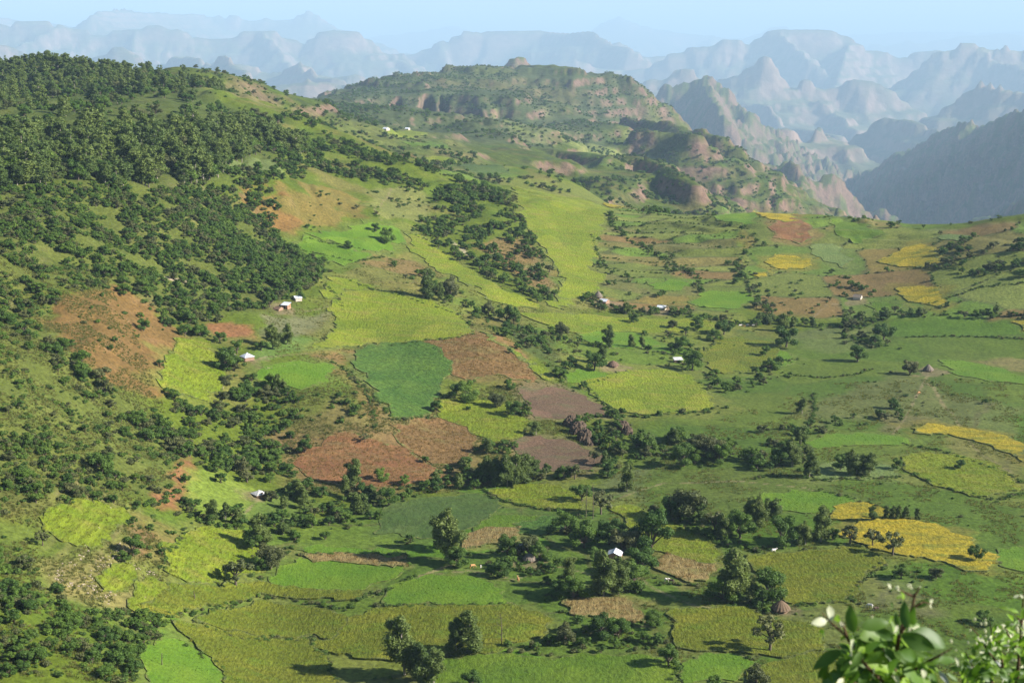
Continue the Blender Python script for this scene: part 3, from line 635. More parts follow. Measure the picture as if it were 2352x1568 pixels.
cover((0.10, 0.15, 0.03), [(560, 1130), (660, 1120), (720, 1150), (690, 1190), (560, 1190)], 7, 0.8)
# middle slopes
cover((0.17, 0.115, 0.05), [(660, 1000), (760, 900), (850, 930), (1060, 950), (1180, 950), (1180, 1080), (1000, 1120), (800, 1135), (680, 1100)], 12, 0.85)
cover((0.2, 0.1, 0.045), [(760, 845), (800, 850), (860, 900), (880, 980), (840, 960), (815, 900)], 5, 0.85)
cover((0.2, 0.12, 0.05), [(690, 800), (800, 798), (1000, 785), (1000, 800), (830, 812), (770, 845), (720, 820)], 5, 0.8)
cover((0.14, 0.14, 0.07), [(615, 730), (760, 705), (780, 720), (720, 760), (690, 790), (600, 770)], 7, 0.85)
cover((0.10, 0.165, 0.035), [(590, 780), (780, 770), (780, 800), (690, 805), (600, 830)], 6, 0.85)
cover((0.175, 0.125, 0.036), [(620, 440), (700, 425), (800, 440), (830, 470), (820, 510), (740, 530), (680, 540), (620, 520)], 9, 0.75, 2.2)
cover((0.20, 0.10, 0.035), [(600, 440), (650, 440), (650, 480), (700, 500), (690, 530), (620, 530), (560, 470)], 7, 0.65, 2.2)
cover((0.16, 0.17, 0.05), [(860, 430), (960, 430), (1000, 470), (960, 510), (880, 500), (840, 470)], 8, 0.8)
cover((0.21, 0.14, 0.055), [(830, 590), (940, 580), (990, 640), (1060, 680), (980, 690), (860, 660), (770, 640)], 8, 0.8)
cover((0.21, 0.125, 0.06), [(1080, 560), (1200, 545), (1270, 600), (1290, 660), (1230, 660), (1150, 610)], 8, 0.7)
cover((0.115, 0.15, 0.045), [(530, 368), (590, 365), (650, 380), (640, 400), (560, 405), (525, 385)], 5, 0.9)
cover((0.23, 0.125, 0.055), [(1060, 740), (1110, 750), (1230, 840), (1260, 870), (1180, 880), (1100, 790)], 4, 0.7)
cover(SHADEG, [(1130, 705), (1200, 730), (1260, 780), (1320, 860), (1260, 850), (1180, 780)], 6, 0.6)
cover((0.16, 0.125, 0.075), [(1180, 885), (1290, 880), (1400, 940), (1400, 960), (1200, 960)], 5, 0.8)
cover((0.12, 0.15, 0.04), [(1380, 1040), (1440, 1060), (1440, 1080), (1330, 1085), (1230, 1085), (1180, 1060)], 5, 0.7)
# hill at the right with its terraces
cover((0.135, 0.165, 0.045), [(1180, 430), (1400, 470), (1700, 490), (1640, 640), (1400, 700), (1280, 700), (1240, 560)], 14, 0.8)
cover((0.14, 0.12, 0.05), [(1420, 530), (1650, 560), (1740, 620), (1620, 650), (1480, 610)], 14, 0.6)
cover((0.13, 0.135, 0.05), [(1700, 500), (2110, 530), (2060, 700), (1950, 730), (1740, 640)], 14, 0.7)
cover((0.17, 0.115, 0.055), [(1960, 545), (2100, 540), (2040, 620), (1990, 640)], 8, 0.7)
cover((0.13, 0.16, 0.055), [(2110, 530), (2420, 500), (2420, 545), (2150, 560)], 8, 0.8)
cover((0.07, 0.125, 0.045), [(2190, 640), (2420, 640), (2420, 720), (2200, 700)], 8, 0.8)
# middle distance
cover((0.16, 0.17, 0.06), [(790, 290), (960, 300), (1120, 370), (1170, 400), (1040, 400), (920, 340)], 30, 0.6)
cover((0.085, 0.11, 0.04), [(680, 210), (880, 165), (1300, 190), (1600, 270), (1400, 340), (1150, 330), (800, 300)], 60, 0.8)
cover((0.2, 0.22, 0.08), [(1120, 300), (1250, 240), (1330, 300), (1260, 330)], 40, 0.6)
cover((0.2, 0.15, 0.08), [(640, 218), (560, 186), (470, 194), (540, 222), (620, 246)], 18, 0.55)
GC = lerp(GC, (0.10, 0.085, 0.035), RISER * 0.92)
# bare rock where it is too steep for grass
mfar = sstep(1650, 2100, GR)
rockw = sstep(0.72 - 0.22 * mfar, 1.1 - 0.25 * mfar, gsl + 0.22 * fbm(GX / 30, GY / 30, 4, 151)) * (0.25 + 0.75 * mfar)
GC = lerp(GC, (0.24, 0.15, 0.11), rockw * (0.9 - 0.75 * mfar * sstep(-0.05, 0.3, fbm(GX / 110, GY / 110, 4, 152))))
GC = lerp(GC, (0.05, 0.075, 0.03), sstep(0.12, 0.42, fbm(GX / 45, GY / 45, 5, 161)) * 0.55 * mfar * (1 - 0.6 * rockw))
# patchwork of small plots: each cell of a jittered net is one plot with its own crop
def cells(x, y, sx, sy, seed, ang):
    c, s_ = math.cos(ang), math.sin(ang)
    a = (x * c + y * s_) / sx; b = (-x * s_ + y * c) / sy
    a = a + 0.10 * fbm(a * 1.5, b * 1.5, 2, seed + 5); b = b + 0.10 * fbm(a * 1.5 + 9, b * 1.5, 2, seed + 6)
    ia = np.floor(a); ib = np.floor(b); d1 = np.full(len(x), 9.0); d2 = np.full(len(x), 9.0); cid = np.zeros(len(x))
    for i in (-1, 0, 1):
        for j in (-1, 0, 1):
            qa = ia + i; qb = ib + j
            px_ = qa + 0.5 + (_hash(qa, qb, seed) - 0.5) * 0.8; py_ = qb + 0.5 + (_hash(qa, qb, seed + 1) - 0.5) * 0.8
            d = np.maximum(np.abs(a - px_), np.abs(b - py_)) * 0.6 + np.hypot(a - px_, b - py_) * 0.4
            n1 = d < d1
            d2 = np.where(n1, d1, np.minimum(d2, d)); cid = np.where(n1, _hash(qa, qb, seed + 2), cid); d1 = np.where(n1, d, d1)
    return cid, (d2 - d1) * min(sx, sy)
PLOTS = []
PAL = {'valley': [(0.078, 0.132, 0.018), (0.085, 0.14, 0.02), (0.10, 0.155, 0.02), (0.13, 0.165, 0.026), (0.15, 0.18, 0.03), (0.085, 0.18, 0.014), (0.12, 0.135, 0.035), (0.07, 0.12, 0.02)],
       'hill': [(0.12, 0.15, 0.03), (0.15, 0.18, 0.035), (0.13, 0.13, 0.04), (0.10, 0.16, 0.025), (0.17, 0.15, 0.045), (0.16, 0.19, 0.04), (0.19, 0.15, 0.04), (0.11, 0.18, 0.025), (0.18, 0.12, 0.045)],
       'slope': [(0.12, 0.14, 0.03), (0.15, 0.13, 0.04), (0.14, 0.17, 0.03), (0.17, 0.125, 0.045), (0.10, 0.15, 0.025)]}
def plots(poly, sx, sy, pal, seed, ang=0.0, amt=0.8, feather=12):
    global GC
    w = atp(poly)[:, :2]; lo = w.min(0) - 40; hi = w.max(0) + 40
    m = (GX > lo[0]) & (GX < hi[0]) & (GY > lo[1]) & (GY < hi[1]); x = GX[m]; y = GY[m]
    ins, d = pip(x, y, w); sd = np.where(ins, d, -d) + feather * fbm(x / 25, y / 25, 3, seed)
    k = sstep(-feather * 0.5, feather * 0.5, sd) * amt
    cid, e = cells(x, y, sx, sy, seed, ang)
    col = np.array(PAL[pal])[(cid * 0.999 * len(PAL[pal])).astype(int)]
    ed = sstep(0.4, 2.6, e)[:, None]
    col = col * ed + np.array((0.085, 0.095, 0.03)) * (1 - ed)
    GC[m] = GC[m] * (1 - k[:, None]) + col * k[:, None]
    if seed != 202: PLOTS.append((w, sx, sy, seed, ang))
plots([(640, 1210), (880, 1150), (1130, 1120), (1300, 1100), (1420, 1130), (1560, 1180), (1700, 1270), (1960, 1250), (1980, 1400), (1960, 1590), (330, 1590), (300, 1400), (380, 1290), (430, 1215)], 46, 30, 'valley', 201, 0.15, 0.75)
plots([(1400, 950), (1660, 930), (1800, 780), (2050, 735), (2420, 730), (2420, 1420), (2000, 1400), (1700, 1270), (1540, 1180), (1440, 1080)], 85, 60, 'valley', 202, -0.1, 0.28)
plots([(1230, 720), (1700, 720), (1830, 830), (1660, 920), (1400, 950), (1300, 860)], 55, 50, 'valley', 203, 0.1, 0.7)
plots([(1200, 440), (1400, 470), (1700, 490), (1740, 620), (1680, 720), (1340, 700), (1290, 700), (1240, 560)], 60, 20, 'hill', 204, 0.05, 0.9)
plots([(1700, 490), (2110, 530), (2420, 500), (2420, 740), (1990, 730), (1740, 720), (1700, 620)], 70, 55, 'hill', 205, -0.1, 0.85)
plots([(780, 590), (940, 540), (1230, 720), (1100, 760), (760, 800), (690, 790), (760, 680)], 50, 40, 'slope', 206, 0.3, 0.55)
plots([(660, 900), (900, 800), (1260, 870), (1400, 960), (1380, 1080), (1000, 1110), (700, 1110)], 60, 45, 'slope', 207, 0.2, 0.4)
plots([(740, 270), (900, 300), (1040, 330), (1180, 400), (1100, 420), (960, 375), (840, 325)], 150, 130, 'hill', 208, 0.2, 0.75, 30)
plots([(880, 165), (1160, 165), (1330, 220), (1300, 260), (1000, 200)], 260, 220, 'hill', 209, 0.2, 0.5, 60)
# verges: the ground around each field shares something of its crop
for kind, lab_, poly in F:
    c_ = np.mean(np.array(poly, float), 0)
    cover(VERGE[kind], [(c_[0] + (u - c_[0]) * 1.14 + np.sign(u - c_[0]) * 5, c_[1] + (v - c_[1]) * 1.2 + np.sign(v - c_[1]) * 4) for u, v in poly], 7 if c_[1] > 500 else 20, 0.62, 1.6)
for poly in ([(1285, 318), (1350, 330), (1432, 350), (1425, 360), (1330, 346)], [(1425, 292), (1520, 310), (1515, 322), (1440, 306)], [(1490, 358), (1540, 372), (1535, 382), (1500, 370)], [(1130, 240), (1200, 300), (1240, 318), (1180, 300)]):
    cover((0.22, 0.26, 0.06), poly, 14, 0.8)
# trodden yards round the houses
for u, v in ((1412, 1284), (1793, 1406), (568, 830), (657, 714), (595, 1141), (1205, 1290), (1388, 700), (1520, 714), (1970, 690), (1408, 846), (2132, 856)):
    cover((0.2, 0.15, 0.09), [(u - 34, v - 6), (u, v - 14), (u + 34, v - 4), (u + 26, v + 9), (u - 20, v + 9)], 4, 0.65, 1.6)
# earth tracks
for pts in ([(1412, 1290), (1360, 1320), (1290, 1300), (1180, 1330), (1080, 1310), (960, 1322)], [(1793, 1410), (1700, 1400), (1600, 1392), (1500, 1350), (1430, 1300)], [(595, 1145), (560, 1180), (520, 1205)], [(568, 834), (610, 820), (700, 812), (760, 826)], [(657, 716), (740, 708), (780, 700)], [(1400, 1150), (1520, 1110), (1700, 1105), (1850, 1120), (2060, 1180)],
            [(1520, 716), (1460, 722), (1400, 705)], [(1970, 692), (1900, 700), (1860, 735)], [(2132, 858), (2110, 900), (2080, 960), (2040, 1010)], [(2205, 985), (2250, 1040), (2330, 1090)], [(900, 430), (860, 480), (880, 510)], [(1300, 1440), (1380, 1436), (1500, 1436)]):
    track((0.22, 0.175, 0.10), pts, 0.7, 0.6)
track((0.38, 0.28, 0.17), [(1045, 1222), (1070, 1208), (1095, 1193), (1125, 1175)], 1.1)
track((0.3, 0.22, 0.13), [(2128, 880), (2145, 890), (2155, 910), (2170, 935), (2190, 950), (2205, 985)], 1.1, 0.45)
track((0.3, 0.24, 0.13), [(905, 1385), (925, 1350), (985, 1315), (1060, 1290)], 1.0, 0.6)
track((0.4, 0.34, 0.24), [(1040, 555), (1062, 575), (1085, 592)], 3.0, 0.6)
track((0.42, 0.33, 0.22), [(385, 640), (420, 645), (450, 650)], 2.2, 0.8)
GC = GC * (0.84 - 0.22 * mfar[..., None])
near_mat = ground_material('hillside_ground', 0.55, 0.07, 0.5, 0.42)
c1 = int(np.searchsorted(RG, 1900)); 
ground_mesh('terrain', GX[:c1 + 1], GY[:c1 + 1], GZ[:c1 + 1], GC[:c1 + 1], near_mat)
mid_mat = ground_material('upland_ground', 0.08, 0.012, 3.0, 0.4)
ground_mesh('uplands', GX[c1:], GY[c1:], GZ[c1:], GC[c1:], mid_mat)
# ------------------------------------------------------------------ cultivated fields: standing crops, each a sheet of its own on the ground
def crop_material(name, c1, c2, fine=0.9, streak=3.0, bump=0.7, patch=(0.75, 1.2), rows=False, c3=None):
    m, nt, out = new_mat(name)
    c1, c2, c3 = [None if c is None else tuple(k * 0.84 for k in c) for c in (c1, c2, c3)]
    tc = N(nt, 'ShaderNodeTexCoord').outputs['Object']
    n1 = noise_node(nt, tc, fine, 4, 0.7, (1.0, 1.0 / streak, 1.0))
    n2 = noise_node(nt, tc, 0.05, 5, 0.62)
    n3 = noise_node(nt, tc, 0.16, 3, 0.6, (0.35, 1.0, 1.0))
    c = mixc(nt, ramp(nt, n2, 0.34, 0.66), c1, c2)
    if c3: c = mixc(nt, ramp(nt, n3, 0.48, 0.68, 0, 0.85), c, c3)
    vo = N(nt, 'ShaderNodeTexVoronoi'); vo.inputs['Scale'].default_value = 0.034; nt.links.new(tc, vo.inputs['Vector'])
    bw = N(nt, 'ShaderNodeRGBToBW'); nt.links.new(vo.outputs['Color'], bw.inputs[0])
    c = mixc(nt, 1.0, c, mixc(nt, ramp(nt, bw.outputs[0], 0.2, 0.8), (0.84, 0.88, 0.85), (1.12, 1.08, 1.1)), 'MULTIPLY')
    n4 = noise_node(nt, tc, 0.28, 5, 0.65); mg = N(nt, 'ShaderNodeAttribute', attribute_name='margin')
    sm = N(nt, 'ShaderNodeMath', operation='MULTIPLY_ADD'); nt.links.new(n4, sm.inputs[0]); sm.inputs[1].default_value = 1.6; nt.links.new(mg.outputs['Fac'], sm.inputs[2])
    weed = mixc(nt, ramp(nt, n1, 0.35, 0.65), (0.07, 0.10, 0.022), (0.12, 0.13, 0.035))
    c = mixc(nt, ramp(nt, sm.outputs[0], 0.72, 1.0), weed, c)
    c = mixc(nt, 1.0, c, mixc(nt, ramp(nt, n1, 0.28, 0.72), (patch[0] * 0.75,) * 3, (patch[1] * 1.05,) * 3), 'MULTIPLY')
    b = N(nt, 'ShaderNodeBsdfPrincipled'); b.inputs['Roughness'].default_value = 0.8; b.inputs['Specular IOR Level'].default_value = 0.15
    nt.links.new(c, b.inputs['Base Color'])
    bp = N(nt, 'ShaderNodeBump'); bp.inputs['Strength'].default_value = 1.0; bp.inputs['Distance'].default_value = bump
    add = N(nt, 'ShaderNodeMath', operation='ADD'); nt.links.new(n1, add.inputs[0]); nt.links.new(n3, add.inputs[1])
    nt.links.new(add.outputs[0], bp.inputs['Height']); nt.links.new(bp.outputs[0], b.inputs['Normal'])
    nt.links.new(b.outputs[0], out.inputs[0])
    return m
CROPS = {
    'ygreen': crop_material('ripening_grain', (0.145, 0.205, 0.010), (0.205, 0.24, 0.016), c3=(0.225, 0.215, 0.035)),
    'olive': crop_material('tall_grain', (0.125, 0.155, 0.009), (0.185, 0.19, 0.018), 1.1, 2.5, 0.9, (0.68, 1.22), c3=(0.12, 0.18, 0.012)),
    'lime': crop_material('young_green_crop', (0.10, 0.20, 0.012), (0.15, 0.235, 0.018), 1.2, 2.0, 0.35, (0.85, 1.12)),
    'green': crop_material('green_crop', (0.085, 0.155, 0.010), (0.13, 0.195, 0.016), 0.9, 2.0, 0.5),
    'pasture': crop_material('grazed_pasture', (0.062, 0.108, 0.02), (0.085, 0.125, 0.028), 0.6, 2.0, 0.4),
    'pale': crop_material('pale_green_crop', (0.14, 0.2, 0.055), (0.18, 0.225, 0.06), 0.8, 1.5, 0.5),
    'teal': crop_material('bean_crop', (0.052, 0.115, 0.016), (0.095, 0.16, 0.022), 0.5, 1.0, 0.9, (0.5, 1.4)),
    'yellow': crop_material('flowering_crop', (0.31, 0.245, 0.016), (0.42, 0.32, 0.02), 0.7, 1.3, 0.8, (0.7, 1.25), c3=(0.13, 0.16, 0.02)),
    'straw': crop_material('dry_stalks', (0.26, 0.19, 0.07), (0.33, 0.23, 0.09), 1.0, 3.0, 0.9, (0.65, 1.25), c3=(0.19, 0.17, 0.05)),
    'brown': crop_material('dry_grass', (0.185, 0.108, 0.04), (0.225, 0.13, 0.048), 0.6, 1.3, 0.6, (0.62, 1.3), c3=(0.19, 0.155, 0.05)),
    'rust': crop_material('red_stubble', (0.215, 0.09, 0.04), (0.225, 0.12, 0.044), 0.6, 1.3, 0.5, (0.7, 1.25), c3=(0.2, 0.14, 0.055)),
    'plough': crop_material('ploughed_soil', (0.155, 0.095, 0.058), (0.19, 0.12, 0.07), 0.7, 0.6, 0.6, (0.7, 1.2), c3=(0.15, 0.135, 0.06)),
    'soil': crop_material('mown_ground', (0.16, 0.13, 0.055), (0.2, 0.15, 0.065), 0.7, 1.0, 0.4),
}
CROP_H = dict(ygreen=0.5, olive=0.6, lime=0.3, green=0.35, pasture=0.2, pale=0.35, teal=0.5, yellow=0.5, straw=0.6, brown=0.3, rust=0.3, plough=0.2, soil=0.15)
FIELD_POLYS = []       # world outlines (used to keep scrub off the crops)
def dense(poly, step):
    out = []
    for i in range(len(poly)):
        a = np.array(poly[i]); b = np.array(poly[(i + 1) % len(poly)])
        k = max(1, int(np.hypot(*(b - a)) / step))
        for t in range(k): out.append(a + (b - a) * t / k)
    return np.array(out)
def smooth_closed(p, it=2):
    p = np.array(p, float)
    for _ in range(it):
        q = np.roll(p, -1, 0)
        p = np.stack([p * 0.9 + q * 0.1, p * 0.1 + q * 0.9], 1).reshape(-1, 2)
    return p
def field(kind, label, poly, name='crop_field', cat='field'):
    c_ = np.mean(np.array(poly, float), 0); g_ = 5.0 if c_[1] > 700 else 2.0
    poly = [(u + g_ * np.sign(u - c_[0]), v + g_ * 0.6 * np.sign(v - c_[1])) for u, v in poly]
    w = smooth_closed(atp(poly)[:, :2], 2)
    dist = float(np.median(w[:, 1]))
    size = math.sqrt(abs(0.5 * np.sum(w[:, 0] * np.roll(w[:, 1], -1) - w[:, 1] * np.roll(w[:, 0], -1))))
    step = max(dist * 0.0045, size / 45)
    e = dense(w, step)
    jit = np.stack([fbm(e[:, 0] / 6, e[:, 1] / 6, 3, 171), fbm(e[:, 0] / 6, e[:, 1] / 6, 3, 172)], 1)
    e = e + jit * (1.2 + dist * 0.005) + np.stack([fbm(e[:, 0] / 19, e[:, 1] / 19, 2, 173), fbm(e[:, 0] / 19, e[:, 1] / 19, 2, 174)], 1) * (1.0 + dist * 0.006)
    lo = e.min(0); hi = e.max(0)
    gx = np.arange(lo[0], hi[0], step); gy = np.arange(lo[1], hi[1], step * 1.3)
    g = np.stack(np.meshgrid(gx, gy), -1).reshape(-1, 2)
    if len(g) > 9000:
        g = g[RNG.choice(len(g), 9000, replace=False)]
    if len(g):
        g = g + RNG.uniform(-0.3, 0.3, g.shape) * step
        ins, d = pip(g[:, 0], g[:, 1], e)
        g = g[ins & (d > step * 0.6)]
    allp = np.concatenate([e, g])
    ne = len(e)
    r = mgeo.delaunay_2d_cdt([Vector(p) for p in allp], [(i, (i + 1) % ne) for i in range(ne)], [], 1, 1e-4)
    V2 = np.array([tuple(v) for v in r[0]]); tri = [f for f in r[2] if len(f) == 3]
    T_ = np.array(tri, int)
    H = CROP_H[kind]
    z = height(V2[:, 0], V2[:, 1]) + H * (1 + 0.25 * fbm(V2[:, 0] / 5, V2[:, 1] / 5, 2, 181))
    V = np.column_stack([V2, z])
    # the standing edge of the crop
    cnt = {}
    for a, b, c in tri:
        for x, y in ((a, b), (b, c), (c, a)):
            k = (min(x, y), max(x, y))
            cnt[k] = None if k in cnt else (x, y)
    rim = [p for p in cnt.values() if p]
    ids = sorted({i for p in rim for i in p}); mp = {i: len(V) + k for k, i in enumerate(ids)}
    low = V[ids].copy(); low[:, 2] -= H * 1.4 + 0.8
    Q = np.array([(b, a, mp[a], mp[b]) for a, b in rim], int)
    me = mesh_np(name, np.concatenate([V, low]), quads=Q, tris=T_, mats=[CROPS[kind]], smooth=False)
    o = link(bpy.data.objects.new(name, me))
    _, dm = pip(V2[:, 0], V2[:, 1], e)
    ma = me.attributes.new('margin', 'FLOAT', 'POINT'); ma.data.foreach_set('value', np.concatenate([np.clip(dm / (1.6 + dist * 0.0035), 0, 1), np.zeros(len(low))]).astype(np.float32))
    c = w.mean(0); base = np.array([c[0], c[1], float(height(c[0], c[1]))])
    me.transform(Matrix.Translation(-Vector(base))); o.location = base
    tag(o, label, cat, None, 'structure')
    FIELD_POLYS.append((e.min(0), e.max(0), e[::2] if len(e) > 80 else e, kind))
    return o
F = F[::-1]
for row in F: field(*row)
# ------------------------------------------------------------------ plants
def leaf_material(name, c1, c2, trans=0.25):
    m, nt, out = new_mat(name)
    oi = N(nt, 'ShaderNodeObjectInfo')
    geo = N(nt, 'ShaderNodeNewGeometry')
    tc = N(nt, 'ShaderNodeTexCoord').outputs['Object']
    n1 = noise_node(nt, tc, 1.1, 3, 0.6)
    c = mixc(nt, oi.outputs['Random'], c1, c2)
    c = mixc(nt, 1.0, c, mixc(nt, ramp(nt, n1, 0.3, 0.7), (0.72, 0.75, 0.75), (1.3, 1.25, 1.1)), 'MULTIPLY')
    c = mixc(nt, 1.0, c, mixc(nt, geo.outputs['Random Per Island'], (0.75, 0.75, 0.75), (1.25, 1.25, 1.2)), 'MULTIPLY')
    b = N(nt, 'ShaderNodeBsdfPrincipled'); b.inputs['Roughness'].default_value = 0.6; b.inputs['Specular IOR Level'].default_value = 0.25
    nt.links.new(c, b.inputs['Base Color'])
    t = N(nt, 'ShaderNodeBsdfTranslucent'); nt.links.new(mixc(nt, 1.0, c, (1.2, 1.3, 0.6), 'MULTIPLY'), t.inputs[0])
    mx = N(nt, 'ShaderNodeMixShader'); mx.inputs[0].default_value = trans
    nt.links.new(b.outputs[0], mx.inputs[1]); nt.links.new(t.outputs[0], mx.inputs[2]); nt.links.new(mx.outputs[0], out.inputs[0])
    return m
def plain_material(name, c1, c2, scale=4.0, rough=0.85, bump=0.05, metal=0.0, vec=None, spec=0.2):
    m, nt, out = new_mat(name)
    tc = N(nt, 'ShaderNodeTexCoord').outputs['Object']
    n1 = noise_node(nt, tc, scale, 4, 0.6, vec)
    c = mixc(nt, ramp(nt, n1, 0.3, 0.7), c1, c2)
    b = N(nt, 'ShaderNodeBsdfPrincipled'); b.inputs['Roughness'].default_value = rough; b.inputs['Metallic'].default_value = metal
    b.inputs['Specular IOR Level'].default_value = spec
    nt.links.new(c, b.inputs['Base Color'])
    bp = N(nt, 'ShaderNodeBump'); bp.inputs['Distance'].default_value = bump; nt.links.new(n1, bp.inputs['Height']); nt.links.new(bp.outputs[0], b.inputs['Normal'])
    nt.links.new(b.outputs[0], out.inputs[0])
    return m
LEAF = {
    'euc': leaf_material('eucalyptus_leaves', (0.065, 0.105, 0.022), (0.12, 0.16, 0.035)),
    'broad': leaf_material('broad_leaves', (0.045, 0.095, 0.014), (0.09, 0.155, 0.022)),
    'shrub': leaf_material('shrub_leaves', (0.055, 0.10, 0.018), (0.11, 0.17, 0.03)),
    'lush': leaf_material('fresh_leaves', (0.07, 0.135, 0.018), (0.12, 0.19, 0.028), 0.3),
    'olive': leaf_material('olive_leaves', (0.075, 0.092, 0.03), (0.115, 0.125, 0.045), 0.2),
    'tuft': leaf_material('grass_blades', (0.085, 0.115, 0.03), (0.17, 0.155, 0.05), 0.3),
    'dry': leaf_material('dry_blades', (0.2, 0.12, 0.05), (0.27, 0.19, 0.075), 0.2),
    'grain': leaf_material('grain_blades', (0.14, 0.17, 0.03), (0.23, 0.23, 0.05), 0.3),
}
BARK = plain_material('pale_bark', (0.20, 0.17, 0.13), (0.36, 0.32, 0.26), 3.0)
BARKD = plain_material('dark_bark', (0.07, 0.055, 0.04), (0.14, 0.11, 0.08), 3.0)

def tube(path, radii, seg=6):
    path = np.array(path, float); V = []; Q = []
    for i, p in enumerate(path):
        d = path[min(i + 1, len(path) - 1)] - path[max(i - 1, 0)]; d = d / (np.linalg.norm(d) + 1e-9)
        a = np.cross(d, (0.3, 0.9, 0.1)); a /= np.linalg.norm(a) + 1e-9; b = np.cross(d, a)
        for k in range(seg):
            t = 2 * math.pi * k / seg
            V.append(p + radii[i] * (a * math.cos(t) + b * math.sin(t)))
    for i in range(len(path) - 1):
        for k in range(seg):
            Q.append((i * seg + k, i * seg + (k + 1) % seg, (i + 1) * seg + (k + 1) % seg, (i + 1) * seg + k))
    return np.array(V), np.array(Q)
def join(parts):
    V = []; Q = []; o = 0
    for v, q in parts:
        V.append(v); Q.append(q + o); o += len(v)
    return np.concatenate(V), np.concatenate(Q)

def leaf_quads(C, Nrm, size, rng, asp=0.6):
    """one bent leaf spray (two triangles' worth of quad) per centre"""
    n_ = len(C)
    a = rng.normal(size=(n_, 3)); a -= (a * Nrm).sum(1, keepdims=True) * Nrm; a /= np.linalg.norm(a, axis=1, keepdims=True) + 1e-9
    b = np.cross(Nrm, a); s = (size * rng.uniform(0.6, 1.35, n_))[:, None]
    V = np.stack([C - a * s * 0.5, C + b * s * asp * 0.5 - Nrm * s * 0.12, C + a * s * 0.55, C - b * s * asp * 0.5 - Nrm * s * 0.12], 1).reshape(-1, 3)
    Q = np.arange(4 * n_).reshape(n_, 4)
    return V, Q
def clump_points(c, r, n_, rng, squash=0.8):
    d = rng.normal(size=(n_, 3)); d /= np.linalg.norm(d, axis=1, keepdims=True)
    rad = r * rng.uniform(0.55, 1.05, (n_, 1)) ** 0.6
    p = c + d * rad * np.array((1, 1, squash))
    nrm = d * 0.75 + rng.normal(size=(n_, 3)) * 0.5 + np.array((0, 0, 0.25)); nrm /= np.linalg.norm(nrm, axis=1, keepdims=True)
    return p, nrm

_g = (1 + 5 ** 0.5) / 2
ICO_V = np.array([(-1, _g, 0), (1, _g, 0), (-1, -_g, 0), (1, -_g, 0), (0, -1, _g), (0, 1, _g), (0, -1, -_g), (0, 1, -_g), (_g, 0, -1), (_g, 0, 1), (-_g, 0, -1), (-_g, 0, 1)]) / math.hypot(1, _g)
ICO_F = np.array([(0, 11, 5), (0, 5, 1), (0, 1, 7), (0, 7, 10), (0, 10, 11), (1, 5, 9), (5, 11, 4), (11, 10, 2), (10, 7, 6), (7, 1, 8), (3, 9, 4), (3, 4, 2), (3, 2, 6), (3, 6, 8), (3, 8, 9), (4, 9, 5), (2, 4, 11), (6, 2, 10), (8, 6, 7), (9, 8, 1)])
def cores(clumps, V, rng, squash):
    """a dense inner mass in every clump, so that little light comes through"""
    Vs = [V]; Ts = []; o = len(V)
    for c, r in clumps:
        Vs.append(np.array(c) + ICO_V * r * 0.66 * np.array((1, 1, squash)) * rng.uniform(0.75, 1.2, (12, 1))); Ts.append(ICO_F + o); o += 12
    return np.concatenate(Vs), np.concatenate(Ts)

def crown_mesh(name, clumps, per, size, mat, rng, squash=0.8):
    C = []; Nn = []
    for c, r in clumps:
        p, nn = clump_points(np.array(c), r, max(8, int(per * (r ** 2))), rng, squash)
        C.append(p); Nn.append(nn)
    V, Q = leaf_quads(np.concatenate(C), np.concatenate(Nn), size, rng)
    V, T_ = cores(clumps, V, rng, squash)
    return mesh_np(name, V, quads=Q, tris=T_, mats=[mat])
def wood_mesh(name, paths, mat):
    V, Q = join([tube(p, r) for p, r in paths])
    return mesh_np(name, V, quads=Q, mats=[mat], smooth=True)

def make_euc(seed, detail=1.0):
    """tall pale stemmed tree: several upright limbs each with hanging clumps; unit height"""
    rng = np.random.default_rng(seed)
    clumps = []; paths = []
    lean = rng.uniform(-0.05, 0.05, 2)
    base = np.array((0, 0, -0.04)); top = np.array((lean[0], lean[1], 0.95))
    paths.append(([base, base * 0.6 + top * 0.4 + (0.01, 0, 0), top], [0.018, 0.012, 0.003]))
    k = rng.integers(17, 22)
    for i in range(k):
        t = rng.uniform(0.12, 1.0); a = rng.uniform(0, 6.28)
        w = (0.17 * (1 - 0.55 * t) + 0.03) * rng.uniform(0.3, 1.15)
        s = base + (top - base) * t * 0.85
        e = s + np.array((math.cos(a) * w, math.sin(a) * w, rng.uniform(0.06, 0.16)))
        paths.append(([s, (s + e) / 2 + (0, 0, 0.01), e], [0.007, 0.005, 0.002]))
        r = rng.uniform(0.085, 0.14) * (1.15 - 0.35 * t)
        clumps.append((e, r))
        clumps.append((e + rng.normal(size=3) * 0.05, r * 0.7))
    clumps.append((top, 0.07))
    return crown_mesh('crown', clumps, 6000 * detail, 0.058 / math.sqrt(detail), LEAF['euc'], rng, 1.15), wood_mesh('trunk', paths, BARK)
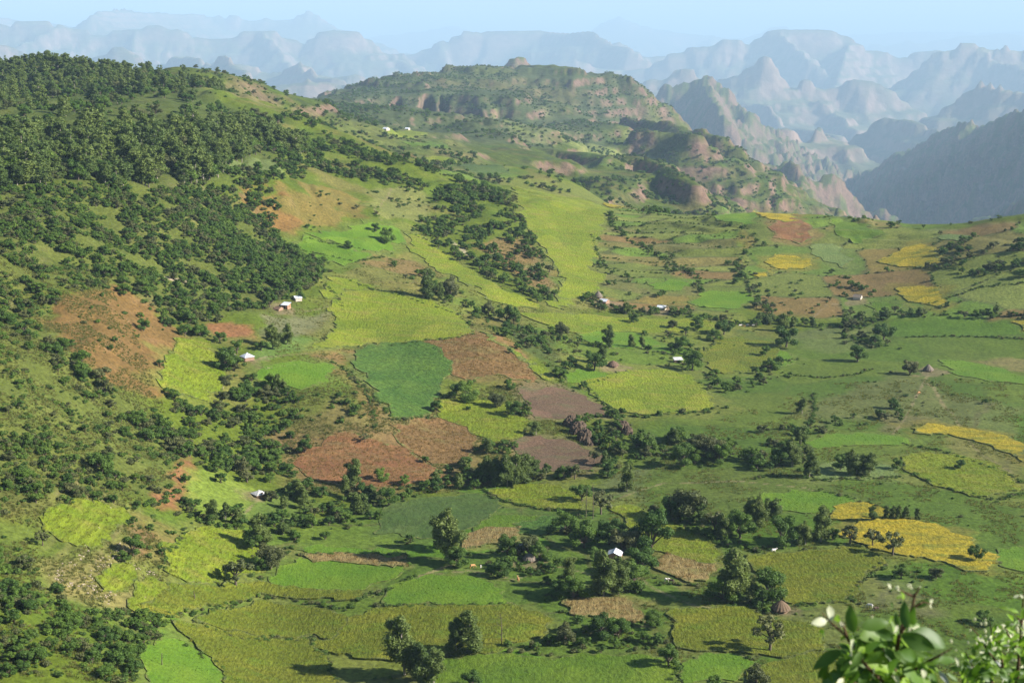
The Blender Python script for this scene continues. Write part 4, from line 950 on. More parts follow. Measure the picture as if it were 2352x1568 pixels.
def make_broad(seed, detail=1.0, wide=1.0, openc=0.0, mat='broad'):
    """round spreading crown on a short trunk; unit height"""
    rng = np.random.default_rng(seed)
    clumps = []; paths = []
    th = rng.uniform(0.07, 0.14) + openc * 0.3
    paths.append(([(0, 0, -0.05), (0.01, 0, th * 0.5), (0.0, 0.02, th)], [0.045, 0.034, 0.028]))
    k = rng.integers(9, 14)
    for i in range(k):
        a = i * 2.4 + rng.uniform(-0.5, 0.5); e = rng.uniform(-0.06, 1.0)
        rr = 0.38 * wide * math.sqrt(1 - e * e * 0.75) * rng.uniform(0.55, 1.05)
        p = np.array((math.cos(a) * rr, math.sin(a) * rr, th + 0.10 + e * (0.84 - th - 0.1)))
        paths.append(([(0, 0.02, th), (p * 0.55 + np.array((0, 0, th * 0.5))), p], [0.02, 0.012, 0.004]))
        r = rng.uniform(0.13, 0.2) * (1 - 0.35 * openc)
        clumps.append((p, r))
    clumps.append((np.array((0, 0, 0.6)), 0.22 * (1 - openc * 0.6)))
    return crown_mesh('crown', clumps, 4200 * detail, 0.082 / math.sqrt(detail), LEAF[mat], rng, 0.85), wood_mesh('trunk', paths, BARKD)
def make_shrub(seed, mat='shrub', n_=280, flat=0.75):
    """low bush, one mesh; unit height about 1, width about 1.5"""
    rng = np.random.default_rng(seed)
    C = []; Nn = []
    for i in range(rng.integers(4, 7)):
        a = rng.uniform(0, 6.28); rr = rng.uniform(0.1, 0.5)
        r = rng.uniform(0.28, 0.45)
        p, nn = clump_points(np.array((math.cos(a) * rr, math.sin(a) * rr, r * 0.9 + rng.uniform(-0.1, 0.25))), r, n_ // 4, rng, flat)
        C.append(p); Nn.append(nn)
    V, Q = leaf_quads(np.concatenate(C), np.concatenate(Nn), 0.21, rng, 0.7)
    V2, Q2 = join([tube([(0, 0, -0.2), (x * 0.5, y * 0.5, 0.3), (x, y, 0.6)], [0.05, 0.04, 0.01], 4) for x, y in rng.uniform(-0.4, 0.4, (4, 2))])
    return mesh_np('shrub', np.concatenate([V, V2]), quads=np.concatenate([Q, Q2 + len(V)]), mats=[LEAF[mat], BARKD], midx=[0] * len(Q) + [1] * len(Q2))
def make_tuft(seed, mat, n_=14, spread=0.5):
    rng = np.random.default_rng(seed); V = []; T_ = []
    for i in range(n_):
        a = rng.uniform(0, 6.28); r = rng.uniform(0, spread); x, y = math.cos(a) * r, math.sin(a) * r
        b = rng.uniform(0, 6.28); w = rng.uniform(0.05, 0.12); h = rng.uniform(0.5, 1.0)
        dx, dy = math.cos(b) * w, math.sin(b) * w; k = len(V)
        V += [(x - dx, y - dy, -0.1), (x + dx, y + dy, -0.1), (x * 1.5 + dy, y * 1.5 - dx, h)]
        T_.append((k, k + 1, k + 2))
    return mesh_np('tuft', V, tris=T_, mats=[LEAF[mat]])

EUC = [make_euc(s, detail=1.0) for s in range(100, 106)]
BROAD = [make_broad(s, 1.0, 1.0 + 0.12 * (s % 3), 0.25 * (s % 2), ('broad', 'olive', 'broad', 'lush', 'broad')[s % 5]) for s in range(200, 210)]
OPEN = [make_broad(s, 0.8, 1.15, 0.8, 'olive') for s in range(230, 233)]
BIGEUC = [make_euc(s, detail=2.2) for s in range(120, 124)]
BIGBROAD = [make_broad(s, 2.2, 1.0 + 0.1 * (s % 3), 0.2 * (s % 2), ('broad', 'broad', 'olive', 'broad', 'lush')[s % 5]) for s in range(220, 226)]
SHRUB = [make_shrub(s, ('shrub', 'lush', 'broad', 'shrub', 'olive')[s % 5]) for s in range(300, 310)]

# ---- single mesh versions for far copies
def merged(a, b, name):
    bm_ = bmesh.new(); bm_.from_mesh(a)
    for f in bm_.faces: f.material_index = 0
    n0 = len(bm_.faces); bm_.from_mesh(b); bm_.faces.ensure_lookup_table()
    for f in bm_.faces[n0:]: f.material_index = 1
    me_ = bpy.data.meshes.new(name); bm_.to_mesh(me_); bm_.free()
    me_.materials.append(a.materials[0]); me_.materials.append(b.materials[0])
    return me_
EUC1 = [merged(a, b, 'eucalyptus_tree') for a, b in EUC]
BROAD1 = [merged(a, b, 'broadleaf_tree') for a, b in BROAD]

# ---- where they grow: (kind, x, y, size, label part)
PLANTS = []         # kind, x, y, height, place
def off_fields(x, y, grow=0.0):
    ok = np.ones(len(x), bool)
    for lo, hi, e, kind in FIELD_POLYS:
        m = (x > lo[0] - grow) & (x < hi[0] + grow) & (y > lo[1] - grow) & (y < hi[1] + grow)
        if m.any():
            ii = np.nonzero(m)[0]
            ins, d = pip(x[ii], y[ii], e)
            ok[ii[ins | (d < grow)]] = False
    return ok
def grow_in(poly, kinds, per1000, size, place, patch=0.0, patch_scale=40, seed=1, on_fields=False, world=None):
    w = world if world is not None else atp(poly)[:, :2]
    lo = w.min(0); hi = w.max(0)
    area = (hi[0] - lo[0]) * (hi[1] - lo[1])
    n_ = int(area / 1000 * per1000)
    n_ = min(n_, 120000)
    rng = np.random.default_rng(seed)
    x = rng.uniform(lo[0], hi[0], n_); y = rng.uniform(lo[1], hi[1], n_)
    ins, d = pip(x, y, w)
    keep = ins
    if patch: keep &= fbm(x / patch_scale, y / patch_scale, 3, seed + 500) > (patch - 0.5) * 0.9
    x = x[keep]; y = y[keep]
    if not on_fields:
        ok = off_fields(x, y); x = x[ok]; y = y[ok]
    ks = list(kinds); pr = np.array([kinds[k] for k in ks], float); pr /= pr.sum()
    for i in range(len(x)):
        k = ks[rng.choice(len(ks), p=pr)]
        a, b = size[k] if isinstance(size, dict) else size
        PLANTS.append((k, x[i], y[i], a + (b - a) * rng.random() ** 1.6, place))
def grow_along(pts, kinds, spacing, width, size, place, seed=1, on_fields=True):
    w = atp(pts)[:, :2]; rng = np.random.default_rng(seed)
    ks = list(kinds); pr = np.array([kinds[k] for k in ks], float); pr /= pr.sum()
    for a, b in zip(w[:-1], w[1:]):
        L = np.hypot(*(b - a)); n_ = max(1, int(L / spacing))
        for i in range(n_):
            t = (i + rng.random()) / n_
            p = a + (b - a) * t + rng.normal(size=2) * width * 0.5
            if not on_fields and not off_fields(p[:1], p[1:2])[0]: continue
            k = ks[rng.choice(len(ks), p=pr)]
            s0, s1 = size[k] if isinstance(size, dict) else size
            PLANTS.append((k, p[0], p[1], s0 + (s1 - s0) * rng.random() ** 1.5, place))
# ------------------------------------------------------------------ planting
TREES = [   # u, v of the foot, height in picture units, kind, label
 (930, 1548, 135, 'bigeuc', 'tallest eucalyptus at the near edge, standing in the shadow beside the widest grain field'),
 (965, 1560, 85, 'bigeuc', 'shorter eucalyptus leaning against the tallest near one'),
 (995, 1580, 95, 'bigeuc', 'bushy eucalyptus on the near edge of the valley, right of the tallest one'),
 (1048, 1498, 78, 'bigeuc', 'thin crowned tree paired with a fuller one in the widest grain field'),
 (1085, 1500, 98, 'bigeuc', 'fuller tree of the pair standing in the widest grain field'),
 (1083, 1585, 48, 'bigbroad', 'small dark tree cut by the lower edge, below the paired trees'),
 (1025, 1288, 118, 'bigeuc', 'tall eucalyptus above the bright rectangular field, casting a long shadow'),
 (1018, 1262, 80, 'bigeuc', 'dark eucalyptus just behind the tall one with the long shadow'),
 (1300, 1478, 52, 'bigbroad', 'round grey green tree on the bushy hedge'),
 (1382, 1466, 62, 'bigbroad', 'wide dark tree before the dry maize'),
 (1420, 1460, 48, 'bigbroad', 'dark tree at the right foot of the dry maize'),
 (1535, 1530, 52, 'bigbroad', 'round dark tree beside the bright plot at the near edge'),
 (1500, 1440, 40, 'bigbroad', 'small spreading tree right of the dry maize'),
 (1768, 1496, 84, 'open', 'open branched tree above the bright green plot'),
 (1740, 1580, 60, 'bigbroad', 'dark round tree cut by the lower edge, right of the bright green plot'),
 (1690, 1378, 118, 'bigeuc', 'broad tall eucalyptus left of the round thatched hut'),
 (1660, 1380, 60, 'bigbroad', 'low dark tree under the broad tall eucalyptus'),
 (1768, 1380, 78, 'bigbroad', 'leafy tree right beside the round thatched hut'),
 (1748, 1392, 40, 'bigbroad', 'low bushy tree left of the round thatched hut'),
 (1386, 1368, 104, 'bigeuc', 'big eucalyptus in front of the white gabled house'),
 (1420, 1365, 84, 'bigeuc', 'eucalyptus in front of the white gabled house, right of the big one'),
 (1305, 1345, 66, 'bigeuc', 'slim eucalyptus in the grass left of the big one by the house'),
 (1318, 1376, 58, 'bigbroad', 'round topped tree at the edge of the farm grass'),
 (1280, 1372, 42, 'bigbroad', 'dark tree in the shade beside the round topped one'),
 (1495, 1264, 98, 'bigbroad', 'tall dark tree standing on the diagonal yellow green field'),
 (1400, 1250, 66, 'bigbroad', 'round dark tree behind the white gabled house'),
 (1432, 1266, 62, 'bigbroad', 'dark tree right behind the white gabled house'),
 (1342, 1258, 66, 'bigbroad', 'dark tree left of the white gabled house'),
 (1300, 1226, 58, 'bigbroad', 'round tree beside the small blue green plot'),
 (1470, 1320, 70, 'bigbroad', 'grey green tree right of the white gabled house'),
 (1450, 1350, 60, 'bigbroad', 'tree below the grey green one by the white gabled house'),
 (1370, 1290, 40, 'bigbroad', 'small tree at the left wall of the white gabled house'),
 (1215, 1275, 55, 'bigbroad', 'dark tree over the hidden farm roof'),
 (1165, 1278, 55, 'bigbroad', 'greyish tree left of the hidden farm roof'),
 (1240, 1285, 44, 'bigbroad', 'tree right of the hidden farm roof'),
 (1150, 1325, 40, 'bigbroad', 'light green tree below the hidden farm roof'),
 (1050, 1300, 45, 'bigbroad', 'bushy tree right of the tall one with the long shadow'),
 (1886, 1244, 80, 'bigeuc', 'lone upright eucalyptus with a bare stem before the golden field'),
 (1580, 1196, 88, 'bigbroad', 'tall leaning tree at the left end of the valley tree row'),
 (1545, 1192, 56, 'bigbroad', 'smaller tree left of the tall leaning one'),
 (1612, 1205, 50, 'bigeuc', 'thin tree right of the tall leaning one'),
 (1795, 1254, 78, 'bigbroad', 'widest dark tree of the valley tree row'),
 (1700, 1235, 68, 'bigbroad', 'dark bushy tree left of the widest one in the valley row'),
 (1660, 1238, 60, 'bigeuc', 'grey tree in the middle of the valley row'),
 (1640, 1228, 58, 'open', 'open grey tree behind the valley row'),
 (1720, 1205, 62, 'bigeuc', 'upright eucalyptus behind the valley row'),
 (1738, 1212, 72, 'bigeuc', 'tall eucalyptus behind the widest dark tree'),
 (1760, 1196, 52, 'bigeuc', 'slim eucalyptus at the edge of the brightest green field'),
 (1778, 1194, 52, 'bigeuc', 'rightmost slim eucalyptus by the brightest green field'),
 (1835, 1252, 46, 'bigeuc', 'narrow dark tree right of the widest one'),
 (1850, 1250, 54, 'bigeuc', 'narrow dark tree left of the lone upright eucalyptus'),
 (1912, 1240, 30, 'broad', 'small shrubby tree right of the lone upright eucalyptus'),
 (2004, 1196, 36, 'euc', 'dark upright tree between the two golden fields'),
 (2036, 1192, 30, 'euc', 'first of the little tree row on the golden field edge'),
 (2050, 1192, 33, 'euc', 'second of the little tree row on the golden field edge'),
 (2064, 1193, 32, 'euc', 'third of the little tree row on the golden field edge'),
 (2078, 1192, 30, 'euc', 'fourth of the little tree row on the golden field edge'),
 (2106, 1192, 26, 'euc', 'single tree right of the little row on the golden field edge'),
 (2050, 1274, 54, 'open', 'umbrella shaped tree before the largest golden field'),
 (2004, 1254, 42, 'open', 'thin leaning tree before the largest golden field'),
 (1952, 1248, 44, 'open', 'bent tree at the left tip of the largest golden field'),
 (2242, 1286, 38, 'broad', 'round tree at the right end of the largest golden field'),
 (2150, 1328, 30, 'broad', 'low round tree below the largest golden field'),
 (2070, 1328, 34, 'broad', 'spreading tree on the dull pasture below the golden field'),
 (2260, 1432, 34, 'broad', 'black green tree on the pasture behind the foreground leaves'),
 (1440, 1128, 64, 'bigeuc', 'grey eucalyptus alone on the dull pasture'),
 (1380, 1180, 54, 'open', 'open tree beside two bare poles'),
 (1336, 1150, 46, 'bigbroad', 'round tree left of the bare poles'),
 (1500, 1180, 26, 'broad', 'small dark tree at the top of the diagonal field'),
 (1115, 1108, 60, 'bigeuc', 'left edge tree of the eucalyptus grove'),
 (1140, 1114, 66, 'bigeuc', 'tree inside the left half of the eucalyptus grove'),
 (1165, 1116, 72, 'bigeuc', 'middle tree of the eucalyptus grove'),
 (1188, 1112, 70, 'bigeuc', 'tree right of the middle of the eucalyptus grove'),
 (1208, 1106, 64, 'bigeuc', 'tree near the right end of the eucalyptus grove'),
 (1226, 1098, 50, 'bigeuc', 'right edge tree of the eucalyptus grove'),
 (1320, 1100, 36, 'open', 'grey open tree before the lower ploughed mound'),
 (1290, 1098, 30, 'broad', 'small tree before the lower ploughed mound'),
 (1365, 1062, 30, 'open', 'bare grey tree on the lower ploughed mound'),
 (1395, 1095, 36, 'broad', 'tree at the right foot of the lower ploughed mound'),
 (816, 1118, 64, 'bigeuc', 'upright eucalyptus below the reddish banded field'),
 (795, 1140, 50, 'bigeuc', 'eucalyptus in front of the upright one below the reddish field'),
 (840, 1150, 44, 'bigbroad', 'leafy tree right of the upright eucalyptus below the reddish field'),
 (875, 1102, 30, 'broad', 'small upright tree at the foot of the reddish banded field'),
 (892, 1160, 44, 'bigbroad', 'round tree on the stream bank left of the dark pasture'),
 (700, 1040, 36, 'broad', 'tree standing at the left edge of the reddish field'),
 (838, 1016, 22, 'open', 'tiny tree on top of the reddish banded field'),
 (1842, 950, 40, 'euc', 'slim lone tree on the green plain casting a long shadow'),
 (1806, 797, 50, 'bigbroad', 'tall round tree at the tip of the knoll'),
 (1770, 848, 28, 'broad', 'small round tree on the lower knoll edge'),
 (1758, 818, 26, 'broad', 'round tree on the knoll above the bright tip'),
 (1602, 757, 32, 'broad', 'round tree on the yellow valley strip'),
 (1663, 768, 36, 'broad', 'large dark tree right of the round one on the valley strip'),
 (1545, 754, 24, 'broad', 'small round tree left on the valley strip'),
 (1455, 742, 24, 'broad', 'lone round tree on the left of the valley strip'),
 (1640, 782, 28, 'broad', 'dark tree below the valley strip'),
 (1575, 770, 22, 'broad', 'small bushy tree before the valley strip'),
 (1800, 760, 40, 'euc', 'pale tree at the far edge of the green plain'),
 (984, 684, 66, 'bigeuc', 'slim dark eucalyptus beside the wide one above the grain field'),
 (1034, 682, 54, 'bigbroad', 'wide round tree above the grain field'),
 (1012, 690, 40, 'bigeuc', 'small tree between the slim eucalyptus and the wide tree'),
 (890, 557, 36, 'broad', 'dark upright tree on the upper green terrace'),
 (862, 533, 22, 'broad', 'smaller tree behind the upright one on the upper green terrace'),
 (800, 572, 20, 'broad', 'small tree on the bank of the upper green terrace'),
 (1164, 742, 48, 'bigbroad', 'broad dark tree in the gully right of the wide grain field'),
 (1122, 724, 36, 'bigbroad', 'round dark tree in the gully behind the wide grain field'),
 (1180, 744, 34, 'bigbroad', 'tree right of the broad dark one in the gully'),
 (542, 1346, 70, 'open', 'slim tree with a bare stem on the terraced grain'),
 (490, 1202, 54, 'bigeuc', 'grey eucalyptus on the yellow hillside below the white tent roof'),
 (600, 1260, 84, 'bigeuc', 'tall grey eucalyptus in the dark clump right of the terraced grain'),
 (580, 1262, 50, 'bigbroad', 'dark tree in the clump right of the terraced grain'),
 (622, 1304, 66, 'bigbroad', 'dark silvery tree at the right of that clump'),
 (600, 1310, 36, 'bigbroad', 'low dark tree under the silvery one'),
 (98, 1252, 36, 'open', 'small lone tree on the left grass terrace'),
 (306, 1276, 52, 'bigbroad', 'dark tree above the stony gully'),
 (285, 1290, 28, 'broad', 'green bushy tree left of the dark one above the stony gully'),
 (234, 1086, 58, 'bigbroad', 'darkest round tree on the left hillside'),
 (176, 1142, 36, 'broad', 'lone tree above the left grass terrace'),
 (330, 760, 30, 'broad', 'lone tree on the upper brown slope'),
 (1952, 1090, 58, 'bigeuc', 'tallest of the eucalyptus clump on the pale field'),
 (1930, 1080, 40, 'broad', 'spreading left tree of the eucalyptus clump on the pale field'),
 (1966, 1090, 48, 'bigeuc', 'thin stem beside the tallest of the clump on the pale field'),
 (1980, 1090, 46, 'bigeuc', 'upright tree right of the tallest of the clump on the pale field'),
 (1996, 1092, 54, 'bigeuc', 'right end tree of the clump on the pale field'),
 (2060, 1078, 28, 'broad', 'small tree right of the clump on the pale field'),
 (1858, 1096, 58, 'bigeuc', 'tall tree at the right end of the dark valley wood'),
 (1876, 1092, 26, 'euc', 'tiny slim tree beside the pale field'),
 (1820, 1072, 66, 'bigeuc', 'big eucalyptus at the right of the dark valley wood'),
 (1790, 1070, 50, 'bigbroad', 'dark tree inside the valley wood'),
 (1630, 1052, 62, 'bigbroad', 'grey round tree in the valley wood'),
 (1570, 1070, 56, 'bigbroad', 'spreading dark tree at the left of the valley wood'),
 (1655, 1062, 48, 'bigbroad', 'bushy tree right of the grey round one in the valley wood'),
 (2205, 1078, 24, 'broad', 'bush like tree on the broad pale field'),
 (1970, 830, 40, 'bigbroad', 'bushy tree in the middle of the green plain'),
 (2030, 780, 40, 'broad', 'round tree on the green plain, far side'),
 (2090, 860, 40, 'bigbroad', 'tall bushy tree beside the cone roofed hut'),
 (1400, 800, 52, 'bigeuc', 'pale feathery eucalyptus in the middle valley'),
 (1380, 838, 50, 'bigeuc', 'leaning pale eucalyptus beside the brown hut'),
 (1365, 850, 44, 'bigbroad', 'dark tree left of the brown hut'),
 (1475, 800, 30, 'bigeuc', 'left of two pale trees in the middle valley'),
 (1450, 798, 30, 'bigeuc', 'right neighbour of the pale feathery eucalyptus'),
 (1290, 770, 34, 'bigbroad', 'round tree at the start of the valley thicket'),
 (1590, 850, 50, 'bigbroad', 'dark tree over the half hidden shed'),
 (1560, 805, 36, 'bigbroad', 'dark tree behind the half hidden shed'),
 (545, 812, 34, 'bigbroad', 'dark round tree behind the pyramid roofed house'),
 (520, 850, 50, 'bigbroad', 'dark tree left of the pyramid roofed house'),
 (600, 805, 26, 'broad', 'light bushy tree right of the pyramid roofed house'),
 (626, 800, 56, 'bigeuc', 'grey feathery eucalyptus above the pyramid roofed house'),
 (660, 790, 46, 'bigeuc', 'feathery eucalyptus right of the grey one'),
 (620, 890, 34, 'bigbroad', 'banana like tree at the lower edge of the oval green field'),
 (636, 900, 40, 'bigeuc', 'pale leafy tree below the oval green field'),
 (652, 900, 30, 'bigeuc', 'small pale tree right below the oval green field'),
 (620, 705, 34, 'bigbroad', 'dark tree left of the brick house'),
 (645, 683, 22, 'broad', 'dark tree behind the brick house'),
 (690, 690, 22, 'broad', 'dark tree before the upper tin roof'),
 (1072, 920, 50, 'bigbroad', 'vine covered tree above the leafy bright field'),
 (1045, 915, 36, 'bigbroad', 'light tree left of the vine covered one'),
 (1002, 945, 28, 'broad', 'round bush like tree left of the leafy bright field'),
 (1076, 942, 12, 'broad', 'first tiny tree inside the leafy bright field'),
 (1140, 935, 40, 'bigbroad', 'dark tree right of the leafy bright field'),
 (1180, 955, 38, 'bigbroad', 'dark tree on the right bank of the leafy bright field'),
 (1170, 892, 24, 'broad', 'bush like tree above the upper ploughed plot'),
 (1170, 812, 14, 'broad', 'single small tree on the thin pale strip'),
]
ZONES = []
def zone(*a, **k): grow_in(*a, **k)
TSZ = {'euc': (9, 15), 'broad': (4.5, 8.5), 'shrub': (1.2, 3.2)}
FOREST_LOW = [(-80, 330), (100, 320), (260, 300), (420, 300), (540, 310), (640, 320), (720, 345), (680, 368), (600, 362), (530, 372), (520, 400), (470, 425), (380, 420), (300, 440), (240, 430), (190, 420), (60, 428), (-80, 440)]
FOREST_UP = [(-80, 200), (0, 204), (60, 184), (100, 155), (160, 148), (250, 163), (330, 178), (400, 192), (440, 190), (480, 230), (560, 262), (640, 268), (700, 300), (700, 335), (640, 325), (420, 305), (260, 305), (100, 325), (-80, 335)]
zone(FOREST_LOW, {'euc': 6, 'broad': 5, 'shrub': 2}, 22, {'euc': (12, 21), 'broad': (7, 13), 'shrub': (1.5, 3.5)}, 'wood', seed=1)
zone(FOREST_UP, {'broad': 6, 'euc': 2, 'shrub': 3}, 30, {'euc': (9, 16), 'broad': (6, 12), 'shrub': (1.5, 3.5)}, 'wood', patch=0.3, seed=2)
zone([(-80, 176), (20, 188), (100, 148), (160, 143), (250, 158), (340, 172), (420, 180), (420, 190), (250, 172), (160, 156), (100, 162), (0, 215), (-80, 220)], {'broad': 3, 'euc': 1}, 14, TSZ, 'crest', seed=3)
zone([(0, 0), (1, 0), (1, 1)], {'broad': 3, 'euc': 2, 'shrub': 2}, 18, TSZ, 'wood', seed=130, world=np.array([(-760, 1120), (-430, 1120), (-430, 1640), (-760, 1640)], float))
zone([(0, 0), (1, 0), (1, 1)], {'broad': 4, 'euc': 2, 'shrub': 4}, 14, TSZ, 'crest', patch=0.4, seed=131, world=np.array([(-430, 1350), (-330, 1350), (-300, 1850), (-430, 1850)], float))
zone([(0, 0), (1, 0), (1, 1)], {'broad': 2, 'shrub': 4}, 7, {'broad': (4, 7), 'shrub': (1.5, 3.5)}, 'ochre knoll', patch=0.45, seed=132, world=np.array([(-330, 1500), (-240, 1500), (-240, 2050), (-430, 2050), (-430, 1850)], float))
zone([(420, 180), (500, 172), (560, 170), (560, 178), (480, 190), (430, 195)], {'euc': 1, 'shrub': 2}, 10, {'euc': (6, 10), 'shrub': (1.5, 3)}, 'crest', seed=4)
zone([(520, 400), (640, 360), (700, 335), (760, 320), (850, 338), (940, 365), (1000, 392), (1150, 440), (1190, 470), (1150, 480), (1040, 470), (980, 450), (880, 425), (800, 410), (720, 400), (640, 415), (600, 430), (560, 440)], {'broad': 4, 'shrub': 5}, 40, {'broad': (4, 7.5), 'shrub': (1.5, 3.4)}, 'ridge slope', patch=0.36, seed=5)
zone([(1000, 440), (1160, 442), (1195, 480), (1215, 530), (1240, 570), (1270, 640), (1292, 690), (1262, 704), (1180, 655), (1100, 605), (1040, 572), (960, 530), (945, 515), (1000, 480)], {'broad': 4, 'shrub': 4}, 34, {'broad': (3.8, 7), 'shrub': (1.4, 3.2)}, 'wooded gully', patch=0.42, patch_scale=30, seed=6)
grow_along([(945, 520), (1000, 545), (1050, 580), (1120, 625), (1190, 662), (1260, 702)], {'broad': 3, 'shrub': 2}, 3.2, 12, {'broad': (4, 7.5), 'shrub': (1.5, 3)}, 'wooded gully', 7, False)
grow_along([(985, 640), (1030, 690), (1080, 715), (1130, 745), (1180, 770), (1240, 790), (1300, 860), (1330, 890)], {'broad': 3, 'shrub': 4}, 2.2, 16, {'broad': (3.5, 6.5), 'shrub': (1.2, 2.8)}, 'gully', 8, False)
# bush covered hillside at the left
zone([(-80, 445), (60, 430), (200, 425), (330, 440), (470, 425), (540, 440), (560, 480), (610, 540), (700, 590), (750, 620), (740, 650), (690, 680), (640, 690), (560, 735), (480, 745), (430, 745), (350, 690), (280, 640), (200, 600), (100, 560), (-80, 560)], {'broad': 3, 'shrub': 8}, 130, {'broad': (3.2, 6), 'shrub': (1.0, 3.0)}, 'bushy hillside', patch=0.32, patch_scale=26, seed=9)
zone([(430, 440), (560, 470), (620, 540), (740, 600), (740, 640), (690, 670), (600, 700), (520, 620), (440, 540), (400, 480)], {'broad': 4, 'shrub': 6}, 100, {'broad': (3.2, 6), 'shrub': (1.2, 3.0)}, 'bushy hillside', patch=0.24, patch_scale=20, seed=10)
zone([(-80, 560), (100, 560), (200, 605), (280, 650), (140, 682), (100, 730), (-80, 720)], {'broad': 1, 'shrub': 6}, 120, {'broad': (3, 5), 'shrub': (0.9, 2.6)}, 'bushy hillside', patch=0.3, patch_scale=22, seed=11)
for pts, s_, wd, sd in (([(90, 520), (150, 560), (200, 590), (250, 640), (310, 670), (360, 710), (420, 745), (480, 790), (520, 830), (515, 880), (530, 930)], 1.5, 11, 12),
                        ([(-40, 690), (40, 740), (100, 790), (170, 840), (220, 870), (270, 930), (300, 980), (350, 1010), (430, 1050), (520, 1080), (600, 1090)], 1.3, 10, 13),
                        ([(560, 430), (590, 480), (640, 560), (700, 600), (740, 625)], 1.8, 12, 14)):
    grow_along(pts, {'broad': 4, 'shrub': 4}, s_, wd, {'broad': (3.5, 6.8), 'shrub': (1.2, 3)}, 'left gully', sd, False)
zone([(320, 930), (400, 905), (470, 915), (540, 905), (600, 890), (660, 905), (700, 930), (670, 1000), (655, 1060), (690, 1100), (660, 1115), (590, 1095), (520, 1085), (440, 1050), (360, 1000)], {'broad': 5, 'shrub': 5}, 75, {'broad': (3, 5.6), 'shrub': (1.2, 3.0)}, 'middle thicket', patch=0.28, patch_scale=20, seed=15)
zone([(660, 905), (720, 890), (800, 890), (860, 920), (850, 980), (780, 990), (700, 1010), (660, 1030)], {'broad': 1, 'shrub': 5}, 40, {'broad': (3, 5), 'shrub': (1.0, 2.6)}, 'middle thicket', patch=0.45, patch_scale=18, seed=16)
zone([(100, 700), (260, 660), (350, 705), (440, 770), (380, 860), (400, 905), (300, 910), (220, 860), (150, 800)], {'shrub': 8, 'broad': 1}, 8, {'broad': (2.5, 4), 'shrub': (0.6, 2.0)}, 'brown slope', patch=0.5, seed=17)
zone([(-80, 730), (60, 760), (220, 890), (300, 1000), (420, 1050), (430, 1110), (380, 1170), (300, 1170), (-80, 1190)], {'shrub': 9, 'broad': 1}, 130, {'broad': (2.5, 4.2), 'shrub': (0.5, 2.2)}, 'lower left hillside', patch=0.38, patch_scale=18, seed=18)
zone([(-80, 990), (120, 1010), (260, 1060), (330, 1180), (200, 1160), (-80, 1200)], {'shrub': 6, 'broad': 2}, 120, {'broad': (2.8, 4.6), 'shrub': (0.8, 2.4)}, 'lower left hillside', patch=0.38, patch_scale=16, seed=19)
zone([(-80, 1270), (60, 1290), (140, 1340), (150, 1400), (260, 1400), (330, 1400), (390, 1430), (360, 1470), (330, 1500), (310, 1580), (-80, 1580)], {'shrub': 7, 'broad': 3}, 200, {'broad': (2.6, 4.6), 'shrub': (0.7, 2.4)}, 'near left thicket', patch=0.3, patch_scale=12, seed=20)
zone([(-80, 1180), (110, 1190), (130, 1300), (60, 1290), (-80, 1260)], {'shrub': 1}, 40, {'shrub': (0.6, 1.8)}, 'near left thicket', patch=0.5, patch_scale=12, seed=21)
zone([(290, 1170), (430, 1120), (480, 1190), (420, 1230), (380, 1290), (330, 1290), (290, 1230)], {'shrub': 6, 'broad': 2}, 80, {'broad': (2.6, 5), 'shrub': (0.7, 2.2)}, 'stony gully', patch=0.45, patch_scale=14, seed=22)
zone([(600, 440), (700, 425), (830, 460), (820, 520), (700, 540), (600, 520)], {'shrub': 5, 'broad': 1}, 12, {'broad': (3, 5), 'shrub': (1, 2.6)}, 'ochre cliff', patch=0.5, patch_scale=16, seed=140)
zone([(560, 430), (620, 440), (650, 500), (620, 530), (580, 490)], {'broad': 4, 'shrub': 3}, 40, {'broad': (4, 7), 'shrub': (1.5, 3)}, 'ochre cliff', seed=141)
zone([(830, 430), (960, 430), (1000, 470), (960, 510), (860, 500)], {'shrub': 6, 'broad': 1}, 12, {'broad': (3, 5), 'shrub': (1, 2.6)}, 'ochre cliff', patch=0.5, patch_scale=20, seed=142)
# stream trees from the tent roof to the eucalyptus grove
for pts, s_, wd, sd, sz in (
    ([(470, 1200), (540, 1205), (600, 1200), (680, 1205), (740, 1195), (790, 1170), (860, 1165), (930, 1140), (1000, 1120), (1050, 1105), (1110, 1095)], 1.1, 12, 23, {'broad': (3, 6), 'shrub': (1, 2.6), 'euc': (6, 9)}),
    ([(640, 1110), (700, 1130), (760, 1130), (820, 1130)], 1.2, 14, 24, {'broad': (3, 6), 'shrub': (1, 2.6), 'euc': (6, 9)}),
    ([(930, 1035), (980, 1075), (1050, 1090), (1130, 1100)], 1.4, 8, 25, {'broad': (3, 5), 'shrub': (1, 2.6), 'euc': (6, 8)}),
    ([(1090, 1030), (1140, 1040), (1190, 1030), (1215, 1000), (1190, 950)], 1.2, 6, 26, {'broad': (3, 5), 'shrub': (1, 2.6), 'euc': (6, 8)}),
    ([(1140, 1110), (1240, 1090), (1320, 1085), (1400, 1080), (1460, 1050)], 2.0, 8, 27, {'broad': (2.5, 5), 'shrub': (1, 2.4), 'euc': (5, 8)})):
    grow_along(pts, {'broad': 4, 'shrub': 5, 'euc': 1}, s_, wd, sz, 'stream bank', sd, False)
zone([(560, 1150), (640, 1160), (700, 1150), (720, 1190), (640, 1200), (540, 1200), (480, 1190)], {'shrub': 4, 'euc': 1}, 50, {'shrub': (0.8, 2.2), 'euc': (4, 7)}, 'stream bank', patch=0.5, patch_scale=12, seed=28)
zone([(700, 1170), (880, 1160), (880, 1190), (850, 1220), (780, 1225), (720, 1210)], {'shrub': 5, 'broad': 1}, 40, {'shrub': (0.8, 2.2), 'broad': (2.5, 4)}, 'stream bank', patch=0.48, patch_scale=12, seed=29)
